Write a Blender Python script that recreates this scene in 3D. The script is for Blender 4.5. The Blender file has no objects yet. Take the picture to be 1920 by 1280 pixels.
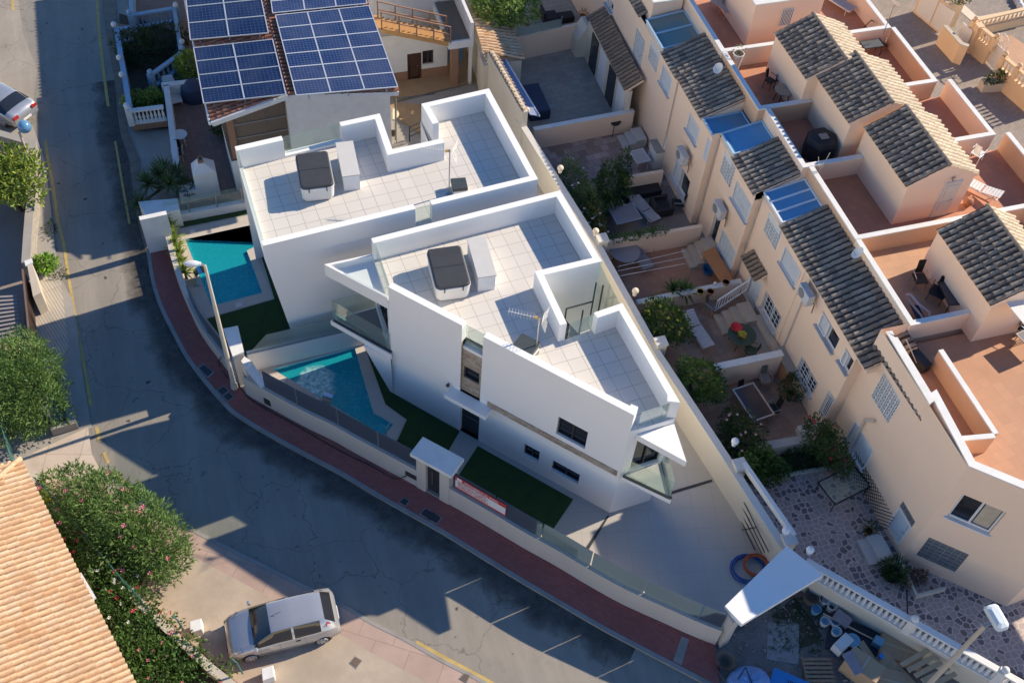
import bpy, bmesh, math, random
from mathutils import Vector, Matrix, geometry
R_ = math.radians
sc = bpy.context.scene
COL = sc.collection
# ------------------------------------------------------------------ camera (calibrated from the photo's vanishing points)
FPX = 2073.69; CAMH = 38.0
def _rot(a, b, c):
    return (Matrix.Rotation(a, 3, 'X') @ Matrix.Rotation(b, 3, 'Y') @ Matrix.Rotation(c, 3, 'Z'))
RC = _rot(2.48227851, 0.0562112747, 0.284313443)      # world -> camera (x right, y down, z forward)
RCT = RC.transposed()
cam = bpy.data.cameras.new('camera'); camo = bpy.data.objects.new('camera', cam); COL.objects.link(camo)
cx, cy, cz = (Vector(RCT.col[i]) for i in range(3))
mw = Matrix((( cx.x, -cy.x, -cz.x, 0), (cx.y, -cy.y, -cz.y, 0), (cx.z, -cy.z, -cz.z, CAMH), (0, 0, 0, 1)))
camo.matrix_world = mw
cam.sensor_width = 36; cam.lens = FPX/1920*36; cam.clip_end = 2000; cam.clip_start = .5
sc.camera = camo
# ------------------------------------------------------------------ light
SUN_DIR = Vector((0.9855, 0.170, 0)).normalized(); SUN_EL = R_(31)
w = bpy.data.worlds.new('World'); sc.world = w; w.use_nodes = True
nt = w.node_tree; bg = nt.nodes['Background']
sky = nt.nodes.new('ShaderNodeTexSky'); sky.sky_type = 'NISHITA'; sky.sun_disc = False
sky.sun_elevation = SUN_EL; sky.sun_rotation = math.atan2(SUN_DIR.x, SUN_DIR.y)
sky.air_density = 1.0; sky.dust_density = 0.1; sky.ozone_density = 4.0
wb_ = nt.nodes.new('ShaderNodeMix'); wb_.data_type = 'RGBA'; wb_.blend_type = 'MULTIPLY'; wb_.inputs[0].default_value = 1
# unseen sky tinted to fill shaded walls: bright warm horizon, deep blue overhead
tc = nt.nodes.new('ShaderNodeTexCoord'); sx = nt.nodes.new('ShaderNodeSeparateXYZ'); nt.links.new(tc.outputs['Generated'], sx.inputs[0])
hr = nt.nodes.new('ShaderNodeMapRange'); hr.interpolation_type = 'SMOOTHSTEP'; hr.inputs[1].default_value = .0; hr.inputs[2].default_value = .55; nt.links.new(sx.outputs[2], hr.inputs[0])
hm = nt.nodes.new('ShaderNodeMix'); hm.data_type = 'RGBA'; nt.links.new(hr.outputs[0], hm.inputs[0]); hm.inputs[6].default_value = (2.75, 1.95, 1.45, 1); hm.inputs[7].default_value = (.40, .86, 1.22, 1)
nt.links.new(sky.outputs[0], wb_.inputs[6]); nt.links.new(hm.outputs[2], wb_.inputs[7]); nt.links.new(wb_.outputs[2], bg.inputs[0]); bg.inputs[1].default_value = 0.10
sl = bpy.data.lights.new('sun', 'SUN'); sl.energy = 5.0; sl.angle = R_(0.53); sl.color = (1.0, .865, .67)
so = bpy.data.objects.new('sun', sl); COL.objects.link(so)
sd = Vector((SUN_DIR.x*math.cos(SUN_EL), SUN_DIR.y*math.cos(SUN_EL), math.sin(SUN_EL)))
so.rotation_euler = sd.to_track_quat('Z', 'Y').to_euler(); so.location = (20, 10, 60)
sc.view_settings.view_transform = 'Standard'; sc.view_settings.look = 'None'
sc.view_settings.gamma = 1; sc.view_settings.exposure = 0.5
# ------------------------------------------------------------------ picture measurements -> metres
def ray(x, y): return RCT @ Vector(((x-960)/FPX, (y-640)/FPX, 1))
def P(x, y, z=0.0):
    d = ray(x, y); t = (z-CAMH)/d.z
    return Vector((d.x*t, d.y*t, z))
def PP(s, z=0.0):
    return [P(*map(float, q.split(',')), z) for q in s.split()]
def PX(s): return [tuple(map(float, q.split(','))) for q in s.split()]
def onwall(A, B, x, y):
    "point of the picture ray on the vertical plane through A, B -> (distance along AB, z)"
    n = Vector((B.y-A.y, A.x-B.x, 0)); d = ray(x, y); o = Vector((0, 0, CAMH))
    t = (A-o).dot(n)/d.dot(n); q = o+d*t; u = Vector((B.x-A.x, B.y-A.y, 0)).normalized()
    return (q-Vector((A.x, A.y, 0))).dot(u), q.z
def V(x, y, z=0.0): return Vector((x, y, z))
# ------------------------------------------------------------------ object helpers
WL = {}
def tag(o, label=None, cat=None, group=None, kind=None):
    if label: o['label'] = label
    if cat: o['category'] = cat
    if group: o['group'] = group
    if kind: o['kind'] = kind
    return o
def thing(name, label, cat, loc=(0, 0, 0), group=None):
    o = bpy.data.objects.new(name, None); COL.objects.link(o); o.location = loc; o.empty_display_size = .2
    WL[o.name] = Vector(loc); return tag(o, label, cat, group)
class MB:
    def __init__(s): s.v = []; s.f = []; s.uv = {}
    def add(s, vs, fs):
        b = len(s.v); s.v += [tuple(v) for v in vs]; s.f += [tuple(b+i for i in f) for f in fs]; return s
    def poly(s, pts): return s.add(pts, [range(len(pts))])
    def prism(s, pts, z0, z1):
        "vertical prism over a plan polygon"
        n = len(pts)
        a = sum(pts[i].x*pts[(i+1) % n].y-pts[(i+1) % n].x*pts[i].y for i in range(n))
        if a < 0: pts = pts[::-1]
        vs = [(p.x, p.y, z0) for p in pts]+[(p.x, p.y, z1) for p in pts]
        fs = [tuple(range(n))[::-1], tuple(range(n, 2*n))]+[(i, (i+1) % n, n+(i+1) % n, n+i) for i in range(n)]
        return s.add(vs, fs)
    def box(s, c, size, rz=0, M=None):
        hx, hy, hz = (q/2 for q in size)
        m = Matrix.Translation(Vector(c)) @ (M if M else Matrix.Rotation(rz, 4, 'Z'))
        vs = [m @ Vector((x, y, z)) for z in (-hz, hz) for x, y in ((-hx, -hy), (hx, -hy), (hx, hy), (-hx, hy))]
        return s.add(vs, [(3, 2, 1, 0), (4, 5, 6, 7), (0, 1, 5, 4), (1, 2, 6, 5), (2, 3, 7, 6), (3, 0, 4, 7)])
    def beam(s, a, b, wd, ht):
        "box bar from a to b"
        a = Vector(a); b = Vector(b); d = (b-a); L = d.length
        if L < 1e-6: return s
        q = d.to_track_quat('X', 'Z').to_matrix().to_4x4()
        return s.box((a+b)/2, (L, wd, ht), M=q)
    def tube(s, a, b, r, r2=None, n=8, cap=True):
        a = Vector(a); b = Vector(b); r2 = r if r2 is None else r2
        q = (b-a).to_track_quat('Z', 'Y')
        vs = [a+q @ Vector((r*math.cos(2*math.pi*i/n), r*math.sin(2*math.pi*i/n), 0)) for i in range(n)]
        vs += [b+q @ Vector((r2*math.cos(2*math.pi*i/n), r2*math.sin(2*math.pi*i/n), 0)) for i in range(n)]
        fs = [(i, (i+1) % n, n+(i+1) % n, n+i) for i in range(n)]
        if cap: fs += [tuple(range(n))[::-1], tuple(range(n, 2*n))]
        return s.add(vs, fs)
    def path(s, pts, r, n=6):
        for a, b in zip(pts, pts[1:]): s.tube(a, b, r, n=n)
        return s
    def lathe(s, c, prof, n=14):
        c = Vector(c); b = len(s.v); m = len(prof)
        vs = [c+Vector((r*math.cos(2*math.pi*i/n), r*math.sin(2*math.pi*i/n), z)) for r, z in prof for i in range(n)]
        fs = [(j*n+i, j*n+(i+1) % n, (j+1)*n+(i+1) % n, (j+1)*n+i) for j in range(m-1) for i in range(n)]
        fs += [tuple(range(n))[::-1], tuple(range((m-1)*n, m*n))]
        return s.add(vs, fs)
    def ball(s, c, r, n=10):
        return s.lathe(c, [(r*math.sin(math.pi*k/n)+1e-4, -r*math.cos(math.pi*k/n)) for k in range(n+1)], n+2)
    def strip(s, pts, z0, z1, t, closed=False, zt=None):
        """mitred solid wall along plan points; thickness t to the left of the direction (negative: right)
        zt: optional list of top heights per point"""
        n = len(pts); off = []
        for i in range(n):
            p = pts[i]
            a = pts[(i-1) % n] if (closed or i > 0) else None
            b = pts[(i+1) % n] if (closed or i < n-1) else None
            ns = []
            for u, v in ((a, p), (p, b)):
                if u is None or v is None: continue
                d = Vector((v.x-u.x, v.y-u.y)).normalized(); ns.append(Vector((-d.y, d.x)))
            if len(ns) == 2:
                m = (ns[0]+ns[1]).normalized(); k = t/max(.3, m.dot(ns[0]))
            else: m = ns[0]; k = t
            off.append(V(p.x+m.x*k, p.y+m.y*k))
        zt = zt or [z1]*n
        for i in range(n if closed else n-1):
            j = (i+1) % n; q = [pts[i], pts[j], off[j], off[i]]
            vs = [(p.x, p.y, z0) for p in q]+[(q[0].x, q[0].y, zt[i]), (q[1].x, q[1].y, zt[j]), (q[2].x, q[2].y, zt[j]), (q[3].x, q[3].y, zt[i])]
            fs = [(3, 2, 1, 0), (4, 5, 6, 7), (0, 1, 5, 4), (2, 3, 7, 6)]
            if not closed and i == 0: fs.append((3, 0, 4, 7))
            if not closed and i == n-2: fs.append((1, 2, 6, 5))
            if t < 0: fs = [f[::-1] for f in fs]
            s.add(vs, fs)
        return s
    def face(s, A, B, z0, z1, holes=(), depth=.16):
        "wall face from A to B seen from its right-hand side (outside), with recessed rectangular holes (s0,s1,z0,z1)"
        L = (V(B.x, B.y)-V(A.x, A.y)).length; u = V(B.x-A.x, B.y-A.y)/L; nin = V(-u.y, u.x)
        hs = [(max(.01, a), min(L-.01, b), max(z0, c), min(z1-.01, d)) for a, b, c, d in holes]
        S = sorted({0, L, *[h[0] for h in hs], *[h[1] for h in hs]}); Z = sorted({z0, z1, *[h[2] for h in hs], *[h[3] for h in hs]})
        pt = lambda a, z, d=0: V(A.x, A.y)+u*a+nin*d+V(0, 0, z)
        for i in range(len(S)-1):
            for j in range(len(Z)-1):
                ms, mz = (S[i]+S[i+1])/2, (Z[j]+Z[j+1])/2
                if any(h[0] < ms < h[1] and h[2] < mz < h[3] for h in hs): continue
                s.poly([pt(S[i], Z[j]), pt(S[i+1], Z[j]), pt(S[i+1], Z[j+1]), pt(S[i], Z[j+1])])
        for a, b, c, d in hs:
            for q in (((a, c), (b, c)), ((b, c), (b, d)), ((b, d), (a, d)), ((a, d), (a, c))):
                (s1, q1), (s2, q2) = q
                s.poly([pt(s1, q1), pt(s1, q1, depth), pt(s2, q2, depth), pt(s2, q2)])
        return s
    def build(s, name, m, parent=None, smooth=False, label=None, cat=None, group=None, kind=None, bevel=0):
        me = bpy.data.meshes.new(name)
        if parent is not None: o0 = WL[parent.name]
        else:
            xs = [v[0] for v in s.v]; ys = [v[1] for v in s.v]; zs = [v[2] for v in s.v]
            o0 = Vector(((min(xs)+max(xs))/2, (min(ys)+max(ys))/2, min(zs)))
        me.from_pydata([(v[0]-o0.x, v[1]-o0.y, v[2]-o0.z) for v in s.v], [], s.f)
        if s.uv:
            uvl = me.uv_layers.new(name='UVMap')
            for k, pl in enumerate(me.polygons):
                if k in s.uv:
                    for li, c in zip(pl.loop_indices, s.uv[k]): uvl.data[li].uv = c
        if smooth: me.polygons.foreach_set('use_smooth', [True]*len(me.polygons))
        me.materials.append(m); me.update()
        o = bpy.data.objects.new(name, me); COL.objects.link(o)
        if parent is not None: o.parent = parent
        else: o.location = o0
        if bevel:
            b = o.modifiers.new('bevel', 'BEVEL'); b.width = bevel; b.segments = 2; b.limit_method = 'ANGLE'; b.angle_limit = R_(40)
        WL[o.name] = o0
        return tag(o, label, cat, group, kind)
def tess(name, loops, z, m, kind='structure', parent=None, **k):
    "flat sheet with holes"
    flat = [p for l in loops for p in l]
    tr = geometry.tessellate_polygon([[Vector((p.x, p.y, 0)) for p in l] for l in loops])
    mb = MB(); mb.v = [(p.x, p.y, z) for p in flat]
    for t in tr:
        a, b, c = (flat[i] for i in t)
        cr = (b.x-a.x)*(c.y-a.y)-(b.y-a.y)*(c.x-a.x)
        mb.f.append(tuple(t) if cr > 0 else tuple(t[::-1]))
    return mb.build(name, m, parent, kind=kind, **k)
def copy_tree(o, loc=None, rz=None, label=None, parent=None):
    c = o.copy(); COL.objects.link(c); WL[c.name] = WL.get(o.name, Vector())
    if parent is not None: c.parent = parent
    for ch in [q for q in bpy.data.objects if q.parent == o]: copy_tree(ch, parent=c)
    if loc is not None: c.location = loc
    if rz is not None: c.rotation_euler = (0, 0, rz)
    if label: c['label'] = label
    return c
# ------------------------------------------------------------------ materials
MATS = {}
def nodes(name):
    m = bpy.data.materials.new(name); m.use_nodes = True; t = m.node_tree
    return m, t, t.nodes['Principled BSDF']
def N(t, ty, **k):
    n = t.nodes.new(ty)
    for a, b in k.items(): setattr(n, a, b)
    return n
def mixc(t, fac, a, b, mode='MIX'):
    n = N(t, 'ShaderNodeMix', data_type='RGBA', blend_type=mode)
    for i, v in ((0, fac), (6, a), (7, b)):
        if hasattr(v, 'links'): t.links.new(v, n.inputs[i])
        else: n.inputs[i].default_value = v if i == 0 else (*v, 1)[:4]
    return n.outputs[2]
def noise(t, co, sc_, det=4, ro=.6):
    n = N(t, 'ShaderNodeTexNoise'); n.inputs['Scale'].default_value = sc_; n.inputs['Detail'].default_value = det; n.inputs['Roughness'].default_value = ro
    t.links.new(co, n.inputs['Vector']); return n.outputs['Fac']
def ramp(t, v, a, b, c0=0, c1=1):
    n = N(t, 'ShaderNodeMapRange'); n.inputs[1].default_value = a; n.inputs[2].default_value = b; n.inputs[3].default_value = c0; n.inputs[4].default_value = c1
    t.links.new(v, n.inputs[0]); return n.outputs[0]
def pos(t): return N(t, 'ShaderNodeNewGeometry').outputs['Position']
def bump(t, b, h, st, dist=.02):
    n = N(t, 'ShaderNodeBump'); n.inputs['Strength'].default_value = st; n.inputs['Distance'].default_value = dist
    t.links.new(h, n.inputs['Height']); t.links.new(n.outputs[0], b.inputs['Normal']); return n
def dk(c, k): return tuple(x*k for x in c)
def mat(name, col, rough=.7, var=.12, scale=1.2, bmp=.0, metal=0, dirt=0, dirtcol=(.12, .09, .06), spec=.5, fine=0, finescale=60):
    if name in MATS: return MATS[name]
    m, t, b = nodes(name); co = pos(t)
    n1 = noise(t, co, scale, 5); n2 = noise(t, co, scale*7, 3)
    c = mixc(t, ramp(t, n1, .3, .7), dk(col, 1-var), dk(col, 1+var*.7))
    c = mixc(t, ramp(t, n2, .35, .75, 0, .5), c, dk(col, 1-var*.8))
    if dirt: c = mixc(t, ramp(t, noise(t, co, scale*.6, 8, .7), .5, .8, 0, dirt), c, dirtcol)
    if fine: c = mixc(t, ramp(t, noise(t, co, finescale, 2), .4, .6, 0, fine), c, dk(col, .45))
    t.links.new(c, b.inputs['Base Color']); b.inputs['Roughness'].default_value = rough; b.inputs['Metallic'].default_value = metal
    b.inputs['Specular IOR Level'].default_value = spec
    if bmp: bump(t, b, noise(t, co, 45, 3), bmp, .01)
    MATS[name] = m; return m
def tiles(name, col, grout, w_, h_, ang=0, gw=.012, rough=.5, var=.1, offset=0.0, org=(0, 0), dirt=0, bmp=.2, col2=None, spec=.5, big=.08):
    if name in MATS: return MATS[name]
    m, t, b = nodes(name)
    mp = N(t, 'ShaderNodeMapping'); mp.vector_type = 'TEXTURE'; t.links.new(pos(t), mp.inputs[0])
    mp.inputs['Rotation'].default_value = (0, 0, ang); mp.inputs['Location'].default_value = (org[0], org[1], 0)
    br = N(t, 'ShaderNodeTexBrick'); t.links.new(mp.outputs[0], br.inputs['Vector'])
    br.offset = offset; br.inputs['Scale'].default_value = 1; br.inputs['Brick Width'].default_value = w_; br.inputs['Row Height'].default_value = h_
    br.inputs['Mortar Size'].default_value = gw; br.inputs['Mortar Smooth'].default_value = .1; br.inputs['Bias'].default_value = 0
    br.inputs['Color1'].default_value = (*dk(col, 1-var), 1); br.inputs['Color2'].default_value = (*(col2 or dk(col, 1+var)), 1); br.inputs['Mortar'].default_value = (*grout, 1)
    c = mixc(t, ramp(t, noise(t, pos(t), .7, 6), .35, .75, 0, .55), br.outputs['Color'], dk(col, 1-big*3))
    if dirt: c = mixc(t, ramp(t, noise(t, pos(t), 1.1, 8, .7), .5, .8, 0, dirt), c, (.08, .06, .045))
    t.links.new(c, b.inputs['Base Color']); b.inputs['Roughness'].default_value = rough; b.inputs['Specular IOR Level'].default_value = spec
    bump(t, b, br.outputs['Fac'], -bmp, .01)
    MATS[name] = m; return m
def rooftile(name, cols, dark, rough=.8):
    "per-tile colour from UV cell"
    m, t, b = nodes(name); uv = N(t, 'ShaderNodeUVMap').outputs[0]
    fl = N(t, 'ShaderNodeVectorMath', operation='FLOOR'); t.links.new(uv, fl.inputs[0])
    wn = N(t, 'ShaderNodeTexWhiteNoise', noise_dimensions='2D'); t.links.new(fl.outputs[0], wn.inputs['Vector'])
    cr = N(t, 'ShaderNodeValToRGB'); t.links.new(wn.outputs['Value'], cr.inputs[0]); e = cr.color_ramp.elements
    e[0].color = (*cols[0], 1); e[1].color = (*cols[-1], 1)
    for i, c in enumerate(cols[1:-1]): k = e.new((i+1)/(len(cols)-1)); k.color = (*c, 1)
    c = mixc(t, ramp(t, noise(t, pos(t), 9, 5, .7), .5, .75, 0, .7), cr.outputs[0], dark)
    c = mixc(t, ramp(t, noise(t, pos(t), 1.3, 5, .7), .45, .75, 0, .45), c, dark)
    t.links.new(c, b.inputs['Base Color']); b.inputs['Roughness'].default_value = rough; b.inputs['Specular IOR Level'].default_value = .25
    bump(t, b, noise(t, pos(t), 60, 2), .3, .004); MATS[name] = m; return m
def leafmat(name, a, b_, dark):
    m, t, b = nodes(name); g = N(t, 'ShaderNodeNewGeometry')
    c = mixc(t, g.outputs['Random Per Island'], a, b_)
    c = mixc(t, ramp(t, noise(t, g.outputs['Position'], 1.6, 3), .4, .65, 0, .7), c, dark)
    t.links.new(c, b.inputs['Base Color']); b.inputs['Roughness'].default_value = .55
    b.inputs['Specular IOR Level'].default_value = .35
    tr = N(t, 'ShaderNodeBsdfTranslucent'); t.links.new(c, tr.inputs[0]); mx = N(t, 'ShaderNodeMixShader'); mx.inputs[0].default_value = .3
    t.links.new(b.outputs[0], mx.inputs[1]); t.links.new(tr.outputs[0], mx.inputs[2]); t.links.new(mx.outputs[0], t.nodes['Material Output'].inputs[0])
    MATS[name] = m; return m
def glassmat(name, tint, tr=.6, rough=.03, body=(.5, .6, .58), bodyf=.25):
    "thin pane: tinted transparency with fresnel gloss and a faint body colour"
    m, t, b = nodes(name); t.nodes.remove(b)
    T = N(t, 'ShaderNodeBsdfTransparent'); T.inputs[0].default_value = (*tint, 1)
    D = N(t, 'ShaderNodeBsdfDiffuse'); D.inputs[0].default_value = (*body, 1)
    G = N(t, 'ShaderNodeBsdfGlossy'); G.inputs['Roughness'].default_value = rough
    lw = N(t, 'ShaderNodeLayerWeight'); lw.inputs[0].default_value = .5; fr = ramp(t, lw.outputs['Facing'], .3, 1, .03, .5)
    m1 = N(t, 'ShaderNodeMixShader'); m1.inputs[0].default_value = bodyf; t.links.new(T.outputs[0], m1.inputs[1]); t.links.new(D.outputs[0], m1.inputs[2])
    m2 = N(t, 'ShaderNodeMixShader'); t.links.new(fr, m2.inputs[0]); t.links.new(m1.outputs[0], m2.inputs[1]); t.links.new(G.outputs[0], m2.inputs[2])
    t.links.new(m2.outputs[0], t.nodes['Material Output'].inputs[0]); MATS[name] = m; return m
VANG = R_(5.0)
WHITE = mat('white_render', (.80, .79, .77), .8, .02, .8, .08)
WHITE2 = mat('white_paint_weathered', (.72, .71, .68), .7, .08, 2, .1, dirt=.25, dirtcol=(.4, .36, .3))
DECK = tiles('roof_deck_tile', (.64, .60, .545), (.33, .31, .28), .6, .6, VANG, .012, .55, .03, org=(.3, .1), big=.03)
PLINTH = mat('cast_stone', (.55, .53, .50), .7, .05, 3)
def asphalt(name, col, dcol, patch=(.03, .03, .032)):
    m, t, b = nodes(name); co = pos(t)
    c = mixc(t, ramp(t, noise(t, co, .22, 6, .65), .35, .68), dcol, col)
    c = mixc(t, ramp(t, noise(t, co, 110, 2), .35, .7, 0, .55), c, dk(col, .45))
    c = mixc(t, ramp(t, noise(t, co, 70, 2), .62, .72, 0, .5), c, dk(col, 1.7))
    mp = N(t, 'ShaderNodeMapping'); mp.inputs['Scale'].default_value = (1.5, .16, 1); t.links.new(co, mp.inputs[0])
    c = mixc(t, ramp(t, noise(t, mp.outputs[0], .8, 6, .7), .45, .75, 0, .45), c, dk(col, 1.25))
    vc = N(t, 'ShaderNodeTexVoronoi', feature='DISTANCE_TO_EDGE'); vc.inputs['Scale'].default_value = .33
    dv = N(t, 'ShaderNodeVectorMath', operation='ADD'); nn_ = N(t, 'ShaderNodeTexNoise'); nn_.inputs['Scale'].default_value = 1.3; nn_.inputs['Detail'].default_value = 6; t.links.new(co, nn_.inputs['Vector'])
    t.links.new(co, dv.inputs[0]); t.links.new(nn_.outputs['Color'], dv.inputs[1]); t.links.new(dv.outputs[0], vc.inputs['Vector'])
    c = mixc(t, ramp(t, vc.outputs['Distance'], .0, .008, .6, 0), c, dk(dcol, .35))
    sp = noise(t, co, 2.3, 2, .5); c = mixc(t, ramp(t, sp, .70, .76, 0, .85), c, patch)
    sp2 = noise(t, co, .9, 8, .75); c = mixc(t, ramp(t, sp2, .56, .72, 0, .4), c, dk(dcol, .6))
    t.links.new(c, b.inputs['Base Color']); b.inputs['Roughness'].default_value = .85; b.inputs['Specular IOR Level'].default_value = .3
    bump(t, b, noise(t, co, 90, 2), .35, .006); MATS[name] = m; return m
ASPH = asphalt('asphalt', (.32, .285, .24), (.245, .225, .195))
REDPAVE = tiles('red_brick_paving', (.36, .105, .085), (.20, .09, .08), .2, .1, R_(-38), .008, .85, .14, .5, bmp=.3, big=.1, dirt=.15)
CONC = mat('concrete', (.36, .33, .29), .85, .14, .8, .25, dirt=.35, dirtcol=(.16, .13, .10), fine=.2)
CONC2 = mat('kerb_concrete', (.30, .28, .26), .85, .14, 1.5, .2, dirt=.5, dirtcol=(.12, .1, .085))
PINK = tiles('pink_slabs', (.44, .315, .255), (.26, .2, .165), 1.3, 1.3, R_(-33), .012, .85, .06, .5, dirt=.25, big=.12)
DIRTCONC = mat('stained_forecourt', (.47, .38, .29), .9, .2, .55, .3, dirt=.55, dirtcol=(.22, .15, .10), fine=.15)
STONEC = mat('cream_block', (.52, .45, .36), .85, .1, 2.0, .3, dirt=.25)
VPAVE = tiles('villa_porcelain', (.44, .41, .37), (.30, .28, .26), .9, .9, R_(-12), .006, .5, .02, big=.03)
POOLCOP = tiles('pool_coping', (.52, .46, .40), (.40, .36, .32), .6, .6, VANG, .006, .6, .03, big=.03)
BEIGE = mat('beige_render', (.86, .64, .475), .85, .035, .5, .12, dirt=.10, dirtcol=(.55, .43, .34))
CREAMW = mat('cream_render', (.64, .585, .48), .85, .05, .7, .12, dirt=.15, dirtcol=(.40, .35, .28))
PEACH = mat('peach_render', (.64, .41, .26), .85, .05, .8, .1)
TERRA = tiles('terracotta_tile', (.52, .235, .135), (.42, .2, .13), .33, .33, 0, .008, .7, .08, big=.08)
TERRAL = tiles('pale_terracotta_tile', (.52, .30, .18), (.42, .26, .17), .33, .33, 0, .008, .75, .06, big=.08)
DROOF = rooftile('weathered_barrel_tile', [(.26, .20, .155), (.36, .285, .215), (.42, .345, .265), (.20, .16, .13)], (.10, .085, .075))
OROOF = rooftile('sand_barrel_tile', [(.64, .42, .24), (.70, .50, .30), (.68, .53, .36), (.62, .38, .21)], (.33, .19, .11))
BROOF = rooftile('brown_barrel_tile', [(.30, .22, .15), (.38, .28, .19), (.26, .19, .14)], (.14, .10, .075))
SUNLITRF = rooftile('sunlit_barrel_tile', [(.60, .50, .36), (.68, .58, .43), (.55, .44, .31)], (.36, .28, .2))  # paler copy of the row's tile: sunlight put into the east slopes
GLASS = glassmat('clear_glass', (.93, .975, .955), body=(.5, .66, .6), bodyf=.10)
def frostpanel(name, col, tr):
    m, t, b = nodes(name); b.inputs['Base Color'].default_value = (*col, 1); b.inputs['Roughness'].default_value = .12; b.inputs['Specular IOR Level'].default_value = .9
    L = N(t, 'ShaderNodeBsdfTranslucent'); L.inputs[0].default_value = (*tr, 1); T = N(t, 'ShaderNodeBsdfTransparent'); T.inputs[0].default_value = (.5, .5, .52, 1)
    a = N(t, 'ShaderNodeMixShader'); a.inputs[0].default_value = .45; t.links.new(b.outputs[0], a.inputs[1]); t.links.new(L.outputs[0], a.inputs[2])
    c = N(t, 'ShaderNodeMixShader'); c.inputs[0].default_value = .12; t.links.new(a.outputs[0], c.inputs[1]); t.links.new(T.outputs[0], c.inputs[2])
    t.links.new(c.outputs[0], t.nodes['Material Output'].inputs[0]); MATS[name] = m; return m
SMOKE = frostpanel('grey_frosted_glass', (.085, .09, .115), (.36, .48, .56))
FROST = glassmat('frosted_glass', (.70, .78, .76), body=(.50, .58, .56), bodyf=.35, rough=.15)
METAL = mat('grey_steel', (.42, .42, .42), .35, .03, 2, metal=.9)
DARK = mat('anthracite_metal', (.035, .037, .042), .45, .05, 3)
DGLASS = mat('dark_window_glass', (.018, .02, .026), .06, .02, 2, spec=.8)
WFRAME = mat('white_pvc', (.74, .75, .76), .45, .02, 3)
SHUT = mat('white_shutter', (.68, .70, .70), .55, .03, 3)
WOODB = mat('varnished_wood', (.30, .14, .055), .5, .15, 6)
DWOOD = mat('dark_brown_wood', (.075, .035, .022), .5, .2, 6)
BRICKW = mat('brown_plinth', (.30, .165, .10), .85, .1, 3, .2)
PLAST = mat('white_plastic', (.70, .69, .66), .45, .04, 5)
DFAB = mat('black_rattan', (.022, .02, .024), .7, .2, 30)
BLUEP = mat('sky_blue_paint', (.17, .30, .47), .6, .08, 2)
SOIL = mat('dark_soil', (.075, .055, .04), .95, .3, 3, .6)
GRASS = mat('synthetic_lawn', (.030, .070, .014), .95, .3, 2.0, .8, fine=.5, finescale=140)
CARD = mat('cardboard', (.42, .29, .18), .85, .08, 3)
PINE = mat('pine_boards', (.45, .33, .2), .8, .15, 4)
RENDR = mat('red_fascia', (.26, .09, .05), .7, .15, 3)
# ================================================================== SETTING
ZG = .12
def off(pts, d):
    "offset open plan polyline to the left"
    out = []
    for i, p in enumerate(pts):
        a = pts[max(0, i-1)]; b = pts[min(len(pts)-1, i+1)]
        t = V(b.x-a.x, b.y-a.y).normalized(); out.append(V(p.x-t.y*d, p.y+t.x*d))
    return out
def smooth(pts, k=4):
    "Catmull-Rom through plan points"
    out = []
    for i in range(len(pts)-1):
        a, b, c, d = pts[max(0, i-1)], pts[i], pts[i+1], pts[min(len(pts)-1, i+2)]
        for j in range(k):
            t = j/k; out.append(.5*((2*b)+(c-a)*t+(2*a-5*b+4*c-d)*t*t+(3*b-a-3*c+d)*t**3))
    return out+[pts[-1]]
pool1 = PP('348,449 490,418 494,455 463,470 492,549 397,574', ZG)
pool2 = PP('512,692 665,651 700,773 738,795 720,817', ZG)
pool3 = PP('788,198 830,190 838,262 800,262', 0)
poolE = PP('1770,-60 1805,8 1833,33 2010,-2 2010,-60', 0)
big = [V(-140, -80), V(190, -80), V(190, 220), V(-140, 220)]
tess('ground', [big, pool1, pool2, pool3, poolE], -.01, CONC)
# road
roadL = PP('-60,262 0,215 60,232 84,300 92,360 100,430 108,510 135,560 146,620 152,680 163,750 172,800 158,812 170,850 190,885 236,938 330,976 380,1001 470,1047 560,1092 640,1131 700,1166 760,1196 830,1236 900,1272 980,1320', 0)
kerbR = smooth(PP('187,-30 196,40 214,150 224,240 243,305 250,370 262,430 275,477 283,524 297,572 320,620 353,680 413,754 450,787 540,840 640,893 703,931 827,1001 900,1046 975,1092 1045,1133 1120,1177 1170,1204 1273,1258 1400,1325', 0))
tl = PP('-900,-1400 100,-1400', 0)
tess('road', [[*roadL, *PP('1100,1500 1500,1400', 0)[::1], *kerbR[::-1], *tl[::-1], P(-900, 200)]], .0, ASPH)
# worn pale asphalt in the open area, upper left
tess('road_apron', [PP('-700,-700 30,-300 34,0 45,70 70,130 55,250 -60,262 -700,500', 0)], .006, asphalt('worn_asphalt', (.40, .35, .29), (.30, .265, .22), (.14, .13, .12)))
# gutter, dark damp asphalt beside the kerb
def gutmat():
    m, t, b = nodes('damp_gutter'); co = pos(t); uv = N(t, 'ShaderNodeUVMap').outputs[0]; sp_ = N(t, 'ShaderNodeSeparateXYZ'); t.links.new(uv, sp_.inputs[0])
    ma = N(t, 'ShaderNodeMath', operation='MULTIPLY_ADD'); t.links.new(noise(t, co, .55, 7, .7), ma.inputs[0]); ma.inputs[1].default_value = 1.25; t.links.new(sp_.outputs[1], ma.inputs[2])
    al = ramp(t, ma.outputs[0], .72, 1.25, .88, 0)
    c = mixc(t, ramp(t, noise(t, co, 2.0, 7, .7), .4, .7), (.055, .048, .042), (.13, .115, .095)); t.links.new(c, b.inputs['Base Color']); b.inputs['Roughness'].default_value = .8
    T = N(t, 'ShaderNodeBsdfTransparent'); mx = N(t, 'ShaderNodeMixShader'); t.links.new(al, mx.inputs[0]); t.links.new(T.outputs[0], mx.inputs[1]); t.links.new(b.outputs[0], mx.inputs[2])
    t.links.new(mx.outputs[0], t.nodes['Material Output'].inputs[0]); return m
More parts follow.
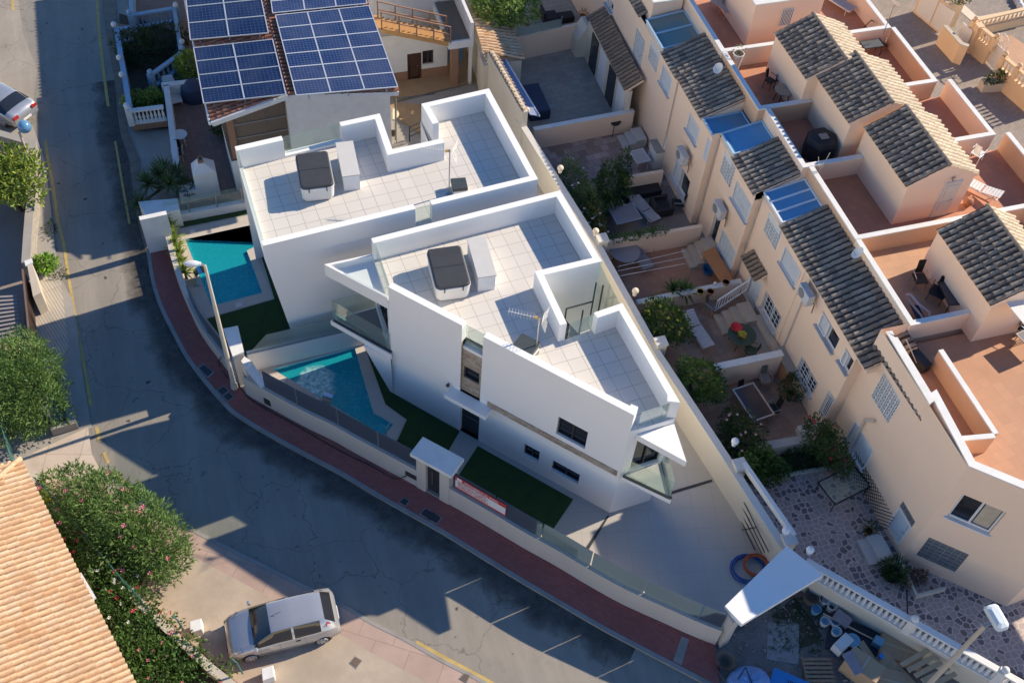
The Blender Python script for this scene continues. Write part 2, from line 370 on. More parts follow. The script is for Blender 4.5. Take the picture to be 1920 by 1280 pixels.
mb = MB(); oo = off(kerbR, -1.9)
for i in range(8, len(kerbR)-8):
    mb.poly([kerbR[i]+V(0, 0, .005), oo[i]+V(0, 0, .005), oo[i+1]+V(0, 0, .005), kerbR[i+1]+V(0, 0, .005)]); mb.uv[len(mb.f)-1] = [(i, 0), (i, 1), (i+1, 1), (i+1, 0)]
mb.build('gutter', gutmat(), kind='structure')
pale = mat('pale_worn_lane', (.165, .155, .14), .85, .12, .6, .3, fine=.4)
# yellow line along both edges
YEL = mat('yellow_road_paint', (.50, .36, .12), .8, .2, 3, .1, dirt=.65, dirtcol=(.2, .17, .12))
def stripe(pts, wd, z, segs=None):
    mb = MB(); a = off(pts, wd/2); b = off(pts, -wd/2)
    for i in range(len(pts)-1):
        if segs and not segs(i): continue
        mb.poly([a[i]+V(0, 0, z), b[i]+V(0, 0, z), b[i+1]+V(0, 0, z), a[i+1]+V(0, 0, z)])
    return mb
yl = smooth(PP('85,262 90,300 100,350 108,410 120,460 127,510 137,570 146,620 158,690 170,760', 0))
m1 = stripe(yl, .13, .009)
yl2 = smooth(PP('181,800 187,828', 0)); m1.add(*(lambda q: (q.v, q.f))(stripe(yl2, .14, .009)))
for s in ('195,848 203,868', '218,888 262,932', '306,968 360,997', '365,999 440,1038 470,1055 560,1098 640,1136'):
    q = stripe(smooth(PP(s, 0)), .13, .009); m1.add(q.v, q.f)
q = stripe(smooth(PP('780,1203 840,1236 900,1268 960,1302', 0)), .15, .009); m1.add(q.v, q.f)
m1.build('yellow_line', YEL, kind='structure')
stripe(smooth(PP('181,-20 186,60 195,140 203,200', 0)), .15, .009).build('yellow_line', YEL, kind='structure')
stripe(smooth(PP('216,265 222,300 232,360 243,420', 0)), .1, .009).build('yellow_line', YEL, kind='structure')
stripe(smooth(PP('22,-10 25,20', 0)), .16, .012).build('yellow_line', YEL, kind='structure')
# pavement on the villa side: red brick, concrete kerb with a real step
kseg = kerbR[36:]                                     # from about 283,524
kst = smooth(PP('276,474 283,524 297,572 320,620 353,680 413,754 450,787 540,840 640,893 703,931 827,1001 900,1046 975,1092 1045,1133 1120,1177 1170,1204 1273,1258 1345,1296', 0))
wallB = smooth(PP('315,462 333,527 353,577 380,632 417,682 448,722 465,741 507,765 573,801 625,826 673,853 790,916 830,938 900,978 975,1023 1020,1048 1050,1065 1105,1098 1167,1132 1242,1166 1295,1190 1341,1208', ZG))
wallB = [V(p.x, p.y) for p in wallB]
MB().strip(kst, -.02, .125, .16).build('kerb', CONC2, kind='structure')
ins = off(kst, .16)
pv = MB().prism([*ins, *wallB[::-1]], -.02, .12)
pv.build('pavement', REDPAVE, kind='structure')
tess('pavement_end', [PP('1262,1238 1278,1192 1292,1198 1278,1246', .124)], .124, CONC2)
# rough verge and old pavement further up the street
tess('verge', [PP('187,-30 215,-20 222,60 228,160 240,250 263,300 266,380 276,474 262,430 250,370 243,305 226,240 214,150 196,40', .03)], .03, mat('rough_verge', (.22, .185, .15), .95, .3, 2.5, .6, dirt=.6))
# villa plots
vp = [*wallB, *PP('1341,1208 1400,1160 1475,1020', ZG)[1:], *[V(a, b) for a, b in ((16.9, 14.9), (16.45, 19.), (15.9, 24.1), (15.35, 30.5), (14.5, 39.7), (13, 39.6))], *PP('820,262 700,300 440,395 270,412', ZG)]
tess('villa_paving', [vp, pool1, pool2], ZG, VPAVE)
def cop(pool, outer, name):
    return tess(name, [outer, pool], ZG+.03, POOLCOP)
tess('pool_terrace', [PP('338,431 484,400 500,456 478,474 514,560 388,596 343,526', ZG), pool1], ZG+.012, POOLCOP)
tess('pool_terrace', [PP('470,690 674,638 686,650 722,758 761,786 737,832 700,845 480,716', ZG), pool2], ZG+.012, POOLCOP)
tess('lawn', [PP('326,414 478,385 480,399 338,428', ZG)], ZG+.02, GRASS, kind='stuff')
tess('lawn', [PP('490,455 560,610 640,600 560,640 445,670 388,598 515,561 486,468', ZG)], ZG+.02, GRASS, kind='stuff')
tess('lawn', [PP('680,640 700,640 738,738 862,808 832,860 830,880 740,836 763,787 723,758', ZG)], ZG+.02, GRASS, kind='stuff')
tess('lawn', [PP('896,836 1075,936 1035,995 1000,985 856,897', ZG)], ZG+.02, GRASS, kind='stuff')
tess('drain_channel', [PP('1139,966 1143,966 1100,1036 1093,1034', ZG)], ZG+.012, DARK)
tess('drain_channel', [PP('1254,922 1335,898 1336,903 1257,927', ZG)], ZG+.012, DARK)
# pavement on the west side of the street
tess('west_pavement', [PP('84,300 92,360 100,430 108,510 135,560 146,620 152,680 163,750 172,800 158,812 130,830 30,870 -120,900 -120,420 20,240 60,232', .06)], .06, CONC)
tess('west_ramp', [PP('77,505 112,513 130,650 118,668 70,690 60,560', .08)], .075, tiles('grooved_concrete', (.50, .44, .36), (.33, .29, .24), .12, 4, R_(20), .03, .9, .06, dirt=.3))
tess('pink_pavement', [PP('158,812 172,850 190,885 236,938 330,976 380,1001 560,1092 560,1092 700,1166 830,1236 980,1320 800,1500 300,1400 60,1000 -50,900 30,868 130,832', .1)], .09, PINK)
MB().strip(smooth(PP('160,812 172,850 190,885 236,938 330,976 380,1001 470,1047 560,1092 640,1131 700,1166 760,1196 830,1236 900,1272 980,1320', 0)), -.02, .1, -.14).build('kerb', CONC2, kind='structure')
tess('forecourt', [PP('255,1105 345,1035 405,1065 470,1100 640,1190 700,1225 770,1262 830,1300 700,1500 500,1400 400,1260 330,1175', .1)], .103, DIRTCONC)
# pools
def watermat(name, deep, painted_sun):
    m, t, b = nodes(name); t.nodes.remove(b); co = pos(t)
    T = N(t, 'ShaderNodeBsdfTransparent')
    rv = N(t, 'ShaderNodeTexVoronoi', feature='DISTANCE_TO_EDGE'); rv.inputs['Scale'].default_value = 2.6
    rn = N(t, 'ShaderNodeTexNoise'); rn.inputs['Scale'].default_value = 1.6; rn.inputs['Detail'].default_value = 2; t.links.new(co, rn.inputs['Vector'])
    rs = N(t, 'ShaderNodeVectorMath', operation='SCALE'); rs.inputs['Scale'].default_value = 1.1; t.links.new(rn.outputs['Color'], rs.inputs[0])
    ra = N(t, 'ShaderNodeVectorMath', operation='ADD'); t.links.new(co, ra.inputs[0]); t.links.new(rs.outputs[0], ra.inputs[1]); t.links.new(ra.outputs[0], rv.inputs['Vector'])
    t.links.new(mixc(t, ramp(t, rv.outputs['Distance'], 0, .13), tuple(min(1, x*1.12) for x in deep), tuple(x*.80 for x in deep)), T.inputs[0])  # caustic network of sunlit water put into the transparency tint
    G = N(t, 'ShaderNodeBsdfGlossy'); G.inputs['Roughness'].default_value = .04; F = N(t, 'ShaderNodeFresnel'); F.inputs[0].default_value = 1.33
    D = N(t, 'ShaderNodeBsdfDiffuse'); D.inputs[0].default_value = (.75, .9, .88, 1)
    bn = N(t, 'ShaderNodeBump'); bn.inputs['Strength'].default_value = .5; bn.inputs['Distance'].default_value = .05
    t.links.new(noise(t, co, 3.5, 3), bn.inputs['Height']); t.links.new(bn.outputs[0], G.inputs['Normal']); t.links.new(bn.outputs[0], F.inputs['Normal'])
    mk = N(t, 'ShaderNodeBsdfDiffuse'); mk.inputs[0].default_value = (.02, .62, .74, 1); mm = N(t, 'ShaderNodeMixShader'); mm.inputs[0].default_value = .38
    t.links.new(T.outputs[0], mm.inputs[1]); t.links.new(mk.outputs[0], mm.inputs[2])
    m2 = N(t, 'ShaderNodeMixShader'); t.links.new(F.outputs[0], m2.inputs[0]); t.links.new(mm.outputs[0], m2.inputs[1]); t.links.new(G.outputs[0], m2.inputs[2])
    out = m2.outputs[0]
    for (fx, fy, r, st) in painted_sun:      # sunlit patch painted into the water colour as a pale bubbly pattern
        sub = N(t, 'ShaderNodeVectorMath', operation='DISTANCE'); t.links.new(co, sub.inputs[0]); sub.inputs[1].default_value = (fx, fy, 0)
        e = ramp(t, noise(t, co, 5.5, 7, .75), .38, .62, .12, st)
        nz = noise(t, co, 1.7, 5); a2 = N(t, 'ShaderNodeMath', operation='MULTIPLY_ADD'); t.links.new(nz, a2.inputs[0]); a2.inputs[1].default_value = -r*1.3
        t.links.new(sub.outputs['Value'], a2.inputs[2])
        msk = ramp(t, a2.outputs[0], r*.05, r*.45, 1, 0)
        mu = N(t, 'ShaderNodeMath', operation='MULTIPLY'); t.links.new(e, mu.inputs[0]); t.links.new(msk, mu.inputs[1])
        m3 = N(t, 'ShaderNodeMixShader'); t.links.new(mu.outputs[0], m3.inputs[0]); t.links.new(out, m3.inputs[1]); t.links.new(D.outputs[0], m3.inputs[2]); out = m3.outputs[0]
    t.links.new(out, t.nodes['Material Output'].inputs[0]); return m
def pool(loop, z, depth, label, painted_sun, deep, basin, group=None, name='swimming_pool', steps=None):
    c = sum(loop, V(0, 0))/len(loop)
    t = thing(name, label, 'pool', (c.x, c.y, z-depth), group)
    mb = MB(); n = len(loop)
    a = sum(loop[i].x*loop[(i+1) % n].y-loop[(i+1) % n].x*loop[i].y for i in range(n))
    lp = loop if a > 0 else loop[::-1]
    for i in range(n):
        p, q = lp[i], lp[(i+1) % n]
        mb.poly([V(q.x, q.y, z+.02), V(p.x, p.y, z+.02), V(p.x, p.y, z-depth), V(q.x, q.y, z-depth)])
    tr = geometry.tessellate_polygon([[V(p.x, p.y) for p in lp]]); b0 = len(mb.v); mb.v += [(p.x, p.y, z-depth) for p in lp]
    mb.f += [tuple(b0+i for i in q) for q in tr]; mb.build('basin', basin, t)
    if steps:
        mb = MB()
        for i, s in enumerate(steps): mb.prism(s, z-depth, z-.35-.25*i)
        mb.build('steps', basin, t)
    tess('water', [lp], z-.10, watermat('pool_water', deep, painted_sun), kind=None, parent=t)
    return t
BASIN = tiles('pool_mosaic', (.38, .86, .88), (.38, .78, .80), .06, .06, VANG, .006, .5, .08, big=.05)
f1 = P(400, 490, ZG); f2 = P(592, 716, ZG); f1b = P(450, 470, ZG)
st1 = [PP('468,424 490,419 494,455 474,462', ZG), PP('461,426 468,424 474,462 466,466', ZG)]
pool(pool1, ZG, 1.35, 'turquoise pool with a painted caustic network beside the palm hedge and the lamp post', [], (.62, .98, 1.0), BASIN, 'villa pools', steps=st1)
st2 = [PP('714,784 738,795 720,817 693,802', ZG), PP('700,774 714,784 693,802 676,792', ZG)]
pool(pool2, ZG, 1.4, 'triangular teal pool with a single patch of painted sunlight inside the front glass fence', [(f2.x, f2.y, .85, 1.0)], (.50, .95, .98), BASIN, 'villa pools', steps=st2)
# ================================================================== VILLAS
ZP, ZD = 6.9, 5.92
STONE = None
def stonemat():
    m, t, b = nodes('split_stone'); co = pos(t)
    mp = N(t, 'ShaderNodeMapping'); mp.inputs['Scale'].default_value = (2.2, 2.2, 5.5); t.links.new(co, mp.inputs[0])
    v = N(t, 'ShaderNodeTexVoronoi'); v.inputs['Scale'].default_value = 1.0; t.links.new(mp.outputs[0], v.inputs['Vector'])
    c = mixc(t, v.outputs['Color'], (.30, .23, .17), (.46, .39, .31))
    c = mixc(t, ramp(t, noise(t, co, 5, 5), .45, .7, 0, .7), c, (.20, .14, .10))
    t.links.new(c, b.inputs['Base Color']); b.inputs['Roughness'].default_value = .9
    bump(t, b, v.outputs['Distance'], .8, .04); return m
STONE = stonemat()
def holes(A, B, px, n=4):
    "list of 4-corner pixel quads on wall AB -> rectangles"
    out = []
    for s in px:
        q = [onwall(A, B, *c) for c in PX(s)]       # TL TR BR BL
        out.append(((q[0][0]+q[3][0])/2, (q[1][0]+q[2][0])/2, (q[2][1]+q[3][1])/2, (q[0][1]+q[1][1])/2))
    return out
def wframe(A, B, h, par, depth=.16, glass=DGLASS, frame=DARK, name='window', split=1, fw=.05, sub=True):
    "window part (frame) with a pane sub-part inside the recess of hole h"
    u = V(B.x-A.x, B.y-A.y).normalized(); nin = V(-u.y, u.x); s0, s1, z0, z1 = h
    q = lambda s, z, d: V(A.x, A.y)+u*s+nin*d+V(0, 0, z)
    mb = MB(); d = depth-.05
    for a, b in (((s0+fw/2, z0), (s0+fw/2, z1)), ((s1-fw/2, z0), (s1-fw/2, z1))): mb.beam(q(a[0], a[1], d), q(b[0], b[1], d), .05, fw)
    for z in (z0+fw/2, z1-fw/2): mb.beam(q(s0+fw, z, d), q(s1-fw, z, d), .05, fw)
    for i in range(1, split): s = s0+(s1-s0)*i/split; mb.beam(q(s, z0+fw, d), q(s, z1-fw, d), .05, fw)
    f = mb.build(name, frame, par)
    MB().poly([q(s0, z0, depth), q(s1, z0, depth), q(s1, z1, depth), q(s0, z1, depth)]).build('pane', glass, f)
    return f
def rail(pts, z0, z1, par, m=None, name='glass_railing', t=.02, closed=False, gap=0):
    mb = MB()
    for a, b in zip(pts, pts[1:]):
        d = V(b.x-a.x, b.y-a.y); L = d.length; d /= L; n = V(-d.y, d.x)*t/2
        a2, b2 = V(a.x, a.y)+d*gap, V(b.x, b.y)-d*gap
        mb.prism([a2-n, b2-n, b2+n, a2+n], z0, z1)
    return mb.build(name, m or GLASS, par)
def hot_tub(c, rz, label):
    t = thing('hot_tub', label, 'hot tub', (0, 0, 0), 'covered hot tubs on the roof terraces')
    def rr(hx, hy, r, n=5):
        pts = []
        for sx, sy, a0 in ((1, 1, 0), (-1, 1, 90), (-1, -1, 180), (1, -1, 270)):
            for k in range(n+1):
                a = R_(a0+90*k/n); pts.append(V(sx*(hx-r)+r*math.cos(a), sy*(hy-r)+r*math.sin(a)))
        return pts
    def shell(prof, m, name, nm=None):
        mb = MB(); rings = [[V(p.x, p.y, z) for p in rr(hx, hy, r)] for hx, hy, r, z in prof]; n = len(rings[0])
        for a, b in zip(rings, rings[1:]):
            mb.add(a+b, [(i, (i+1) % n, n+(i+1) % n, n+i) for i in range(n)])
        mb.add(rings[-1], [tuple(range(n))]); return mb.build(name, m, t)
    shell([(.60, .92, .22, .02), (.64, .97, .22, .12), (.66, 1.0, .22, .62), (.68, 1.02, .22, .70), (.68, 1.02, .22, .76)], PLAST, 'body')
    cv = shell([(.62, .96, .16, .762), (.655, .995, .16, .79), (.65, .99, .15, .86), (.60, .94, .12, .885)], mat('tub_cover_vinyl', (.040, .042, .047), .6, .2, 2.5, .2), 'cover')
    mb = MB().box((0, 0, .889), (1.2, .03, .012)); mb.build('seam', DARK, cv)
    mb = MB()
    for sx in (-.35, .35):
        mb.box((sx, -1.03, .7), (.04, .03, .22))
    mb.build('strap', DARK, t)
    t.location = c; t.rotation_euler = (0, 0, rz); return t
def antenna(base, h, az, label):
    t = thing('tv_antenna', label, 'antenna', base, 'roof aerials of the villas'); b = Vector(base); top = b+V(0, 0, h)
    MB().tube(b, top, .028, n=8).build('mast', METAL, t)
    MB().tube(b, b+V(0, 0, .03), .14, n=10).build('base_plate', METAL, t)
    d = V(math.cos(az), math.sin(az), .05).normalized(); n = V(-d.y, d.x, 0)
    mb = MB(); o = top-V(0, 0, .08); mb.tube(o-d*.1, o+d*1.15, .014)
    for k in range(9):
        q = o+d*(.22+.11*k)
        for s in (1, -1): mb.tube(q-n*.02, q+n*.11+V(0, 0, .09*s), .006, n=4); mb.tube(q+n*.02, q-n*.11+V(0, 0, .09*s), .006, n=4)
    mb.build('boom', mat('aluminium', (.72, .72, .7), .35, .02, 3, metal=.6), t)
    mb = MB()
    for s in (1, -1):
        for k in range(6):
            q = o-d*.12+V(0, 0, s*(.06+.07*k))-d*.03*k
            mb.tube(q-n*.24, q+n*.24, .006, n=4)
        for e in (-.24, 0, .24): mb.tube(o-d*.12+n*e, o-d*.27+n*e+V(0, 0, s*.42), .007, n=4)
    mb.build('reflector', MATS['aluminium'], t)
    MB().box(o+d*.1, (.14, .07, .1), rz=az).build('dipole_box', mat('amber_plastic', (.6, .38, .12), .5, .1, 5), t)
    return t
# ---- villa 2 (near)
v2 = thing('modern_villa', 'white angular villa with the long blank road-facing wall and stone strip', 'villa', (9, 24, 0), 'twin white villas')
F0, Fa, Fb, F1 = V(4.73, 26.2), V(6.91, 23.8), V(7.52, 23.13), V(11.62, 18.62)
S1, E0, E1 = V(11.86, 18.62), V(13.36, 18.74), V(12.92, 23.43)
Nc, Nd, E2, NE, NW = V(10.62, 23.0), V(10.5, 25.42), V(12.86, 25.56), V(12.46, 29.55), V(4.63, 28.72)
wb = MB()
hA = holes(F0, Fa, ['773,712 819,736 819,765 773,741'])
hB = holes(Fb, F1, ['1047,780 1102,810 1097,842 1042,812', '983,832 1012,846 1010,865 980,852', '1035,862 1087,889 1082,919 1032,888'])
u_ = (F1-F0).normalized(); Da = onwall(F0, F1, 863, 790)[0]; Db = onwall(F0, F1, 898, 800)[0]
Dp0 = F0+u_*Da; Dp1 = F0+u_*Db
ZB = 2.86
# ground floor face (whole length) and upper face in three parts
hG = holes(F0, F1, ['983,832 1012,846 1010,865 980,852', '1035,862 1087,889 1082,919 1032,888'])
hG = [(a, b, max(.9, c), min(2.72, d)) for a, b, c, d in hG]; hG.append((Da, Db, ZG, 2.3))
wb.face(F0, F1, 0, ZB, hG, .18)
wb.face(F0, Fa, ZB, ZD, hA, .18); wb.face(Fb, F1, ZB, ZD, hB[:1], .18)
for A, B in ((F1, S1), (S1, E0), (E0, E1), (E2, NE), (NE, NW), (NW, F0)):
    hh = []
    if A is S1: hh = [(.15, 1.35, 3.1, 5.2)]
    if A is NW: hh = [(.3, 2.2, 3.1, 5.3)]
    wb.face(A, B, 0, ZD, hh, .2)
wb.face(E1, Nc, 0, 5.92); wb.face(Nc, Nd, 0, ZD); wb.face(Nd, E2, 0, ZD)
wb.build('wall', WHITE, v2)
# stone strip recess with the small stair window, and the stone band
nn = V(-u_.y, u_.x)
Ra, Rb = Fa+nn*.10, Fb+nn*.10
hs = holes(Ra, Rb, ['870,685 899,701 898,720 869,706'])
MB().face(Ra, Rb, ZB, 5.45, hs, .12).poly([Fa+V(0, 0, ZB), Ra+V(0, 0, ZB), Ra+V(0, 0, ZD), Fa+V(0, 0, ZD)]).build('stone_strip', STONE, v2)
wframe(Ra, Rb, hs[0], v2, .12)
MB().prism([Ra, Rb, Rb+nn*.3, Ra+nn*.3], 5.45, 5.62).build('ledge', WHITE, v2)
rail([Ra+nn*.12, Rb+nn*.12], 5.55, 6.75, v2)
bs = onwall(F0, F1, 913, 776)[0]
B0 = F0+u_*bs; be = F0+u_*(onwall(F0, F1, 1150, 915)[0])
MB().prism([B0-nn*.035, be-nn*.035, be+nn*.02, B0+nn*.02], ZB-.02, ZB+.30).build('stone_band', STONE, v2)
for h in hA: wframe(F0, Fa, h, v2, .18, split=2)
wframe(Fb, F1, hB[0], v2, .18, split=2)
for h in hG[:2]: wframe(F0, F1, h, v2, .18, split=2)
q = lambda s, z, d: F0+u_*s+nn*d+V(0, 0, z)
dr = MB().prism([q(Da, 0, .12), q(Db, 0, .12), q(Db, 0, .17), q(Da, 0, .17)], ZG, 2.3).build('door', DARK, v2)
MB().beam(q((Da+Db)/2-.35, 1.25, .08), q((Da+Db)/2+.35, 1.25, .08), .03, .04).build('handle', METAL, dr)
c0, c1 = Da-.45, Db+.55
MB().prism([q(c0, 0, -.5), q(c1, 0, -.5), q(c1, 0, .0), q(c0, 0, .0)], ZB-.22, ZB-.0).build('door_canopy', WHITE, v2)
MB().ball(q(c0-.1, ZB+.1, -.12), .08).build('wall_lamp', DARK, v2)
# parapets, deck
pr = MB()
T_ = .27
pr.strip([F0, Fa], ZD, ZP, T_); pr.strip([Fb, F1, S1+V(.02, .3)], ZD, ZP, T_)
pr.strip([V(12.95, 18.9), V(13.36, 18.74), E1, V(11.75, 23.25), ], ZD, ZP, T_)
pr.strip([Nc+V(0, 0), Nd, E2, NE, NW], ZD, ZP, T_)
pr.build('parapet', WHITE, v2)
tess('roof_deck', [[F0, Fa, Ra+nn*.2, Rb+nn*.2, Fb, F1, S1, E0, E1, Nc, Nd, E2, NE, NW]], ZD+.004, DECK, kind=None, parent=v2)
rail([NW+V(.1, -.1), F0+V(.08, .0)], ZD-.1, ZP-.05, v2)
rail([S1+V(.1, .12), V(13.05, 18.86)], ZD-.1, ZP-.1, v2)
# stair well in the notch
nf = MB().prism([Nc, E1, E2, Nd], 2.6, 2.75).build('stair_floor', PLINTH, v2)
rail([E2-V(.12, 0), E1-V(.12, 0)], 3.0, ZP, v2, t=.03)
rail([Nc+V(.15, .05), V(11.8, 23.25)], ZD, ZP-.1, v2)
mb = MB()
for k in range(11): mb.box((12.3-.16*k, 24.0, 3.1+.26*k), (.26, .9, .04))
for y in (23.52, 24.48): mb.beam(V(12.4, y, 3.0), V(10.75, y, 5.8), .04, .16)
mb.build('metal_stair', DARK, v2)
mb = MB()
for a in ((11.2, 24.5, 3.9), (11.9, 24.5, 3.6), (12.45, 24.9, 4.6)): mb.tube(V(*a), V(*a)+V(0, 0, 1.9), .035)
mb.beam(V(11.2, 24.5, 5.8), V(12.45, 24.9, 5.4), .05, .05); mb.tube(V(12.5, 24.4, 4.5), V(12.5, 24.4, 6.9), .035)
mb.build('stair_railing', DARK, v2)
# west canopy and balcony
Tp = V(2.74, 28.62)
MB().prism([Tp, V(4.72, 26.42), V(4.66, 28.72)], 5.38, 5.72).build('canopy', WHITE, v2)
MB().strip([V(4.66, 28.72), Tp, V(4.72, 26.42)], 5.72, 6.02, .1).build('canopy_rim', WHITE, v2)
Tb = V(2.70, 28.30)
bl = MB().prism([Tb, V(4.70, 26.0), V(4.64, 28.6)], 2.72, 3.0).build('balcony', WHITE, v2)
MB().poly([V(2.95, 28.30, 3.008), V(4.62, 26.35, 3.008), V(4.6, 28.5, 3.008)]).build('balcony_floor', mat('grey_balcony_tile', (.22, .22, .23), .5, .1, 2), bl)
MB().beam(Tb+V(.12, -.05, 3.03), V(4.72, 26.12, 3.03), .08, .08).build('rail_channel', DARK, bl)
rail([V(4.6, 28.52), Tb+V(.14, .1), V(4.7, 26.2)], 3.05, 4.1, bl)
wframe(NW, F0, (.3, 2.2, 3.1, 5.3), v2, .2, split=2, name='sliding_door')
MB().add([V(3.75, 26.95, 2.72), V(4.66, 26.05, 2.72), V(4.73, 26.18, ZG), V(4.62, 26.3, ZG), V(3.85, 27.05, 2.72)], [(0, 1, 2), (0, 2, 3), (0, 3, 4), (1, 0, 4), (4, 3, 2, 1)]).build('slanted_fin', WHITE, v2)
# south canopy and balcony
MB().prism([V(11.9, 18.6), V(13.2, 17.12), V(13.36, 18.7)], 5.3, 5.62).build('canopy', WHITE, v2)
bl = MB().prism([V(11.70, 18.53), V(13.10, 17.12), V(13.36, 18.72)], 2.74, 3.02).build('balcony', WHITE, v2)
MB().poly([V(11.9, 18.5, 3.028), V(13.0, 17.35, 3.028), V(13.22, 18.7, 3.028)]).build('balcony_floor', mat('pale_balcony_tile', (.52, .50, .46), .5, .1, 2), bl)
MB().beam(V(11.72, 18.5, 3.06), V(13.1, 17.16, 3.06), .09, .08).build('rail_channel', DARK, bl)
MB().beam(V(13.1, 17.16, 3.06), V(13.34, 18.7, 3.06), .09, .08).build('rail_channel', DARK, bl)
rail([V(11.74, 18.54), V(13.08, 17.22), V(13.32, 18.7)], 3.05, 4.15, bl)
wframe(S1, E0, (.15, 1.35, 3.1, 5.2), v2, .2, split=2, name='sliding_door')
# ---- villa 1 (far)
v1 = thing('modern_villa', 'white flat-roofed villa behind, nearest the solar-panelled house', 'villa', (6, 32, 0), 'twin white villas')
G0, G1 = V(.62, 29.27), V(11.79, 30.36)
G2, G3, G4, G5, G6, G7, G8, G9 = V(11.36, 36.19), V(8.24, 35.84), V(8.62, 34.35), V(8.62, 33.55), V(6.48, 33.36), V(6.44, 35.62), V(.33, 34.92), V(.33, 34.92)
wb = MB()
sl_ = (G1-G0).normalized()
gb = V(1.32, 29.34)
wb.poly([V(gb.x, gb.y, ZG-.1), V(G1.x, G1.y, ZG-.1), V(G1.x, G1.y, ZD), V(G0.x, G0.y, ZD)])
wb.poly([V(.33, 34.92, ZD), V(.95, 34.98, ZG-.1), V(gb.x, gb.y, ZG-.1), V(G0.x, G0.y, ZD)])
for A, B in ((G1, G2), (G2, G3), (G3, V(8.3, 33.5)), (G5, G6), (G6, G7), (G7, G8)): wb.face(A, B, 0, ZD)
wb.build('wall', WHITE, v1)
pr = MB()
pr.strip([V(6.62, 29.86), G0], ZD, ZP, -.27)
pr.strip([V(7.3, 29.92), G1, G2, V(8.28, 35.84), V(8.45, 34.5)], ZD, ZP, .27)
pr.strip([G5, G6, G7, V(4.7, 35.45)], ZD, ZP, -.27*-1)
pr.strip([V(2.25, 35.14), V(.33, 34.92)], ZD, ZP, .27)
pr.build('parapet', WHITE, v1)
MB().strip([V(4.7, 35.45), V(2.25, 35.14)], ZD, ZD+.12, .27).strip([V(.33, 34.92), G0], ZD, ZD+.1, .15).build('kerb_upstand', WHITE, v1)
tess('roof_deck', [[G0, G1, G2, G3, V(8.4, 33.5), G5, G6, G7, G8]], ZD+.004, DECK, kind=None, parent=v1)
rail([V(4.65, 35.38), V(2.3, 35.08)], ZD+.12, ZP, v1)
rail([V(.40, 34.8), V(.70, 29.4)], ZD+.1, ZP-.05, v1, t=.03)
rail([V(6.65, 29.95), V(7.28, 30.0)], ZD, ZP-.05, v1)
# things on the two roof terraces
hot_tub((7.16, 26.75, ZD+.01), R_(-3), 'dark-covered white hot tub on the near villa roof')
hot_tub((3.22, 33.03, ZD+.01), R_(-3), 'dark-covered white hot tub on the far villa roof')
for c, r, lb in ((P(903, 482, 6.75), -3, 'pale cast-stone counter beside the near hot tub'), (P(652, 298, 6.75), -3, 'pale cast-stone counter beside the far hot tub')):
    t = thing('counter', lb, 'counter', (c.x, c.y, ZD), 'roof terrace counters')
    MB().box((c.x, c.y, ZD+.40), (.66, 1.95, .8), rz=R_(r)).build('base', WHITE, t)
    MB().box((c.x, c.y, ZD+.83), (.72, 2.02, .06), rz=R_(r)).build('worktop', PLINTH, t)
for c, r, s, lb in ((P(986, 645, 6.4), 42, .82, 'dark roof hatch box turned at an angle by the near aerial'), (P(861, 345, 6.3), -5, .62, 'small dark hatch box by the parapet under the far aerial')):
    t = thing('roof_hatch', lb, 'hatch', (c.x, c.y, ZD), 'roof hatches')
    MB().box((c.x, c.y, ZD+.13), (s*.9, s*.9, .26), rz=R_(r)).build('kerb_box', WHITE, t)
    MB().box((c.x, c.y, ZD+.34), (s, s, .17), rz=R_(r)).build('lid', mat('hatch_green_grey', (.055, .065, .065), .4, .1, 4), t, bevel=.01)
antenna(P(1004, 660, ZD), 2.05, R_(152), 'white lattice aerial on its mast above the near angled hatch')
antenna(P(842, 365, ZD), 2.45, R_(160), 'white lattice aerial on the taller mast of the far roof')
# ================================================================== WALLS, GATE, FENCES, LAMPS
def arclen(pts):
    L = [0]
    for a, b in zip(pts, pts[1:]): L.append(L[-1]+(V(b.x, b.y)-V(a.x, a.y)).length)
    return L
def nearest_s(pts, p):
    L = arclen(pts); best = (1e9, 0)
    for i, (a, b) in enumerate(zip(pts, pts[1:])):
        d = V(b.x-a.x, b.y-a.y); l = d.length
        if l < 1e-6: continue
        t = max(0, min(1, V(p.x-a.x, p.y-a.y).dot(d)/l/l)); q = V(a.x, a.y)+d*t
        e = (V(p.x, p.y)-q).length
        if e < best[0]: best = (e, L[i]+t*l)
    return best[1]
def sub(pts, s0, s1):
    L = arclen(pts); out = []
    def at(s):
        for i in range(len(pts)-1):
            if s <= L[i+1] or i == len(pts)-2:
                k = (s-L[i])/max(1e-9, L[i+1]-L[i]); return V(pts[i].x, pts[i].y)+V(pts[i+1].x-pts[i].x, pts[i+1].y-pts[i].y)*k
    out.append(at(s0)); out += [V(p.x, p.y) for p, l in zip(pts, L) if s0+.05 < l < s1-.05]; out.append(at(s1)); return out
GTOP = 1.32
def sp(x, y, z=GTOP): return nearest_s(wallB, P(x, y, z))
sA0, sA1 = 0.0, nearest_s(wallB, P(446, 720, ZG))
sB0, sB1 = nearest_s(wallB, P(462, 738, ZG)), nearest_s(wallB, P(782, 912, ZG))
sC0, sC1 = nearest_s(wallB, P(842, 944, ZG)), arclen(wallB)[-1]
WALLM = tiles('front_wall_cladding', (.56, .505, .445), (.44, .40, .36), 1.2, 3, 0, .004, .8, .03, big=.05, dirt=.06)
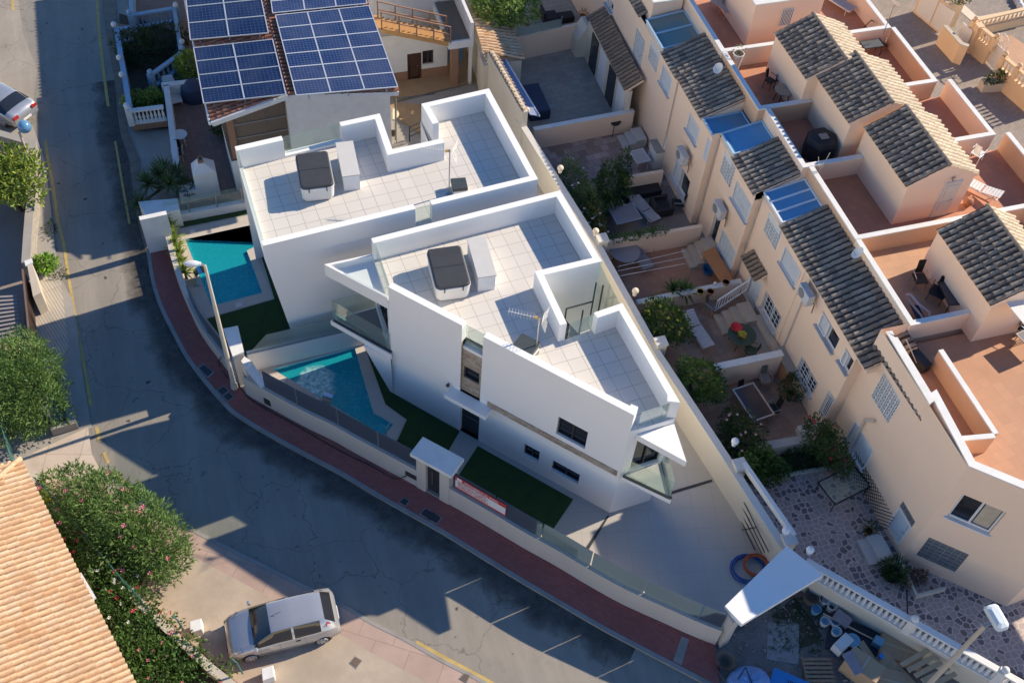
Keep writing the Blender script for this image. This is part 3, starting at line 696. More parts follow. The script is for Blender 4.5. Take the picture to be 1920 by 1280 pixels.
def frontwall(s0, s1, h, joints, label, gh=1.05, panel=SMOKE):
    t = thing('front_wall', label, 'wall', sub(wallB, s0, s1)[0].to_tuple(), 'walls along the red pavement')
    pts = sub(wallB, s0, s1)
    MB().strip(pts, 0, h, .24).build('wall', WALLM, t)
    js = [sp(*j, h) for j in joints]
    for a, b in zip(js, js[1:]):
        pp = off(sub(wallB, a+.03, b-.03), .13); MB().strip(pp, h-.03, h+gh, .035).build('glass_panel', panel, t)
    for j in js[1:-1]:
        c = off(sub(wallB, j, j+.05), .10)[0]; MB().box((c.x, c.y, h+.05), (.05, .05, .12)).build('clamp', METAL, t)
    return t
frontwall(sA0+.05, sA1, .95, [(352, 556), (392, 622), (432, 676)], 'pale curved front wall beside the palm hedge of the far villa', gh=.75)
fw2 = frontwall(sB0, sB1, GTOP, [(497, 722), (557, 758), (631, 799), (706, 841), (780, 884)], 'pale front wall with dark glass panels between the lamp post and the gate')
fw3 = frontwall(sC0, sC1, GTOP, [(844, 918), (924, 963), (1011, 1013), (1104, 1065), (1204, 1118), (1308, 1163), (1352, 1180)], 'pale front wall with frosted panels running from the gate to the corner')
# meter flaps and cables in the wall
def onwallbox(parent, wallpts, s, z, w_, h_, m, name, d=.02):
    p = sub(wallpts, s, s+.1); a, b = p[0], p[-1]; u = (b-a).normalized(); n = V(u.y, -u.x)
    c = a+n*d/2; return MB().box((c.x, c.y, z), (w_, d, h_), rz=math.atan2(u.y, u.x)).build(name, m, parent)
onwallbox(fw2, wallB, nearest_s(wallB, P(498, 757, .5)), .5, .32, .4, DARK, 'meter_flap')
onwallbox(fw2, wallB, nearest_s(wallB, P(769, 898, .6)), .72, .55, .3, DARK, 'letter_box')
# portal
gp = thing('entrance_portal', 'cream porch gate with a flat white top and dark door at the pavement', 'gate', P(810, 925, ZG).to_tuple())
g0, g1 = sub(wallB, sB1, sC0)[0], sub(wallB, sB1, sC0)[-1]; gu = (g1-g0).normalized(); gn = V(-gu.y, gu.x); gl = (g1-g0).length
def gq(s, d): return g0+gu*s+gn*d
for a, b in ((0, .42), (gl-.42, gl)): MB().prism([gq(a, -.03), gq(b, -.03), gq(b, .6), gq(a, .6)], 0, 2.42).build('pillar', WALLM, gp)
MB().prism([gq(-.18, -.16), gq(gl+.18, -.16), gq(gl+.18, .72), gq(-.18, .72)], 2.42, 2.62).build('lintel', WHITE2, gp)
d_ = MB().prism([gq(.42, .12), gq(gl-.42, .12), gq(gl-.42, .17), gq(.42, .17)], .2, 2.4).build('door', DARK, gp)
MB().beam(gq(.65, .08)+V(0, 0, .8), gq(.65, .08)+V(0, 0, 1.7), .04, .04).build('handle', METAL, d_)
MB().prism([gq(.42, .0), gq(gl-.42, .0), gq(gl-.42, .7), gq(.42, .7)], 0, .2).build('threshold', CONC, gp)
MB().prism([gq(gl-.28, -.05), gq(gl-.02, -.05), gq(gl-.02, -.03), gq(gl-.28, -.03)], 2.28, 2.42).build('number_plate', mat('yellow_tag', (.45, .38, .12), .6), gp)
# red and white banner tied to the first panel right of the gate
def fontmesh(s, size, m, parent, M, name='lettering', al='LEFT', bold=.0):
    c = bpy.data.curves.new('txt', 'FONT'); c.body = s; c.size = size; c.align_x = al; c.extrude = .002; c.offset = bold; c.resolution_u = 2
    o = bpy.data.objects.new('txt', c); COL.objects.link(o); dg = bpy.context.evaluated_depsgraph_get()
    me = bpy.data.meshes.new_from_object(o.evaluated_get(dg)); bpy.data.objects.remove(o)
    mb = MB(); mb.v = [tuple(M @ v.co) for v in me.vertices]; mb.f = [tuple(p.vertices) for p in me.polygons]
    return mb.build(name, m, parent)
RED = mat('sign_red', (.50, .05, .04), .5, .05, 3); SWHT = mat('sign_white', (.72, .70, .70), .5, .04, 4)
b0 = sp(847, 917, GTOP+.3); bp = off(sub(wallB, b0, b0+2.25), .09)
ba, bb = bp[0], bp[-1]; bu = (bb-ba).normalized(); bL = (bb-ba).length; bnn = V(-bu.y, bu.x)
bn = thing('banner', 'red and white lettered banner on the glass right of the gate', 'banner', (ba.x, ba.y, GTOP+.12))
def brect(s0, s1, z0, z1, d): 
    return [ba+bu*s0-bnn*d+V(0, 0, z0), ba+bu*s1-bnn*d+V(0, 0, z0), ba+bu*s1-bnn*d+V(0, 0, z1), ba+bu*s0-bnn*d+V(0, 0, z1)]
zb = GTOP+.12
MB().prism([ba, bb, bb+bnn*.012, ba+bnn*.012], zb, zb+.85).build('sheet', RED, bn)
MB().poly(brect(.02, bL-.02, zb+.12, zb+.60, .004)).build('text_field', SWHT, bn)
Mx = Matrix(((bu.x, 0, -bnn.x, 0), (bu.y, 0, -bnn.y, 0), (0, 1, 0, 0), (0, 0, 0, 1)))
def btxt(s, x, z, size, m): fontmesh(s, size, m, bn, Matrix.Translation(ba+bu*x-bnn*.008+V(0, 0, z)) @ Mx, bold=.002)
btxt('PROHIBIDO EL PASO', .42, zb+.66, .16, SWHT)
MB().add(brect(.08, .30, zb+.62, zb+.82, .006), [(0, 1, 2, 3)]).build('emblem', SWHT, bn)
for k in range(4): btxt(['OBRA PRIVADA - NO PASAR', 'PRIVATE PROPERTY KEEP OUT', 'ACCESO SOLO A PERSONAL', 'AUTORIZADO CASCO BOTAS'][k], .12, zb+.50-.11*k, .10, RED)
# block at the upper end of the pavement
pa, pb_ = P(262, 413, 2.25), P(313, 402, 2.25)
t = MB().strip([V(pa.x, pa.y), V(pb_.x, pb_.y)], 0, 2.25, .24).build('garden_wall', WHITE2, None, label='tall white wall end closing the top of the red pavement', cat='wall')
nw0, nw1 = P(312, 408, .6), P(482, 376, .6)
t = thing('garden_wall', 'low white wall behind the grass strip with slim glass posts', 'wall', (nw0.x, nw0.y, 0))
MB().strip([V(nw0.x, nw0.y), V(nw1.x, nw1.y)], 0, .6, .26).build('wall', WHITE2, t)
for x, y in ((356, 402), (408, 392), (455, 383)):
    c = P(x, y-4, .6); MB().tube(c, c+V(0, 0, .95), .03).build('post', METAL, t)
n0, n1 = off([V(nw0.x, nw0.y), V(nw1.x, nw1.y)], .13); rail([n0, n1], .62, 1.5, t, t=.015)
# wall between the two villa gardens with its glass screen
t = thing('garden_wall', 'white dividing wall with a greenish glass screen between the two pools', 'wall', (2, 29, 0))
MB().strip([V(-.80, 28.93), V(4.62, 29.23)], 0, 1.25, -.22).build('wall', WHITE, t)
MB().prism([V(-.78, 28.73), V(4.62, 29.02), V(4.62, 29.05), V(-.78, 28.76)], 1.25, 1.29).build('rail_channel', METAL, t)
rail([V(.1, 28.82), V(4.6, 29.1)], 1.28, 2.2, t, FROST, t=.02)
MB().add([V(-.70, 28.77, 1.28), V(.1, 28.82, 1.28), V(.1, 28.82, 2.2)], [(0, 1, 2)]).build('glass_screen', FROST, t)
# chunky pillar behind the lamp post and the angled white wing beside it
t = thing('gate_pier', 'square white pier with a flat top standing behind the leaning-looking lamp post', 'pier', P(452, 724, ZG).to_tuple())
pc = PP('420,619 446,614 457,660 437,668', 2.2); MB().prism([V(p.x, p.y) for p in pc], 0, 2.2).build('shaft', WALLM, t)
pc2 = [V(p.x, p.y) for p in pc]; cc = sum(pc2, V(0, 0))/4; MB().prism([cc+(p-cc)*1.06 for p in pc2], 2.2, 2.27).build('cap', WHITE2, t)
t = thing('corner_wing', 'white folded plaster corner with loose black cables by the triangular pool', 'wall', P(470, 735, ZG).to_tuple())
q1, q2, q3 = P(452, 676, 2.0), P(458, 668, 2.0), P(492, 722, 1.33)
MB().prism([V(q1.x, q1.y), V(q2.x, q2.y), V(q2.x+.25, q2.y-.3), V(q1.x+.1, q1.y-.35)], 0, 2.0).add([V(q2.x, q2.y, 2.0), V(q2.x+.25, q2.y-.3, 2.0), V(q3.x+.2, q3.y, 1.32), V(q3.x-.1, q3.y-.15, 1.32), V(q1.x+.1, q1.y-.35, 1.9)], [(0, 1, 2), (0, 2, 3), (0, 3, 4)]).build('wing', WHITE2, t)
def cable(name, px, label, m, r=.018, par=None):
    pts = smooth([P(x, y, z) for x, y, z in px], 5) if False else [P(x, y, z) for x, y, z in px]
    o = []
    for i in range(len(pts)-1):
        a, b, c, d = pts[max(0, i-1)], pts[i], pts[i+1], pts[min(len(pts)-1, i+2)]
        for j in range(6):
            q = j/6; o.append(.5*((2*b)+(c-a)*q+(2*a-5*b+4*c-d)*q*q+(3*b-a-3*c+d)*q**3))
    o.append(pts[-1])
    return MB().path(o, r, 5).build(name, m, par, label=label, cat=None if par else 'cable')
BLK = mat('black_rubber', (.02, .02, .022), .6, .1, 8)
cable('cable', [(415, 668, 1.0), (411, 684, .16), (425, 705, .14), (452, 727, .14), (475, 752, .14), (560, 800, .14), (640, 846, .14), (700, 875, .14), (738, 896, .14), (762, 892, .5)], 'black cable lying along the foot of the front wall', BLK, .022)
cable('cable', [(455, 698, 1.5), (462, 708, 1.3), (465, 702, 1.3), (474, 700, 1.4), (478, 716, 1.2), (477, 722, 1.2)], None, BLK, .014, par=t)
# street lamps
def Hfind(bx, by, bz, tx, ty):
    b = P(bx, by, bz); best = (1e9, 0)
    for k in range(200):
        z = bz+k*.06; c = RC @ (V(b.x, b.y, z)-V(0, 0, CAMH)); e = math.hypot(960+FPX*c.x/c.z-tx, 640+FPX*c.y/c.z-ty)
        if e < best[0]: best = (e, z)
    return b, best[1]
b, zt = Hfind(440, 726, ZG, 383, 498)
t = thing('street_lamp', 'tall cream street lamp post rising from the red pavement by the pool', 'street lamp', b.to_tuple(), 'street lamps')
POSTM = mat('painted_post', (.56, .50, .42), .6, .08, 3, dirt=.2)
MB().tube(b, V(b.x, b.y, zt), .11, .055, 12).build('post', POSTM, t)
MB().tube(b, b+V(0, 0, .35), .15, .14, 12).build('foot', POSTM, t)
hp = V(b.x, b.y, zt)
MB().tube(hp, hp+V(-.18, .05, .06), .04).build('arm', METAL, t)
def lamphead(c, d, par, L=.62, W=.28, m=None):
    rings = []; n = 10
    for k in range(9):
        a = k/8; r = math.sin(math.pi*min(.98, max(.08, a)))**.5
        rings.append([c+d*(L*(a-.5))+V(-d.y, d.x)*(W/2*r*math.cos(2*math.pi*i/n))+V(0, 0, .09*r*math.sin(2*math.pi*i/n)) for i in range(n)])
    mb = MB()
    for A, B in zip(rings, rings[1:]): mb.add(A+B, [(i, (i+1) % n, n+(i+1) % n, n+i) for i in range(n)])
    mb.add(rings[0], [tuple(range(n))[::-1]]); mb.add(rings[-1], [tuple(range(n))])
    h = mb.build('lamp_head', m or mat('lamp_shell', (.62, .64, .66), .4, .03, 4), par, smooth=True); return h
lamphead(hp+V(-.42, .12, .08), V(-1, .25).normalized(), t)
b, zt = Hfind(76, 352, 0, 33, 250)
t = thing('street_lamp', 'pink-white lamp post with a blue glass globe at the upper left tree', 'street lamp', b.to_tuple(), 'street lamps')
MB().tube(b, V(b.x, b.y, zt), .075, .05, 10).build('post', mat('pinkish_post', (.55, .42, .37), .6, .08, 3), t)
MB().ball((b.x+.28, b.y+.1, zt+.2), .30, 12).build('globe', mat('blue_globe', (.10, .24, .42), .15, .05, 3), t, smooth=True)
MB().beam((b.x, b.y, zt), (b.x+.2, b.y+.08, zt-.02), .05, .05).build('arm', POSTM, t)
b = P(1847, 1172, 7.4); 
t = thing('street_lamp', 'grey street lamp with a pale box head over the lower right patio wall', 'street lamp', (b.x, b.y, 0), 'street lamps')
MB().tube((b.x, b.y, 0), (b.x, b.y, 7.4), .10, .065, 12).build('post', mat('dusty_post', (.44, .39, .33), .6, .08, 3), t)
hd = P(1868, 1157, 7.55)
MB().tube((b.x, b.y, 7.4), (hd.x-.1, hd.y-.1, 7.5), .04).build('arm', METAL, t)
mb = MB(); 
def octa(c, lx, ly, z, r): return [V(c.x+sx*lx+(-sx*r if k else 0), c.y+sy*ly+(0 if k else -sy*r), z) for sx, sy, ks in ((1, 1, (0, 1)), (-1, 1, (1, 0)), (-1, -1, (0, 1)), (1, -1, (1, 0))) for k in ks]
rg = [octa(hd, .17, .36, 7.42, .05), octa(hd, .22, .42, 7.52, .07), octa(hd, .20, .38, 7.66, .08), octa(hd, .10, .26, 7.72, .05)]
for A, B in zip(rg, rg[1:]): mb.add(A+B, [(i, (i+1) % 8, 8+(i+1) % 8, 8+i) for i in range(8)])
mb.add(rg[-1], [tuple(range(8))]); mb.add(rg[0], [tuple(range(8))[::-1]]); mb.build('lamp_head', mat('frosty_plastic', (.60, .66, .68), .3, .03, 3), t)
# manholes and drains
def manhole(px, label, frames=1, z=ZG, m=None):
    q = PP(px, z); t = thing('manhole_cover', label, 'manhole', q[0].to_tuple(), 'covers set in the pavements')
    c = sum(q, V(0, 0))/4
    MB().prism([c+(p-c)*1.22 for p in q], z-.05, z+.012).build('frame', CONC2, t)
    MB().prism(q, z-.05, z+.02).build('cover', m or DARK, t); return t
manhole('373,690 382,684 399,697 389,706', 'dark cover nearest the kerb, left of the lamp post')
manhole('408,732 420,724 428,733 416,740', 'small dark cover, upper of the two by the lamp post')
manhole('419,743 430,736 438,744 427,751', 'small dark cover, lower of the two by the lamp post')
manhole('749,941 757,933 767,939 760,948', 'single small cover in the red pavement left of the gate')
manhole('789,963 798,953 813,962 804,973', 'left half of the double cover in front of the gate')
manhole('804,973 813,962 827,970 819,981', 'right half of the double cover in front of the gate')
manhole('657,1242 666,1231 678,1238 668,1251', 'square brown cover in the stained forecourt below the car', z=.105, m=mat('rusty_iron', (.14, .10, .075), .8, .2, 4))
manhole('863,1271 871,1262 881,1266 875,1278', 'square brown cover at the road edge, bottom centre', z=.1, m=MATS['rusty_iron'])
# pool fittings
SKM = mat('skimmer_lid', (.66, .62, .58), .5, .03, 3)
for px, lb in (('355,432 365,430 366,436 356,438', 'skimmer lid on the upper coping of the rectangular pool'), ('441,569 453,566 455,574 443,577', 'skimmer lid on the lower coping of the rectangular pool'),
               ('528,708 537,711 530,719 521,714', 'skimmer lid at the pointed corner of the triangular pool'), ('590,747 598,744 595,754 585,750', 'skimmer lid on the coping behind the dark glass')):
    MB().prism(PP(px, ZG+.03), ZG, ZG+.045).build('skimmer_lid', SKM, None, label=lb, cat='pool lid', group='white lids in the pool coping')
def spout(c, d, label):
    t = thing('pool_spout', label, 'pool spout', c.to_tuple(), 'curved waterfall spouts')
    n = V(-d.y, d.x)*.2; mb = MB(); pr = [(0, 0), (0, .35), (.04, .55), (.16, .68), (.34, .70), (.48, .62)]
    for (a, z), (a2, z2) in zip(pr, pr[1:]):
        p, q = c+d*a+V(0, 0, z), c+d*a2+V(0, 0, z2)
        k = Vector((-(z2-z)*d.x, -(z2-z)*d.y, (a2-a))).normalized()*.035
        mb.add([p-n, p+n, q+n, q-n, p-n+k, p+n+k, q+n+k, q-n+k], [(0, 1, 2, 3), (7, 6, 5, 4), (0, 3, 7, 4), (1, 5, 6, 2)])
    mb.build('blade', mat('polished_steel', (.6, .66, .72), .15, .02, 3, metal=1), t)
    MB().box(c+V(0, 0, .02), (.3, .5, .04)).build('foot', METAL, t)
spout(P(368, 530, ZG), V(1, .2).normalized(), 'curved steel spout beside the rectangular pool')
spout(P(613, 768, ZG), V(.6, .8).normalized(), 'curved steel spout behind the glass at the triangular pool')
a = P(725, 825, ZG); b = P(738, 800, ZG+.05)
t = thing('pool_handrail', 'slim handrail at the steps of the triangular pool', 'handrail', a.to_tuple())
MB().path([a, a+V(0, 0, .8), V(b.x, b.y, .85)], .02, 6).build('rail', METAL, t)
# boundary wall between the villas and the terrace back yards
BW = [V(12.6, 47.), V(13.55, 42.), V(14.15, 39.4), V(15.22, 30.5), V(15.68, 24.1), V(16.42, 19.), V(17.0, 14.75)]
t = thing('boundary_wall', 'long cream boundary wall between the villas and the back yards', 'wall', (15.5, 25, 0))
MB().strip(BW[2:], 0, 1.95, -.22).build('wall', CREAMW, t)
bw = MB(); 
def shift(p, dx): return [V(q.x+dx, q.y) for q in p]
MB().strip(shift(BW[2:], -.04), 1.95, 2.03, -.30).build('coping', mat('coping_stone', (.60, .57, .52), .7, .05, 3), t)
for y in (30.7, 24.6, 18.3, 14.9):
    x = 15.2 if y > 30 else 15.66 if y > 24 else 16.5 if y > 18 else 16.98
    MB().box((x+.06, y, 1.1), (.42, .42, 2.2)).build('pier', CREAMW, t)
    MB().box((x+.06, y, 2.24), (.5, .5, .08)).build('pier_cap', MATS['coping_stone'], t)
for k, (x, y, lb) in enumerate(((1116, 440, 'cream ball finial beside the lemon trees'), (1190, 552, 'cream urn finial on the boundary wall above the glass stair screen'), (1050, 322, 'cream ball finial at the overgrown yard'), (1376, 833, 'large white ball finial at the bushy pier'),
        (1471, 1000, 'white ball finial above the blue-white wall top'), (1516, 1036, 'white ball finial where the balustrade starts'), (987, 213, 'cream urn at the top end of the boundary wall'))):
    c = P(x, y, 2.25); t = thing('finial', lb, 'finial', c.to_tuple(), 'ball finials on the walls')
    fm = mat('finial_cream', (.66, .58, .46), .7, .05, 4) if k < 3 or k == 6 else mat('finial_white', (.72, .74, .76), .6, .04, 4)
    MB().lathe(c, [(.08, -.05), (.09, .02), (.05, .06), (.06, .1)], 12).build('foot', fm, t, smooth=True); MB().ball(c+V(0, 0, .23), .15, 12).build('ball', fm, t, smooth=True)
# white-blue top rail along the lower part of the wall with a step in it
tp = [V(q.x+.30, q.y) for q in BW[5:]]
MB().strip([V(16.80, 18.3), V(17.35, 15.0)], 2.03, 2.32, -.16).build('wall_rail', WHITE2, None, label='white painted rail on the lowest stretch of the boundary wall', cat='rail')
# black tubular gate section leaning on the wall
t = thing('gate_section', 'black tubular gate section leaning on the cream wall', 'metal gate', P(1428, 1035, ZG).to_tuple())
for (x0, y0, x1, y1) in ((1375, 944, 1415, 1030), (1381, 943, 1428, 1037), (1388, 942, 1434, 1035), (1395, 941, 1441, 1034)):
    k = (x0-1375)/20; MB().tube(P(x0, y0, .2+1.1*k), P(x1, y1, .2+1.1*k), .022).build('bar', BLK, t)
MB().tube(P(1391, 993, .25), P(1418, 988, 1.3), .022).build('crossbar', BLK, t)
# coiled hoses
def coil(c, r, n, m, par, name, zz=.0, seed=1):
    rnd = random.Random(seed); pts = []
    for i in range(n*16+1):
        a = 2*math.pi*i/16; rr = r*(1+.10*math.sin(a*.37+seed)+.05*math.sin(a*1.3)); pts.append(Vector(c)+V(rr*math.cos(a), rr*.92*math.sin(a), zz+.03+.018*(i/16)+.02*math.sin(a*2.1)))
    return MB().path(pts, .018, 5).build(name, m, par)
c = P(1408, 1066, ZG); t = thing('hose_coil', 'coiled orange and blue hoses on the villa forecourt', 'hoses', c.to_tuple())
coil(c+V(-.14, 0), .62, 7, mat('blue_hose', (.03, .10, .34), .45, .05, 5), t, 'blue_hose', 0, 2); coil(c+V(.18, .02), .46, 9, mat('orange_hose', (.42, .10, .04), .45, .1, 5), t, 'orange_hose', .08, 5)
# raised slab canopy over the corner gate
q = PP('1358,1138 1390,1172 1542,1080 1474,1025', 2.3); q = [V(p.x, p.y) for p in q]
t = thing('corner_canopy', 'large pale blue-white slab canopy over the corner gate', 'canopy', (q[0].x, q[0].y, 0))
MB().prism(q, 2.2, 2.42).build('slab', WHITE, t)
a = P(1352, 1205, .05); MB().prism([V(a.x-.12, a.y-.15), V(a.x+.25, a.y-.05), V(a.x+.2, a.y+.3), V(a.x-.15, a.y+.2)], 0, 2.2).build('pillar', WALLM, t)
a = q[2]*.5+q[3]*.5; MB().box((a.x-.3, a.y-.1, 1.1), (.35, .35, 2.2)).build('pillar', WALLM, t)
# ================================================================== TERRACED ROW
PANM = mat('channel_tile_dark', (.085, .065, .052), .9, .3, 6)  # channels darker than the barrels: shade between tiles put into the colour
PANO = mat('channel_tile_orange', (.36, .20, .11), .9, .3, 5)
PANC = mat('channel_tile_sunlit', (.36, .28, .19), .9, .25, 5)
def tileroof(name, A, B, C, D, m, par, cw=.27, cl=.34, amp=.085, seed=0, jit=1.0, pan=None):
    "barrel tiles on the plane A(eave start) B(eave end) C(top end) D(top start); barrels run eave -> top"
    rnd = random.Random(seed); A, B, C, D = (Vector(q) for q in (A, B, C, D))
    nc = max(1, round((B-A).length/cw)); nr = max(1, round((D-A).length/cl)); mb = MB(); pn = MB()
    nrm = (B-A).cross(D-A).normalized()
    if nrm.z < 0: nrm = -nrm
    K = 6
    prof = [(0, .0), (.13, .05), (.26, .75), (.46, 1.0), (.66, .75), (.80, .05), (1, 0)]
    for i in range(nc):
        for j in range(nr):
            jz = rnd.uniform(-.012, .016)*jit; js = rnd.uniform(-.14, .14)*jit; tw = rnd.uniform(-.012, .012)*jit
            pts = []
            for v, lift in ((0, .045), (1.06, .004)):
                vv = min(1.0, (j+v+js*(0 if (j == 0 and v == 0) else 1)*.35)/nr); vv = max(0, vv)
                for (x, h) in prof:
                    u = (i+x)/nc; base = A*(1-u)*(1-vv)+B*u*(1-vv)+C*u*vv+D*(1-u)*vv
                    pts.append(base+nrm*(h*amp+lift+jz+tw*(x-.5)))
            n = len(prof); k0 = len(mb.f)
            fs = [(q, q+1, n+q+1, n+q) for q in range(1, n-2)]
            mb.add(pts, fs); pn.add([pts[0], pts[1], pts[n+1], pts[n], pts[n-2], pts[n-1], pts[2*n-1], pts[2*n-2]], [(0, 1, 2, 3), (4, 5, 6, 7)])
            # front lip
            lip = [p-nrm*.03 for p in pts[:n]]; b = len(mb.v); mb.v += [tuple(p) for p in lip]; b2 = b-2*n
            for q in range(1, n-2): mb.f.append((b2+q, b+q, b+q+1, b2+q+1))
            for q in range(k0, len(mb.f)): mb.uv[q] = [(i+.5, j+.5)]*4
    o = mb.build(name, m, par)
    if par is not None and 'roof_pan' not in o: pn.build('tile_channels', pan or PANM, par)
    return o
def soffit(pts, t, m, par, name='roof_base'):
    a = [Vector(p) for p in pts]; n = (a[1]-a[0]).cross(a[3]-a[0]).normalized(); n = -n if n.z < 0 else n
    return MB().add([p+n*.003 for p in a]+[p-n*t for p in a], [(0, 1, 2, 3), (7, 6, 5, 4), (0, 4, 5, 1), (1, 5, 6, 2), (2, 6, 7, 3), (3, 7, 4, 0)]).build(name, m, par)
def lattice(A, B, h, par, m=None, name='lattice_screen', cell=.21, d=.03, th=.03):
    "pierced screen: bars crossing in a diamond/square grid inside hole h"
    u = V(B.x-A.x, B.y-A.y).normalized(); nin = V(-u.y, u.x); s0, s1, z0, z1 = h; mb = MB()
    q = lambda s, z: V(A.x, A.y)+u*s+nin*d+V(0, 0, z)
    n = max(2, round((s1-s0)/cell)); k = max(2, round((z1-z0)/cell))
    for i in range(n+1): s = s0+(s1-s0)*i/n; mb.beam(q(s, z0), q(s, z1), .05, .035 if i % 2 else .055)
    for j in range(k+1): z = z0+(z1-z0)*j/k; mb.beam(q(s0, z)+nin*.002, q(s1, z)+nin*.002, .046, .05)
    for i in range(n):
        for j in range(k):
            c = q(s0+(s1-s0)*(i+.5)/n, z0+(z1-z0)*(j+.5)/k); mb.box(c, (.07, .044, .07), M=Matrix.Rotation(math.atan2(u.y, u.x), 4, 'Z') @ Matrix.Rotation(R_(45), 4, 'Y'))
    return mb.build(name, m or SHUT, par)
def louvre(A, B, h, par, m=None, name='shutter', grid=False, d=.05, fw=.05):
    u = V(B.x-A.x, B.y-A.y).normalized(); nin = V(-u.y, u.x); s0, s1, z0, z1 = h
    q = lambda s, z, k=d: V(A.x, A.y)+u*s+nin*k+V(0, 0, z)
    mb = MB(); mb.prism([q(s0, 0, d), q(s1, 0, d), q(s1, 0, d+.03), q(s0, 0, d+.03)], z0, z1)
    k = int((z1-z0)/.07)
    for j in range(k): z = z0+(z1-z0)*(j+.5)/k; mb.beam(q(s0+.03, z, d-.01), q(s1-.03, z, d-.01), .02, .045)
    if grid:
        for i in range(1, 5): s = s0+(s1-s0)*i/5; mb.beam(q(s, z0, d-.03), q(s, z1, d-.03), .015, .03)
        for j in range(1, 6): z = z0+(z1-z0)*j/6; mb.beam(q(s0, z, d-.03), q(s1, z, d-.03), .015, .03)
    f = mb.build(name, m or SHUT, par)
    fr = MB()
    for a, b in (((s0, z0), (s0, z1)), ((s1, z0), (s1, z1))): fr.beam(q(*a, -.01), q(*b, -.01), .05, fw)
    for z in (z0, z1): fr.beam(q(s0, z, -.01), q(s1, z, -.01), .052, fw)
    fr.build('frame', WFRAME, f); return f
def sill(A, B, h, par, m=None, out=.12, th=.06):
    u = V(B.x-A.x, B.y-A.y).normalized(); no = V(u.y, -u.x); s0, s1, z0, z1 = h
    q = lambda s, k: V(A.x, A.y)+u*s+no*k
    return MB().prism([q(s0-.08, -.01), q(s1+.08, -.01), q(s1+.08, out), q(s0-.08, out)], z0-th, z0-.002).build('sill', m or mat('sill_stone', (.50, .50, .52), .6, .05, 3), par)
def bars(A, B, h, par, n=5, m=None, name='window_bars', rows=0, d=-.04, r=.014):
    u = V(B.x-A.x, B.y-A.y).normalized(); nin = V(-u.y, u.x); s0, s1, z0, z1 = h; mb = MB()
    q = lambda s, z: V(A.x, A.y)+u*s+nin*d+V(0, 0, z)
    for i in range(n+1): s = s0+(s1-s0)*i/n; mb.tube(q(s, z0), q(s, z1), r, n=5)
    for j in range(rows+2): z = z0+(z1-z0)*j/(rows+1); mb.tube(q(s0, z), q(s1, z), r, n=5)
    return mb.build(name, m or WFRAME, par)
def panel_door(A, B, h, par, m, d=.08, handle=True, name='door', frame=WFRAME):
    u = V(B.x-A.x, B.y-A.y).normalized(); nin = V(-u.y, u.x); s0, s1, z0, z1 = h
    q = lambda s, z, k=d: V(A.x, A.y)+u*s+nin*k+V(0, 0, z)
    mb = MB().prism([q(s0+.05, 0), q(s1-.05, 0), q(s1-.05, 0, d+.04), q(s0+.05, 0, d+.04)], z0, z1-.05)
    w_ = s1-s0
    for a, b in ((.16, .44), (.52, .88)):
        z_0, z_1 = z0+(z1-z0)*a, z0+(z1-z0)*b; mb.beam(q(s0+.18, (z_0+z_1)/2, d-.008), q(s1-.18, (z_0+z_1)/2, d-.008), .016, z_1-z_0)
    o = mb.build(name, m, par)
    fr = MB()
    for s in (s0+.03, s1-.03): fr.beam(q(s, z0, .02), q(s, z1, .02), .06, .06)
    fr.beam(q(s0, z1-.03, .018), q(s1, z1-.03, .018), .06, .06); fr.build('frame', frame, o)
    if handle: MB().tube(q(s1-.14, z0+(z1-z0)*.47, d-.03), q(s1-.24, z0+(z1-z0)*.47, d-.05), .018).build('handle', METAL, o)
    return o
def acunit(c, rz, label, w_=.82, h_=.56, d=.30):
    t = thing('air_conditioner', label, 'air conditioner', (0, 0, 0), 'air conditioning units on the facade')
    MB().box((0, 0, 0), (w_, d, h_)).build('case', mat('ac_white', (.56, .57, .58), .5, .08, 4, dirt=.3), t, bevel=.015)
    mb = MB().lathe((0, 0, 0), [(.22, 0), (.22, .012)], 16); mb.v = [(v[0]-.12, -d/2-.004-v[2], v[1]) for v in mb.v]; mb.build('fan_grille', mat('grille_grey', (.22, .22, .23), .6, .1, 20), t)
    for sx in (-.3, .3): MB().beam((sx, -d/2, -h_/2-.03), (sx, d/2+.12, -h_/2-.03), .04, .05).build('bracket', METAL, t)
    MB().path([(.3, d/2, -.1), (.46, d/2+.05, -.2), (.46, d/2+.08, -.7)], .02, 6).build('pipe', BLK, t)
    t.location = c; t.rotation_euler = (0, 0, rz); return t
# -- west facades of the five houses; A -> B runs towards -Y, outside = -X
YU = [60.0, 36.5, 32.45, 28.65, 24.4, 19.95]          # party walls
XF = [20.55, 20.62, 20.98, 21.32, 21.35]              # facade planes
XR = [22.5, 22.52, 22.85, 23.12, 23.12]               # back of the lower tile strip = terrace parapet
XE = [31.2, 31.4, 32.1, 32.8, 32.8]                   # street-side parapet
ZT, ZTP = 5.8, 6.8
lab = ['beige terraced house at the top of the row, with the pale green-glazed roof lights', 'beige terraced house with bistro chairs and a flower pot on its roof terrace',
       'beige terraced house with the black covered box on its roof terrace', 'beige terraced house with the white bathroom door to its roof terrace', 'beige terraced house with loungers and black chair on its roof terrace']
HS = []
for i in range(5):
    A, B = V(XF[i], YU[i]), V(XF[i], YU[i+1])
    h = thing('terraced_house', lab[i], 'house', ((XF[i]+XE[i])/2, (min(YU[i], 45)+YU[i+1])/2, 0), 'houses of the beige terrace'); HS.append((h, A, B))
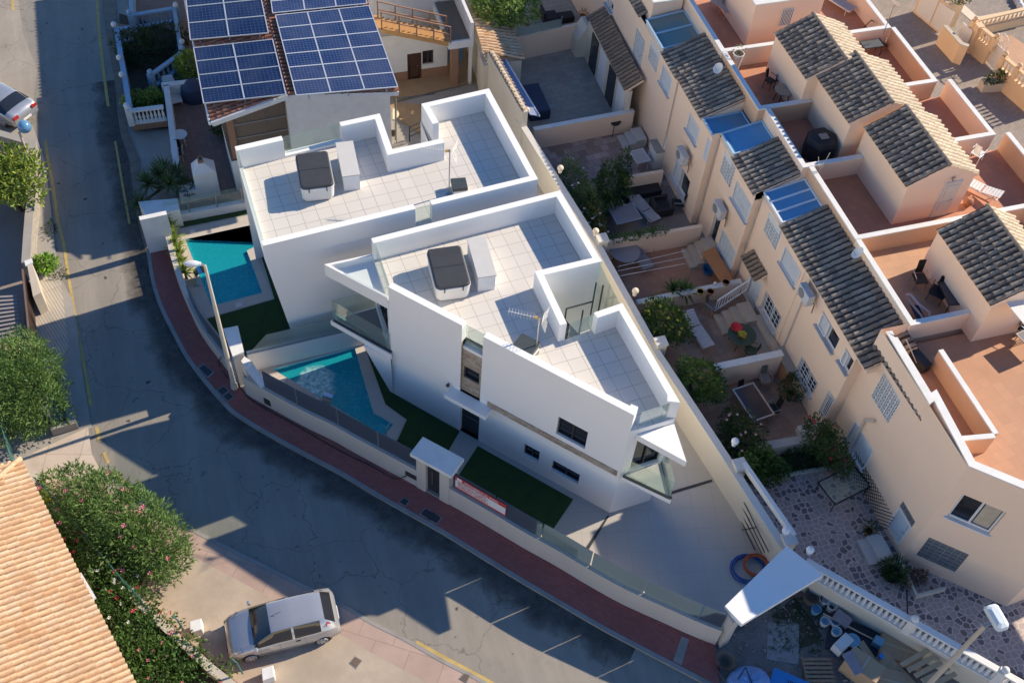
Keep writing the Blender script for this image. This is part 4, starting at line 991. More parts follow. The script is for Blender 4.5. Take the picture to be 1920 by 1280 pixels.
FEAT = {
 0: dict(lat=['1194,53 1210,78 1201,125 1185,97', '1222,73 1240,95 1229,137 1214,109'], shut=['1244,122 1261,152 1254,181 1237,152'], win=['1139,-4 1151,6 1148,26 1137,4']),
 1: dict(shut=['1294,215 1313,243 1305,273 1287,240', '1224,215 1240,240 1235,270 1219,238'], door=['1212,181 1217,191 1207,243 1200,232'], blank=['1328,260 1341,280 1332,317 1318,295'], win=['1270,303 1298,343 1282,372 1258,323']),
 2: dict(lat=['1362,277 1382,303 1369,354 1349,320'], grid=['1382,340 1410,387 1400,418 1372,372'], slide=['1306,348 1315,362 1299,414 1290,404'], ggrid=['1357,432 1379,473 1371,505 1347,455'], gdoor=['1343,396 1353,413 1337,458 1328,444']),
 3: dict(lat=['1444,392 1469,423 1455,472 1432,432'], shut=['1473,464 1502,509 1490,539 1463,490'], wdoor=['1413,499 1432,537 1412,582 1395,557'], bwin=['1437,550 1465,590 1455,624 1425,577']),
 4: dict(win=['1543,585 1575,634 1563,660 1532,609', '1587,654 1618,705 1607,729 1573,675'], bwin=['1505,669 1532,717 1522,745 1493,694'], vdoor=['1555,735 1571,757 1553,792 1534,775']),
}
def rect(A, B, s):
    q = [onwall(A, B, *c) for c in PX(s)]
    return ((q[0][0]+q[3][0])/2, (q[1][0]+q[2][0])/2, (q[2][1]+q[3][1])/2, (q[0][1]+q[1][1])/2)
DSH = mat('dark_interior', (.03, .028, .028), .9, .1, 3)
BATH = mat('bathroom_door', (.50, .49, .47), .6, .04, 3)
def fill_feature(h, A, B, k, r):
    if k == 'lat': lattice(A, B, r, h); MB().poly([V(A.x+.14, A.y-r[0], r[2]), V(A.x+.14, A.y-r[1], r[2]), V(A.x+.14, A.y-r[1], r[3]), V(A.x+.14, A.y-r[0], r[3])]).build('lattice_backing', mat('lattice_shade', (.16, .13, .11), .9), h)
    elif k == 'shut': louvre(A, B, r, h); sill(A, B, r, h)
    elif k in ('grid', 'ggrid'): louvre(A, B, r, h, grid=True); sill(A, B, r, h)
    elif k == 'blank': louvre(A, B, r, h, d=.0)
    elif k == 'win': f = wframe(A, B, r, h, .14, frame=WFRAME, split=2, fw=.07); louvre(A, B, (r[0]+.05, r[0]+(r[1]-r[0])*.45, r[2]+.05, r[3]-.05), f, d=.06, name='half_shutter'); sill(A, B, r, h, out=.16)
    elif k == 'bwin': wframe(A, B, r, h, .14, frame=WFRAME, split=2, fw=.06); bars(A, B, r, h, 6, rows=3); sill(A, B, r, h)
    elif k in ('slide', 'door', 'vdoor', 'gdoor'):
        wframe(A, B, r, h, .14, frame=WFRAME, split=2 if k == 'slide' else 1, fw=.07, name='door')
        if k in ('door', 'vdoor'): bars(A, B, r, h, 5, rows=0 if k == 'vdoor' else 4, r=.02 if k == 'vdoor' else .014, name='door_bars')
    elif k == 'wdoor': panel_door(A, B, r, h, mat('white_door', (.66, .70, .72), .4, .02, 3))
for i, (h, A, B) in enumerate(HS):
    hl = []; ft = []
    for k, v in FEAT[i].items():
        for s in v:
            r = rect(A, B, s)
            L = abs(A.y-B.y); r = (max(.05, r[0]), min(L-.05, r[1]), max(.06, r[2]), min(5.35, r[3])); hl.append(r); ft.append((k, r))
    mb = MB(); mb.face(A, B, -.05, 5.5, hl, .15)
    x0, x1 = XR[i], XE[i]
    yt = YU[i]
    # body: party/return walls, east wall and slab under the terrace
    mb.face(B, V(x1, B.y), -.05, 5.75); mb.face(V(x1, B.y), V(x1, yt), -.05, 5.75); mb.face(V(x1, yt), A, -.05, 5.75)
    mb.build('wall', BEIGE, h)
    for k, r in ft: fill_feature(h, A, B, k, r)
    # terrace floor, parapets
    fm = TERRA if i in (0, 1) else TERRAL if i == 4 else mat('plain_terracotta', (.46, .21, .13), .8, .1, 1.2, .1) if i == 2 else TERRA
    MB().prism([V(x0, B.y+.001), V(x1-.01, B.y+.001), V(x1-.01, yt-.001), V(x0, yt-.001)], 5.2, ZT).build('terrace_floor', fm, h)
    MB().strip([V(x0, yt-.001), V(x0, B.y+.001), V(x1-.18, B.y+.001)], 5.45, ZTP-.06, .18).strip([V(x1-.18, B.y+.002), V(x1-.18, yt-.002)], 5.45, ZTP-.06, -.18).build('parapet', PEACH if i in (1, 3) else BEIGE, h)
    MB().strip([V(x0-.02, yt-.002), V(x0-.02, B.y-.02), V(x1-.20, B.y-.02)], ZTP-.06, ZTP, .22).strip([V(x1-.20, B.y-.018), V(x1-.20, yt-.01)], ZTP-.06, ZTP+.001, -.22).build('coping', WHITE2, h)
# step faces where the facades jog are inside the walls above.  Lower tile strips (eave z 5.5 -> 6.3)
def strip_roof(i, y0, y1, seed):
    h = HS[i][0]; xa, xb = XF[i]-.16, XR[i]
    tileroof('roof', (xa, y0, 5.62), (xa, y1, 5.62), (xb, y1, 6.42), (xb, y0, 6.42), DROOF, h, seed=seed)
    soffit([(xa+.02, y0, 5.60), (xa+.02, y1, 5.60), (xb, y1, 6.40), (xb, y0, 6.40)], .12, BEIGE, h)
    x_a = XF[i]+.01; MB().add([(x_a, y0, 5.3), (xb, y0, 5.3), (xb, y0, 6.34), (x_a, y0, 5.58), (x_a, y1, 5.3), (xb, y1, 5.3), (xb, y1, 6.34), (x_a, y1, 5.58)], [(0, 1, 2, 3), (7, 6, 5, 4), (3, 2, 6, 7), (0, 3, 7, 4)]).build('eave_infill', BEIGE, h)
strip_roof(0, 38.45, 36.5, 3); strip_roof(1, 36.5, 33.65, 4); strip_roof(2, 31.0, 28.65, 5); strip_roof(3, 26.75, 24.4, 6); strip_roof(4, 24.4, 19.2, 7)
# glazed / blue roof lights
BLUEG = glassmat('blue_roof_glazing', (.35, .55, .68), body=(.20, .42, .58), bodyf=.65, rough=.1)
GREENG = glassmat('green_roof_glazing', (.45, .5, .42), body=(.26, .34, .30), bodyf=.7, rough=.1)
BLUESHEET = mat('blue_sheet', (.13, .32, .52), .35, .08, 1.5)
def rooflight(i, y0, y1, z0, z1, m, bars_=1, well=False, name='roof_light', fr=None):
    h = HS[i][0]; xa, xb = XF[i]+.0, XR[i]-.02
    mb = MB()
    f = MB(); fr = fr or mat('pale_blue_frame', (.42, .58, .70), .5, .05, 3)
    for y in [y0+(y1-y0)*k/(bars_+1) for k in range(bars_+2)]: f.beam((xa, y, z0+.03), (xb, y, z1+.03), .07, .07)
    f.beam((xa, y0, z0+.031), (xa, y1, z0+.031), .08, .08); f.beam((xb, y0, z1+.031), (xb, y1, z1+.031), .08, .08)
    o = f.build(name, fr, h)
    MB().add([(xa, y0, z0), (xa, y1, z0), (xb, y1, z1), (xb, y0, z1)], [(0, 1, 2, 3)]).build('pane', m, o)
    MB().prism([V(XF[i]+.02, y0), V(XR[i], y0), V(XR[i], y1), V(XF[i]+.02, y1)], 5.0, min(z0, z1)-.02).build('well', WHITE2, h)
rooflight(0, 40.75, 38.5, 5.75, 6.0, GREENG, 1)
rooflight(1, 33.6, 32.5, 5.60, 5.66, BLUEG, 0)
rooflight(2, 32.4, 31.05, 5.72, 6.1, BLUESHEET, 0)
rooflight(3, 28.6, 26.8, 5.70, 6.1, BLUESHEET, 2, fr=WFRAME)
# top end piece: narrow tile strip beside a taller white parapet
h = HS[0][0]
tileroof('roof', (20.42, 41.3, 5.5), (20.42, 46, 5.5), (20.85, 46, 5.75), (20.85, 41.3, 5.75), DROOF, h, seed=11)
MB().prism([V(20.85, 40.9), V(22.4, 40.9), V(22.4, 50), V(20.85, 50)], 5.4, 6.55).build('roof_box', BEIGE, h)
MB().strip([V(20.83, 50), V(20.83, 40.88), V(22.42, 40.88)], 6.55, 6.62, .16).build('coping', WHITE2, h)
# gabled bathrooms on the terraces
def gable(i, x0, x1, y0, y1, ze, zr, seed, wallm, door=None, xr=None, name='roof_room'):
    h = HS[i][0]; xr = xr or (x0+x1)/2
    mb = MB(); mb.face(V(x0, y1), V(x0, y0), ZT, ze); mb.face(V(x1, y0), V(x1, y1), ZT, ze)
    for y, s in ((y0, 1), (y1, -1)):
        pts = [V(x0, y, ZT), V(x1, y, ZT), V(x1, y, ze), V(xr, y, zr), V(x0, y, ze)]; mb.poly(pts if s > 0 else pts[::-1])
    g = mb.build(name, wallm, h); ov = .14; k = (zr-ze)/(xr-x0)
    a, b = (x0-ov, ze-ov*k), (x1+ov, ze-ov*(zr-ze)/(x1-xr))
    ya, yb = y0-.03, y1
    r1 = tileroof('roof', (a[0], ya, a[1]+.03), (a[0], yb, a[1]+.03), (xr, yb, zr+.03), (xr, ya, zr+.03), DROOF, g, seed=seed, jit=1.3)
    tileroof('roof', (b[0], yb, b[1]+.03), (b[0], ya, b[1]+.03), (xr, ya, zr+.03), (xr, yb, zr+.03), SUNLITRF, g, seed=seed+1, jit=1.0, pan=PANC)  # sunlit slope: its brightness comes from the paler tile colours
    soffit([(a[0]+.02, ya+.02, a[1]+.03), (xr, ya+.02, zr+.03), (xr, yb, zr+.03), (a[0]+.02, yb, a[1]+.03)], .10, BEIGE, g)
    soffit([(b[0]-.02, ya+.02, b[1]+.03), (xr, ya+.02, zr+.03), (xr, yb, zr+.03), (b[0]-.02, yb, b[1]+.03)], .10, BEIGE, g)
    rt = MB(); n = int((yb-ya)/.35)
    for j in range(n):
        y = ya+(yb-ya)*j/n; rt.tube((xr, y, zr+.06), (xr, y+(yb-ya)/n+.03, zr+.045), .085, .075, 8)
    rt.build('ridge_tiles', DROOF, g); return g
g = gable(1, 24.62, 27.75, 32.6, 35.85, 8.0, 8.75, 20, BEIGE)
g = gable(2, 25.15, 28.45, 29.55, 32.95, 8.0, 8.75, 22, BEIGE)
g = gable(3, 25.68, 28.75, 25.6, 29.2, 8.0, 8.8, 24, BEIGE, xr=27.2)
A, B = V(25.68, 25.6), V(28.75, 25.6)
r = rect(A, B, '1756,365 1793,356 1778,420 1723,436'); r = (1.75, 2.6, ZT+.02, 7.85)
panel_door(A, B, r, g, mat('cream_door', (.60, .57, .52), .6, .04, 3), d=-.05, handle=True)
MB().box((25.68+2.2, 25.56, 7.35), (.22, .03, .24)).build('door_light', DWOOD, g)
MB().box((25.68+2.0, 25.5, 8.02), (.14, .14, .12)).build('bulkhead_lamp', METAL, g)
g = gable(4, 25.7, 28.8, 19.3, 23.2, 8.0, 8.85, 26, BEIGE, xr=27.4)
# flat-roofed room at the top
MB().prism([V(24.45, 37.8), V(28.0, 37.8), V(28.0, 41.5), V(24.45, 41.5)], ZT, 8.1).build('roof_room', BEIGE, HS[0][0])
A, B = V(24.45, 37.8), V(28.0, 37.8)
MB().prism([V(24.4, 37.75), V(28.05, 37.75), V(28.05, 41.5), V(24.4, 41.5)], 8.1, 8.16).build('roof_edge', WHITE2, HS[0][0])
r = rect(A, B, '1469,18 1489,16 1480,46 1459,49'); bars(A, B, r, HS[0][0], 7, rows=0, d=-.03, r=.02)
MB().prism([V(A.x+r[0], 37.79), V(A.x+r[1], 37.79), V(A.x+r[1], 37.80), V(A.x+r[0], 37.80)], r[2], r[3]).build('window', DGLASS, HS[0][0])
# ---- end house with the chamfered corner
e = thing('corner_house', 'beige angled end house with the big open tiled terrace', 'house', (25, 16, 0))
c0_, c1_ = V(21.82, 19.95), V(21.95, 13.95)
q1 = P(1817, 873, 7.0); q2 = P(1932, 921, 7.0)
d1 = (V(q2.x, q2.y)-V(q1.x, q1.y)).normalized(); c1_ = V(q1.x, q1.y); 
kk = P(1884, 1135, 0); c2_ = c1_+d1*(V(kk.x, kk.y)-c1_).dot(d1)
c3_ = c2_+V(6, .4)
A, B = c0_, c1_
fr1 = {'lat': ['1658,699 1690,749 1665,797 1633,739'], 'shutg': ['1603,790 1637,842 1620,883 1587,824']}
hl = [rect(A, B, s) for v in fr1.values() for s in v]; hl = [(max(.05, a), b, c, min(d, 6.2)) for a, b, c, d in hl]
dd = rect(A, B, '1685,948 1709,987 1674,1038 1652,1002'); gb_ = rect(A, B, '1692,940 1715,975 1709,985 1687,950')
dd = (dd[0], dd[1], .45, dd[3]); gb_ = (dd[0], dd[1], dd[3]+.02, dd[3]+.42)
mb = MB(); mb.face(A, B, -.05, 6.94, hl+[dd, gb_], .14)
wn_ = rect(c1_, c2_, '1805,925 1888,962 1852,1002 1777,965'); gg_ = rect(c1_, c2_, '1743,1006 1817,1040 1790,1072 1717,1040')
mb.face(c1_, c2_, -.05, 6.94, [wn_, gg_], .14); mb.face(c2_, c3_, -.05, 6.94); mb.face(V(21.82+1.2, 19.95), A, -.05, 6.94)
mb.build('wall', BEIGE, e)
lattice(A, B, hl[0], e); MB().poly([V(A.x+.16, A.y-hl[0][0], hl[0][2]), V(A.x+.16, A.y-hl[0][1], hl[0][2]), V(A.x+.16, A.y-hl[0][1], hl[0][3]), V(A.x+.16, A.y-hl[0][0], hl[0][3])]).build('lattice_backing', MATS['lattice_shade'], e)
louvre(A, B, hl[1], e, grid=True); sill(A, B, hl[1], e, m=WFRAME)
panel_door(A, B, dd, e, mat('pale_blue_door', (.52, .62, .68), .4, .02, 3))
GBL = mat('glass_block', (.16, .18, .20), .15, .2, 6, spec=.8)
def glassblocks(A, B, r, par, nx, nz):
    u = V(B.x-A.x, B.y-A.y).normalized(); nin = V(-u.y, u.x); s0, s1, z0, z1 = r
    q = lambda s, z, k: V(A.x, A.y)+u*s+nin*k+V(0, 0, z); mb = MB(); g = MB()
    g.prism([q(s0, 0, .06), q(s1, 0, .06), q(s1, 0, .1), q(s0, 0, .1)], z0, z1)
    for i in range(nx):
        for j in range(nz):
            a, b = s0+(s1-s0)*(i+.08)/nx, s0+(s1-s0)*(i+.92)/nx; c, d = z0+(z1-z0)*(j+.08)/nz, z0+(z1-z0)*(j+.92)/nz
            mb.beam(q(a, (c+d)/2, .045), q(b, (c+d)/2, .045), .06, d-c)
    o = g.build('glass_block_panel', mat('block_grout', (.42, .40, .38), .8), par); mb.build('blocks', GBL, o); return o
glassblocks(A, B, gb_, e, 4, 2); glassblocks(c1_, c2_, gg_, e, 6, 6)
f = wframe(c1_, c2_, wn_, e, .14, frame=WFRAME, split=2, fw=.08); sill(c1_, c2_, wn_, e, m=WFRAME, out=.1)
u = (c2_-c1_).normalized(); ni = V(-u.y, u.x); m_ = (wn_[0]+wn_[1])/2
MB().poly([c1_+u*(m_+.1)+ni*.13+V(0, 0, wn_[2]+.1), c1_+u*(wn_[1]-.1)+ni*.13+V(0, 0, wn_[2]+.1), c1_+u*(wn_[1]-.1)+ni*.13+V(0, 0, wn_[3]-.1), c1_+u*(m_+.1)+ni*.13+V(0, 0, wn_[3]-.1)]).build('cream_curtain', mat('curtain', (.50, .42, .32), .9, .2, 4), f)
# parapets of the end terrace following the photographed outline
op = PP('1661,621 1743,757 1752,751 1817,873 1935,922', 7.0); op = [V(p.x, p.y) for p in op]
nt_ = V(31.5, 19.75)
MB().strip([nt_, V(22.15, 19.75), *op[:1], op[1], op[2], op[3], op[4]][1:], 5.5, 6.94, .26).build('parapet', BEIGE, e)
MB().strip([V(22.15, 19.75), op[0], op[1], op[2], op[3], op[4]], 6.94, 7.0, .30).build('coping', WHITE2, e)
MB().prism([V(22.0, 19.72), op[1]+V(.05, 0), op[3]+V(.1, .1), op[4]+V(.1, .1), V(31, 9), V(32.8, 9), V(32.8, 19.72)], 5.0, 5.8).build('terrace_floor', tiles('end_terrace_tile', (.50, .26, .15), (.40, .24, .15), .4, .4, R_(8), .008, .75, .06, big=.08), e)
MB().strip([V(32.6, 9), V(32.6, 19.72)], 5.5, 6.85, -.2).build('parapet', BEIGE, e)
# inner stair wall on the end terrace
iw = PP('1768,655 1848,771 1872,812', 6.75); iw = [V(p.x, p.y) for p in iw]; iz = P(1805, 838, 6.75)
MB().strip([iw[0], iw[2]], 5.8, 6.72, -.17).build('stair_wall', PEACH, e)
MB().strip([iw[0], iw[2]+V(.0, 0)], 6.72, 6.78, -.2).build('stair_wall_cap', WHITE2, e)
MB().strip([V(22.25, 14.95), V(23.55, 14.75)], 5.8, 6.72, .16).build('stair_wall', PEACH, e); MB().strip([V(22.23, 14.95), V(23.57, 14.75)], 6.72, 6.78, .19).build('stair_wall_cap', WHITE2, e)
# little tile strip beneath the parapet
tileroof('roof', (21.72, 19.9, 6.0), (21.85, 16.4, 6.0), (22.12, 16.4, 6.2), (22.05, 19.9, 6.2), DROOF, e, seed=31)
# pergola roof of pale slats at the frame edge and its post
t = thing('pergola', 'pale slatted pergola corner over the end terrace with a leaning brown post', 'pergola', (25.4, 19.2, 5.8))
MB().tube(P(1834, 632, 5.85), P(1870, 555, 7.9), .05).build('post', DWOOD, t)
a, b = P(1880, 556, 8.0), P(1935, 630, 8.0); mb = MB(); 
for k in range(9): mb.beam(V(a.x+.12*k*1.2, a.y+.0, 8.0-.02*k), V(b.x+.12*k*1.2+.2, b.y-.3, 7.95-.02*k), .12, .03)
mb.build('slats', WHITE2, t)
# AC units on the facade
acunit((XF[1]-.35, *(lambda q: (YU[1]-q[0], q[1]))(onwall(HS[1][1], HS[1][2], 1292, 290))), R_(-90), 'rusty-topped air conditioner under the shuttered window, upper part of the facade')
acunit((XF[2]-.3, *(lambda q: (YU[2]-q[0], q[1]))(onwall(HS[2][1], HS[2][2], 1360, 391))), R_(-90), 'white air conditioner above the grey glazed door')
acunit((XF[3]-.3, *(lambda q: (YU[3]-q[0], q[1]))(onwall(HS[3][1], HS[3][2], 1524, 549))), R_(-90), 'air conditioner at the eave between two windows, lower part of the facade')
# tiled door hood
x_, (s_, z_) = XF[3], onwall(HS[3][1], HS[3][2], 1418, 490); y_ = YU[3]-s_
hh = thing('door_hood', 'small grey tiled hood over the white panelled door', 'door hood', (x_, y_, z_))
tileroof('tiles', (x_-.55, y_+.45, z_-.05), (x_-.55, y_-1.05, z_-.05), (x_, y_-1.05, z_+.3), (x_, y_+.45, z_+.3), BROOF, hh, seed=41)
soffit([(x_-.5, y_+.45, z_-.05), (x_-.5, y_-1.05, z_-.05), (x_, y_-1.05, z_+.3), (x_, y_+.45, z_+.3)], .1, BEIGE, hh, 'hood')
# long brown tiled lean-to on the first yard
t = thing('lean_to_roof', 'long brown tiled lean-to roof on the wall of the top yard', 'lean-to', (20, 41, 0))
A_, B_, C_, D_ = P(1101, 30, 2.75), P(1171, 170, 2.75), P(1195, 162, 3.35), P(1122, 22, 3.35)
xw = XF[0]; 
tileroof('tiles', (A_.x, A_.y, 2.7), (B_.x, B_.y, 2.7), (B_.x+.95, B_.y+.05, 3.2), (A_.x+.95, A_.y+.05, 3.2), BROOF, t, seed=51)
soffit([(A_.x+.03, A_.y, 2.7), (B_.x+.03, B_.y, 2.7), (B_.x+.95, B_.y+.05, 3.2), (A_.x+.95, A_.y+.05, 3.2)], .12, BEIGE, t, 'base')
xx = B_.x+.25
MB().strip([V(xx, A_.y), V(xx, B_.y)], 0, 2.65, .2).build('wall', CREAMW, t)
for k in range(4): MB().box((xx-.03, B_.y+.8+1.35*k, 1.25), (.05, .95, 2.1)).build('window', DGLASS if k % 2 else WFRAME, t)
# drain pipe with a kink on the end facade
t = MB().path([V(21.78, 18.55, .1), V(21.78, 18.55, 3.0), V(21.72, 18.2, 3.5), V(21.74, 18.1, 3.6)], .06, 8).build('drain_pipe', mat('pipe_beige', (.56, .50, .45), .6), None, label='pale drain pipe with an elbow between the lattice and the gridded shutter', cat='pipe')
for k in range(4):
    y = (36.5, 32.4, 28.6, 23.9)[k]; MB().path([V(XF[k+1]-.05, y, .1), V(XF[k+1]-.05, y, 5.4)], .035, 6).build('drain_pipe', MATS['pipe_beige'], None, label=['thin pipe beside the barred door of the upper facade', 'thin pipe beside the black sliding door', 'thin pipe between the lattice screen and the white door', 'thin pipe between the barred ground window and the arched grille'][k], cat='pipe', group='facade pipes')
# ================================================================== FURNITURE BUILDERS
def mbmove(mb, M):
    mb.v = [tuple(M @ Vector(v)) for v in mb.v]; return mb
def lounger(label, c, rz, m, rec=.45, frame=None):
    t = thing('sun_lounger', label, 'sun lounger', (0, 0, 0), 'sun loungers'); frame = frame or m
    mb = MB()
    for y in (-.28, .28): mb.beam((-.95, y, .32), (.95, y, .32), .04, .05)
    for x in (-.95, .95): mb.beam((x, -.28, .321), (x, .28, .321), .04, .05)
    mb.build('frame', frame, t)
    for x in (-.75, .75):
        for y in (-.26, .26): MB().tube((x, y, 0), (x, y, .31), .022).build('leg', frame, t)
    s = MB()
    for k in range(9): s.box((-.9+.13*k, 0, .36), (.11, .54, .02))
    s.build('seat', m, t)
    b = MB(); ca, sa = math.cos(rec), math.sin(rec)
    for k in range(6): x = .06+.13*k; b.box((.27+x*ca, 0, .36+x*sa), (.11, .54, .02), M=Matrix.Rotation(-rec, 4, 'Y'))
    b.build('backrest', m, t); t.location = c; t.rotation_euler = (0, 0, rz); return t
def chair(label, c, rz, m, fr=None, w_=.5, back=.5, arms=True, group=None, name='garden_chair', solid=True, seat_h=.42):
    t = thing(name, label, 'chair', (0, 0, 0), group); fr = fr or m
    MB().box((0, 0, seat_h), (w_, w_*.94, .035 if solid else .02)).build('seat', m, t, bevel=.01)
    bk = MB()
    n = 7
    for k in range(n):      # curved back
        a = -.6+1.2*k/(n-1); a2 = a+1.2/(n-1)
        if k == n-1: break
        for z0, z1, o0, o1 in ((seat_h+.05, seat_h+back*.6, 0, .04), (seat_h+back*.6, seat_h+back, .04, .09)):
            p = lambda q, z, o: V(-w_*.5+.07-.07*math.cos(q)-o, w_*.8*math.sin(q)*.62, z)
            bk.add([p(a, z0, o0), p(a2, z0, o0), p(a2, z1, o1), p(a, z1, o1)], [(0, 1, 2, 3), (3, 2, 1, 0)])
    bk.build('backrest', m, t)
    for x in (-1, 1):
        for y in (-1, 1): MB().tube((x*w_*.46, y*w_*.44, 0), (x*w_*.40, y*w_*.40, seat_h), .017, n=6).build('leg', fr, t)
    if arms:
        for y in (-1, 1): MB().path([(w_*.4, y*w_*.48, seat_h), (w_*.38, y*w_*.5, seat_h+.22), (-w_*.45, y*w_*.5, seat_h+.26)], .016, 6).build('armrest', fr, t)
    t.location = c; t.rotation_euler = (0, 0, rz); return t
def rtable(label, c, r, h, m, fr=None, legs=4, group=None):
    t = thing('round_table', label, 'table', (0, 0, 0), group)
    MB().lathe((0, 0, h-.03), [(r, 0), (r+.01, .015), (r, .03)], 22).build('tabletop', m, t)
    for k in range(legs):
        a = 2*math.pi*(k+.5)/legs; MB().tube((r*.8*math.cos(a), r*.8*math.sin(a), 0), (r*.55*math.cos(a), r*.55*math.sin(a), h-.03), .022, n=6).build('leg', fr or m, t)
    t.location = c; return t
def qtable(label, c, rz, lx, ly, h, m, fr, rim=.04, name='garden_table', group=None):
    t = thing(name, label, 'table', (0, 0, 0), group)
    MB().box((0, 0, h), (lx-rim*2, ly-rim*2, .02)).build('tabletop', m, t)
    mb = MB()
    for y in (-1, 1): mb.box((0, y*(ly/2-rim/2), h), (lx, rim, .04))
    for x in (-1, 1): mb.box((x*(lx/2-rim/2), 0, h), (rim, ly-2*rim, .04))
    mb.build('rim', fr, t)
    for x in (-1, 1):
        for y in (-1, 1): MB().tube((x*(lx/2-.08), y*(ly/2-.08), 0), (x*(lx/2-.08), y*(ly/2-.08), h-.02), .02, n=6).build('leg', fr, t)
    t.location = c; t.rotation_euler = (0, 0, rz); return t
# ------------------------------------------------------------------ vegetation
def leafcloud(blobs, n, size, asp, seed, droop=0, shell=.55):
    rnd = random.Random(seed); mb = MB(); tot = sum(b[1][0]*b[1][1]*b[1][2] for b in blobs)
    for (c, r) in blobs:
        k = int(n*(r[0]*r[1]*r[2])/tot)
        for _ in range(k):
            while True:
                d = Vector((rnd.gauss(0, 1), rnd.gauss(0, 1), rnd.gauss(0, 1)))
                if d.length > .1: break
            d.normalize(); q = rnd.random()**(1/3)*(1-shell)+shell*rnd.uniform(.82, 1.06)
            q *= 1+.16*math.sin(5*d.x+3*d.y+seed)+.12*math.sin(7*d.z+4*d.y)
            p = Vector(c)+Vector((d.x*r[0], d.y*r[1], d.z*r[2]))*q
            if p.z < .03: continue
            ax = (d*.7+Vector((rnd.gauss(0, .6), rnd.gauss(0, .6), rnd.gauss(.25-droop, .5)))).normalized()
            sd_ = ax.cross(Vector((rnd.gauss(0, 1), rnd.gauss(0, 1), rnd.gauss(0, 1)))).normalized()
            L = size*rnd.uniform(.6, 1.35); W = L*asp
            mid = p+ax*L*.5+ax.cross(sd_)*L*.06
            mb.add([p, mid+sd_*W/2, p+ax*L, mid-sd_*W/2], [(0, 1, 2, 3)])
    return mb
def flowers(blobs, n, r, seed, m, par, name='flowers', top=True):
    rnd = random.Random(seed); mb = MB()
    for _ in range(n):
        c, q = rnd.choice(blobs); a = rnd.uniform(0, 6.28); e = rnd.uniform(.1, 1.2)
        d = Vector((math.cos(a)*math.cos(e), math.sin(a)*math.cos(e), math.sin(e))); p = Vector(c)+Vector((d.x*q[0], d.y*q[1], d.z*q[2]))*1.06
        for k in range(5):
            b = k*1.257+a; t1 = Vector((math.cos(b), math.sin(b), .3)); t2 = Vector((math.cos(b+.8), math.sin(b+.8), .35))
            mb.add([p, p+t1*r, p+(t1+t2)*r*.62+V(0, 0, .02), p+t2*r], [(0, 1, 2, 3)])
    return mb.build(name, m, par)
OLEA = leafmat('oleander_leaf', (.13, .23, .05), (.22, .34, .10), (.05, .10, .025))
DKLEAF = leafmat('dark_leaf', (.04, .085, .025), (.085, .15, .04), (.02, .045, .015))
LIME = leafmat('lime_leaf', (.23, .33, .05), (.36, .42, .09), (.10, .17, .03))
CITR = leafmat('citrus_leaf', (.06, .13, .025), (.13, .22, .045), (.03, .07, .02))
YUC = leafmat('yucca_leaf', (.06, .12, .04), (.14, .20, .07), (.03, .06, .03))
PALMH = leafmat('hedge_palm_leaf', (.26, .36, .06), (.40, .44, .12), (.12, .2, .03))
PINKF = mat('pink_petal', (.62, .16, .22), .6, .1, 9); REDF = mat('red_petal', (.50, .03, .05), .6, .1, 9); WHF = mat('white_petal', (.7, .68, .6), .6, .05, 9); YELF = mat('lemon_yellow', (.62, .52, .06), .5, .1, 9)
BARK = mat('bark', (.13, .095, .065), .9, .25, 8, .5)
def bush(name, label, cat, blobs, n, size, asp, m, seed, group=None, stems=5, flw=None, base=None, trunk=False):
    bx = sum((Vector(b[0]) for b in blobs), Vector())/len(blobs); bz = base if base is not None else 0
    t = thing(name, label, cat, (bx.x, bx.y, bz), group)
    leafcloud(blobs, n, size, asp, seed).build('crown' if trunk else 'foliage', m, t)
    rnd = random.Random(seed); mb = MB(); 
    for k in range(stems):
        c, r = blobs[k % len(blobs)]; b = V(bx.x+rnd.uniform(-.15, .15), bx.y+rnd.uniform(-.15, .15), bz)
        if not trunk: b = V(c[0]+rnd.uniform(-.2, .2), c[1]+rnd.uniform(-.2, .2), bz)
        e = Vector(c)+Vector((rnd.uniform(-.5, .5)*r[0], rnd.uniform(-.5, .5)*r[1], rnd.uniform(-.1, .5)*r[2]))
        mid = (b+e)/2+Vector((rnd.uniform(-.08, .08), rnd.uniform(-.08, .08), 0))
        w0 = .07 if trunk else .03; mb.tube(b, mid, w0, w0*.65, 6); mb.tube(mid, e, w0*.65, w0*.25, 6)
    mb.build('trunk' if trunk else 'stems', BARK, t)
    if flw: 
        for (k, r, fm) in flw: flowers(blobs, k, r, seed+k, fm, t)
    return t
def rosette(c, n, L, wd, seed, up=.35, droop=.5):
    rnd = random.Random(seed); mb = MB(); c = Vector(c)
    for k in range(n):
        a = 2.4*k+rnd.uniform(-.2, .2); e = rnd.uniform(up-.5, up+.95); l = L*rnd.uniform(.7, 1.1)
        d = Vector((math.cos(a)*math.cos(e), math.sin(a)*math.cos(e), math.sin(e))); s = Vector((-math.sin(a), math.cos(a), 0))*wd/2
        p1 = c+d*l*.5; p2 = c+d*l-V(0, 0, droop*l*.3*math.cos(e))
        mb.add([c-s*.6, c+s*.6, p1+s, p1-s], [(0, 1, 2, 3)]); mb.add([p1-s, p1+s, p2], [(0, 1, 2)])
    return mb
def yucca(label, base, heads, m, seed, group=None, L=.75, wd=.06, n=60, cat='yucca', name='yucca'):
    t = thing(name, label, cat, Vector(base).to_tuple(), group); mb = MB(); tr = MB()
    for i, h in enumerate(heads):
        q = rosette(h, n, L, wd, seed+i); mb.add(q.v, q.f); tr.tube(base, h, .07, .05, 7)
    mb.build('leaves', m, t); tr.build('trunk', BARK, t); return t
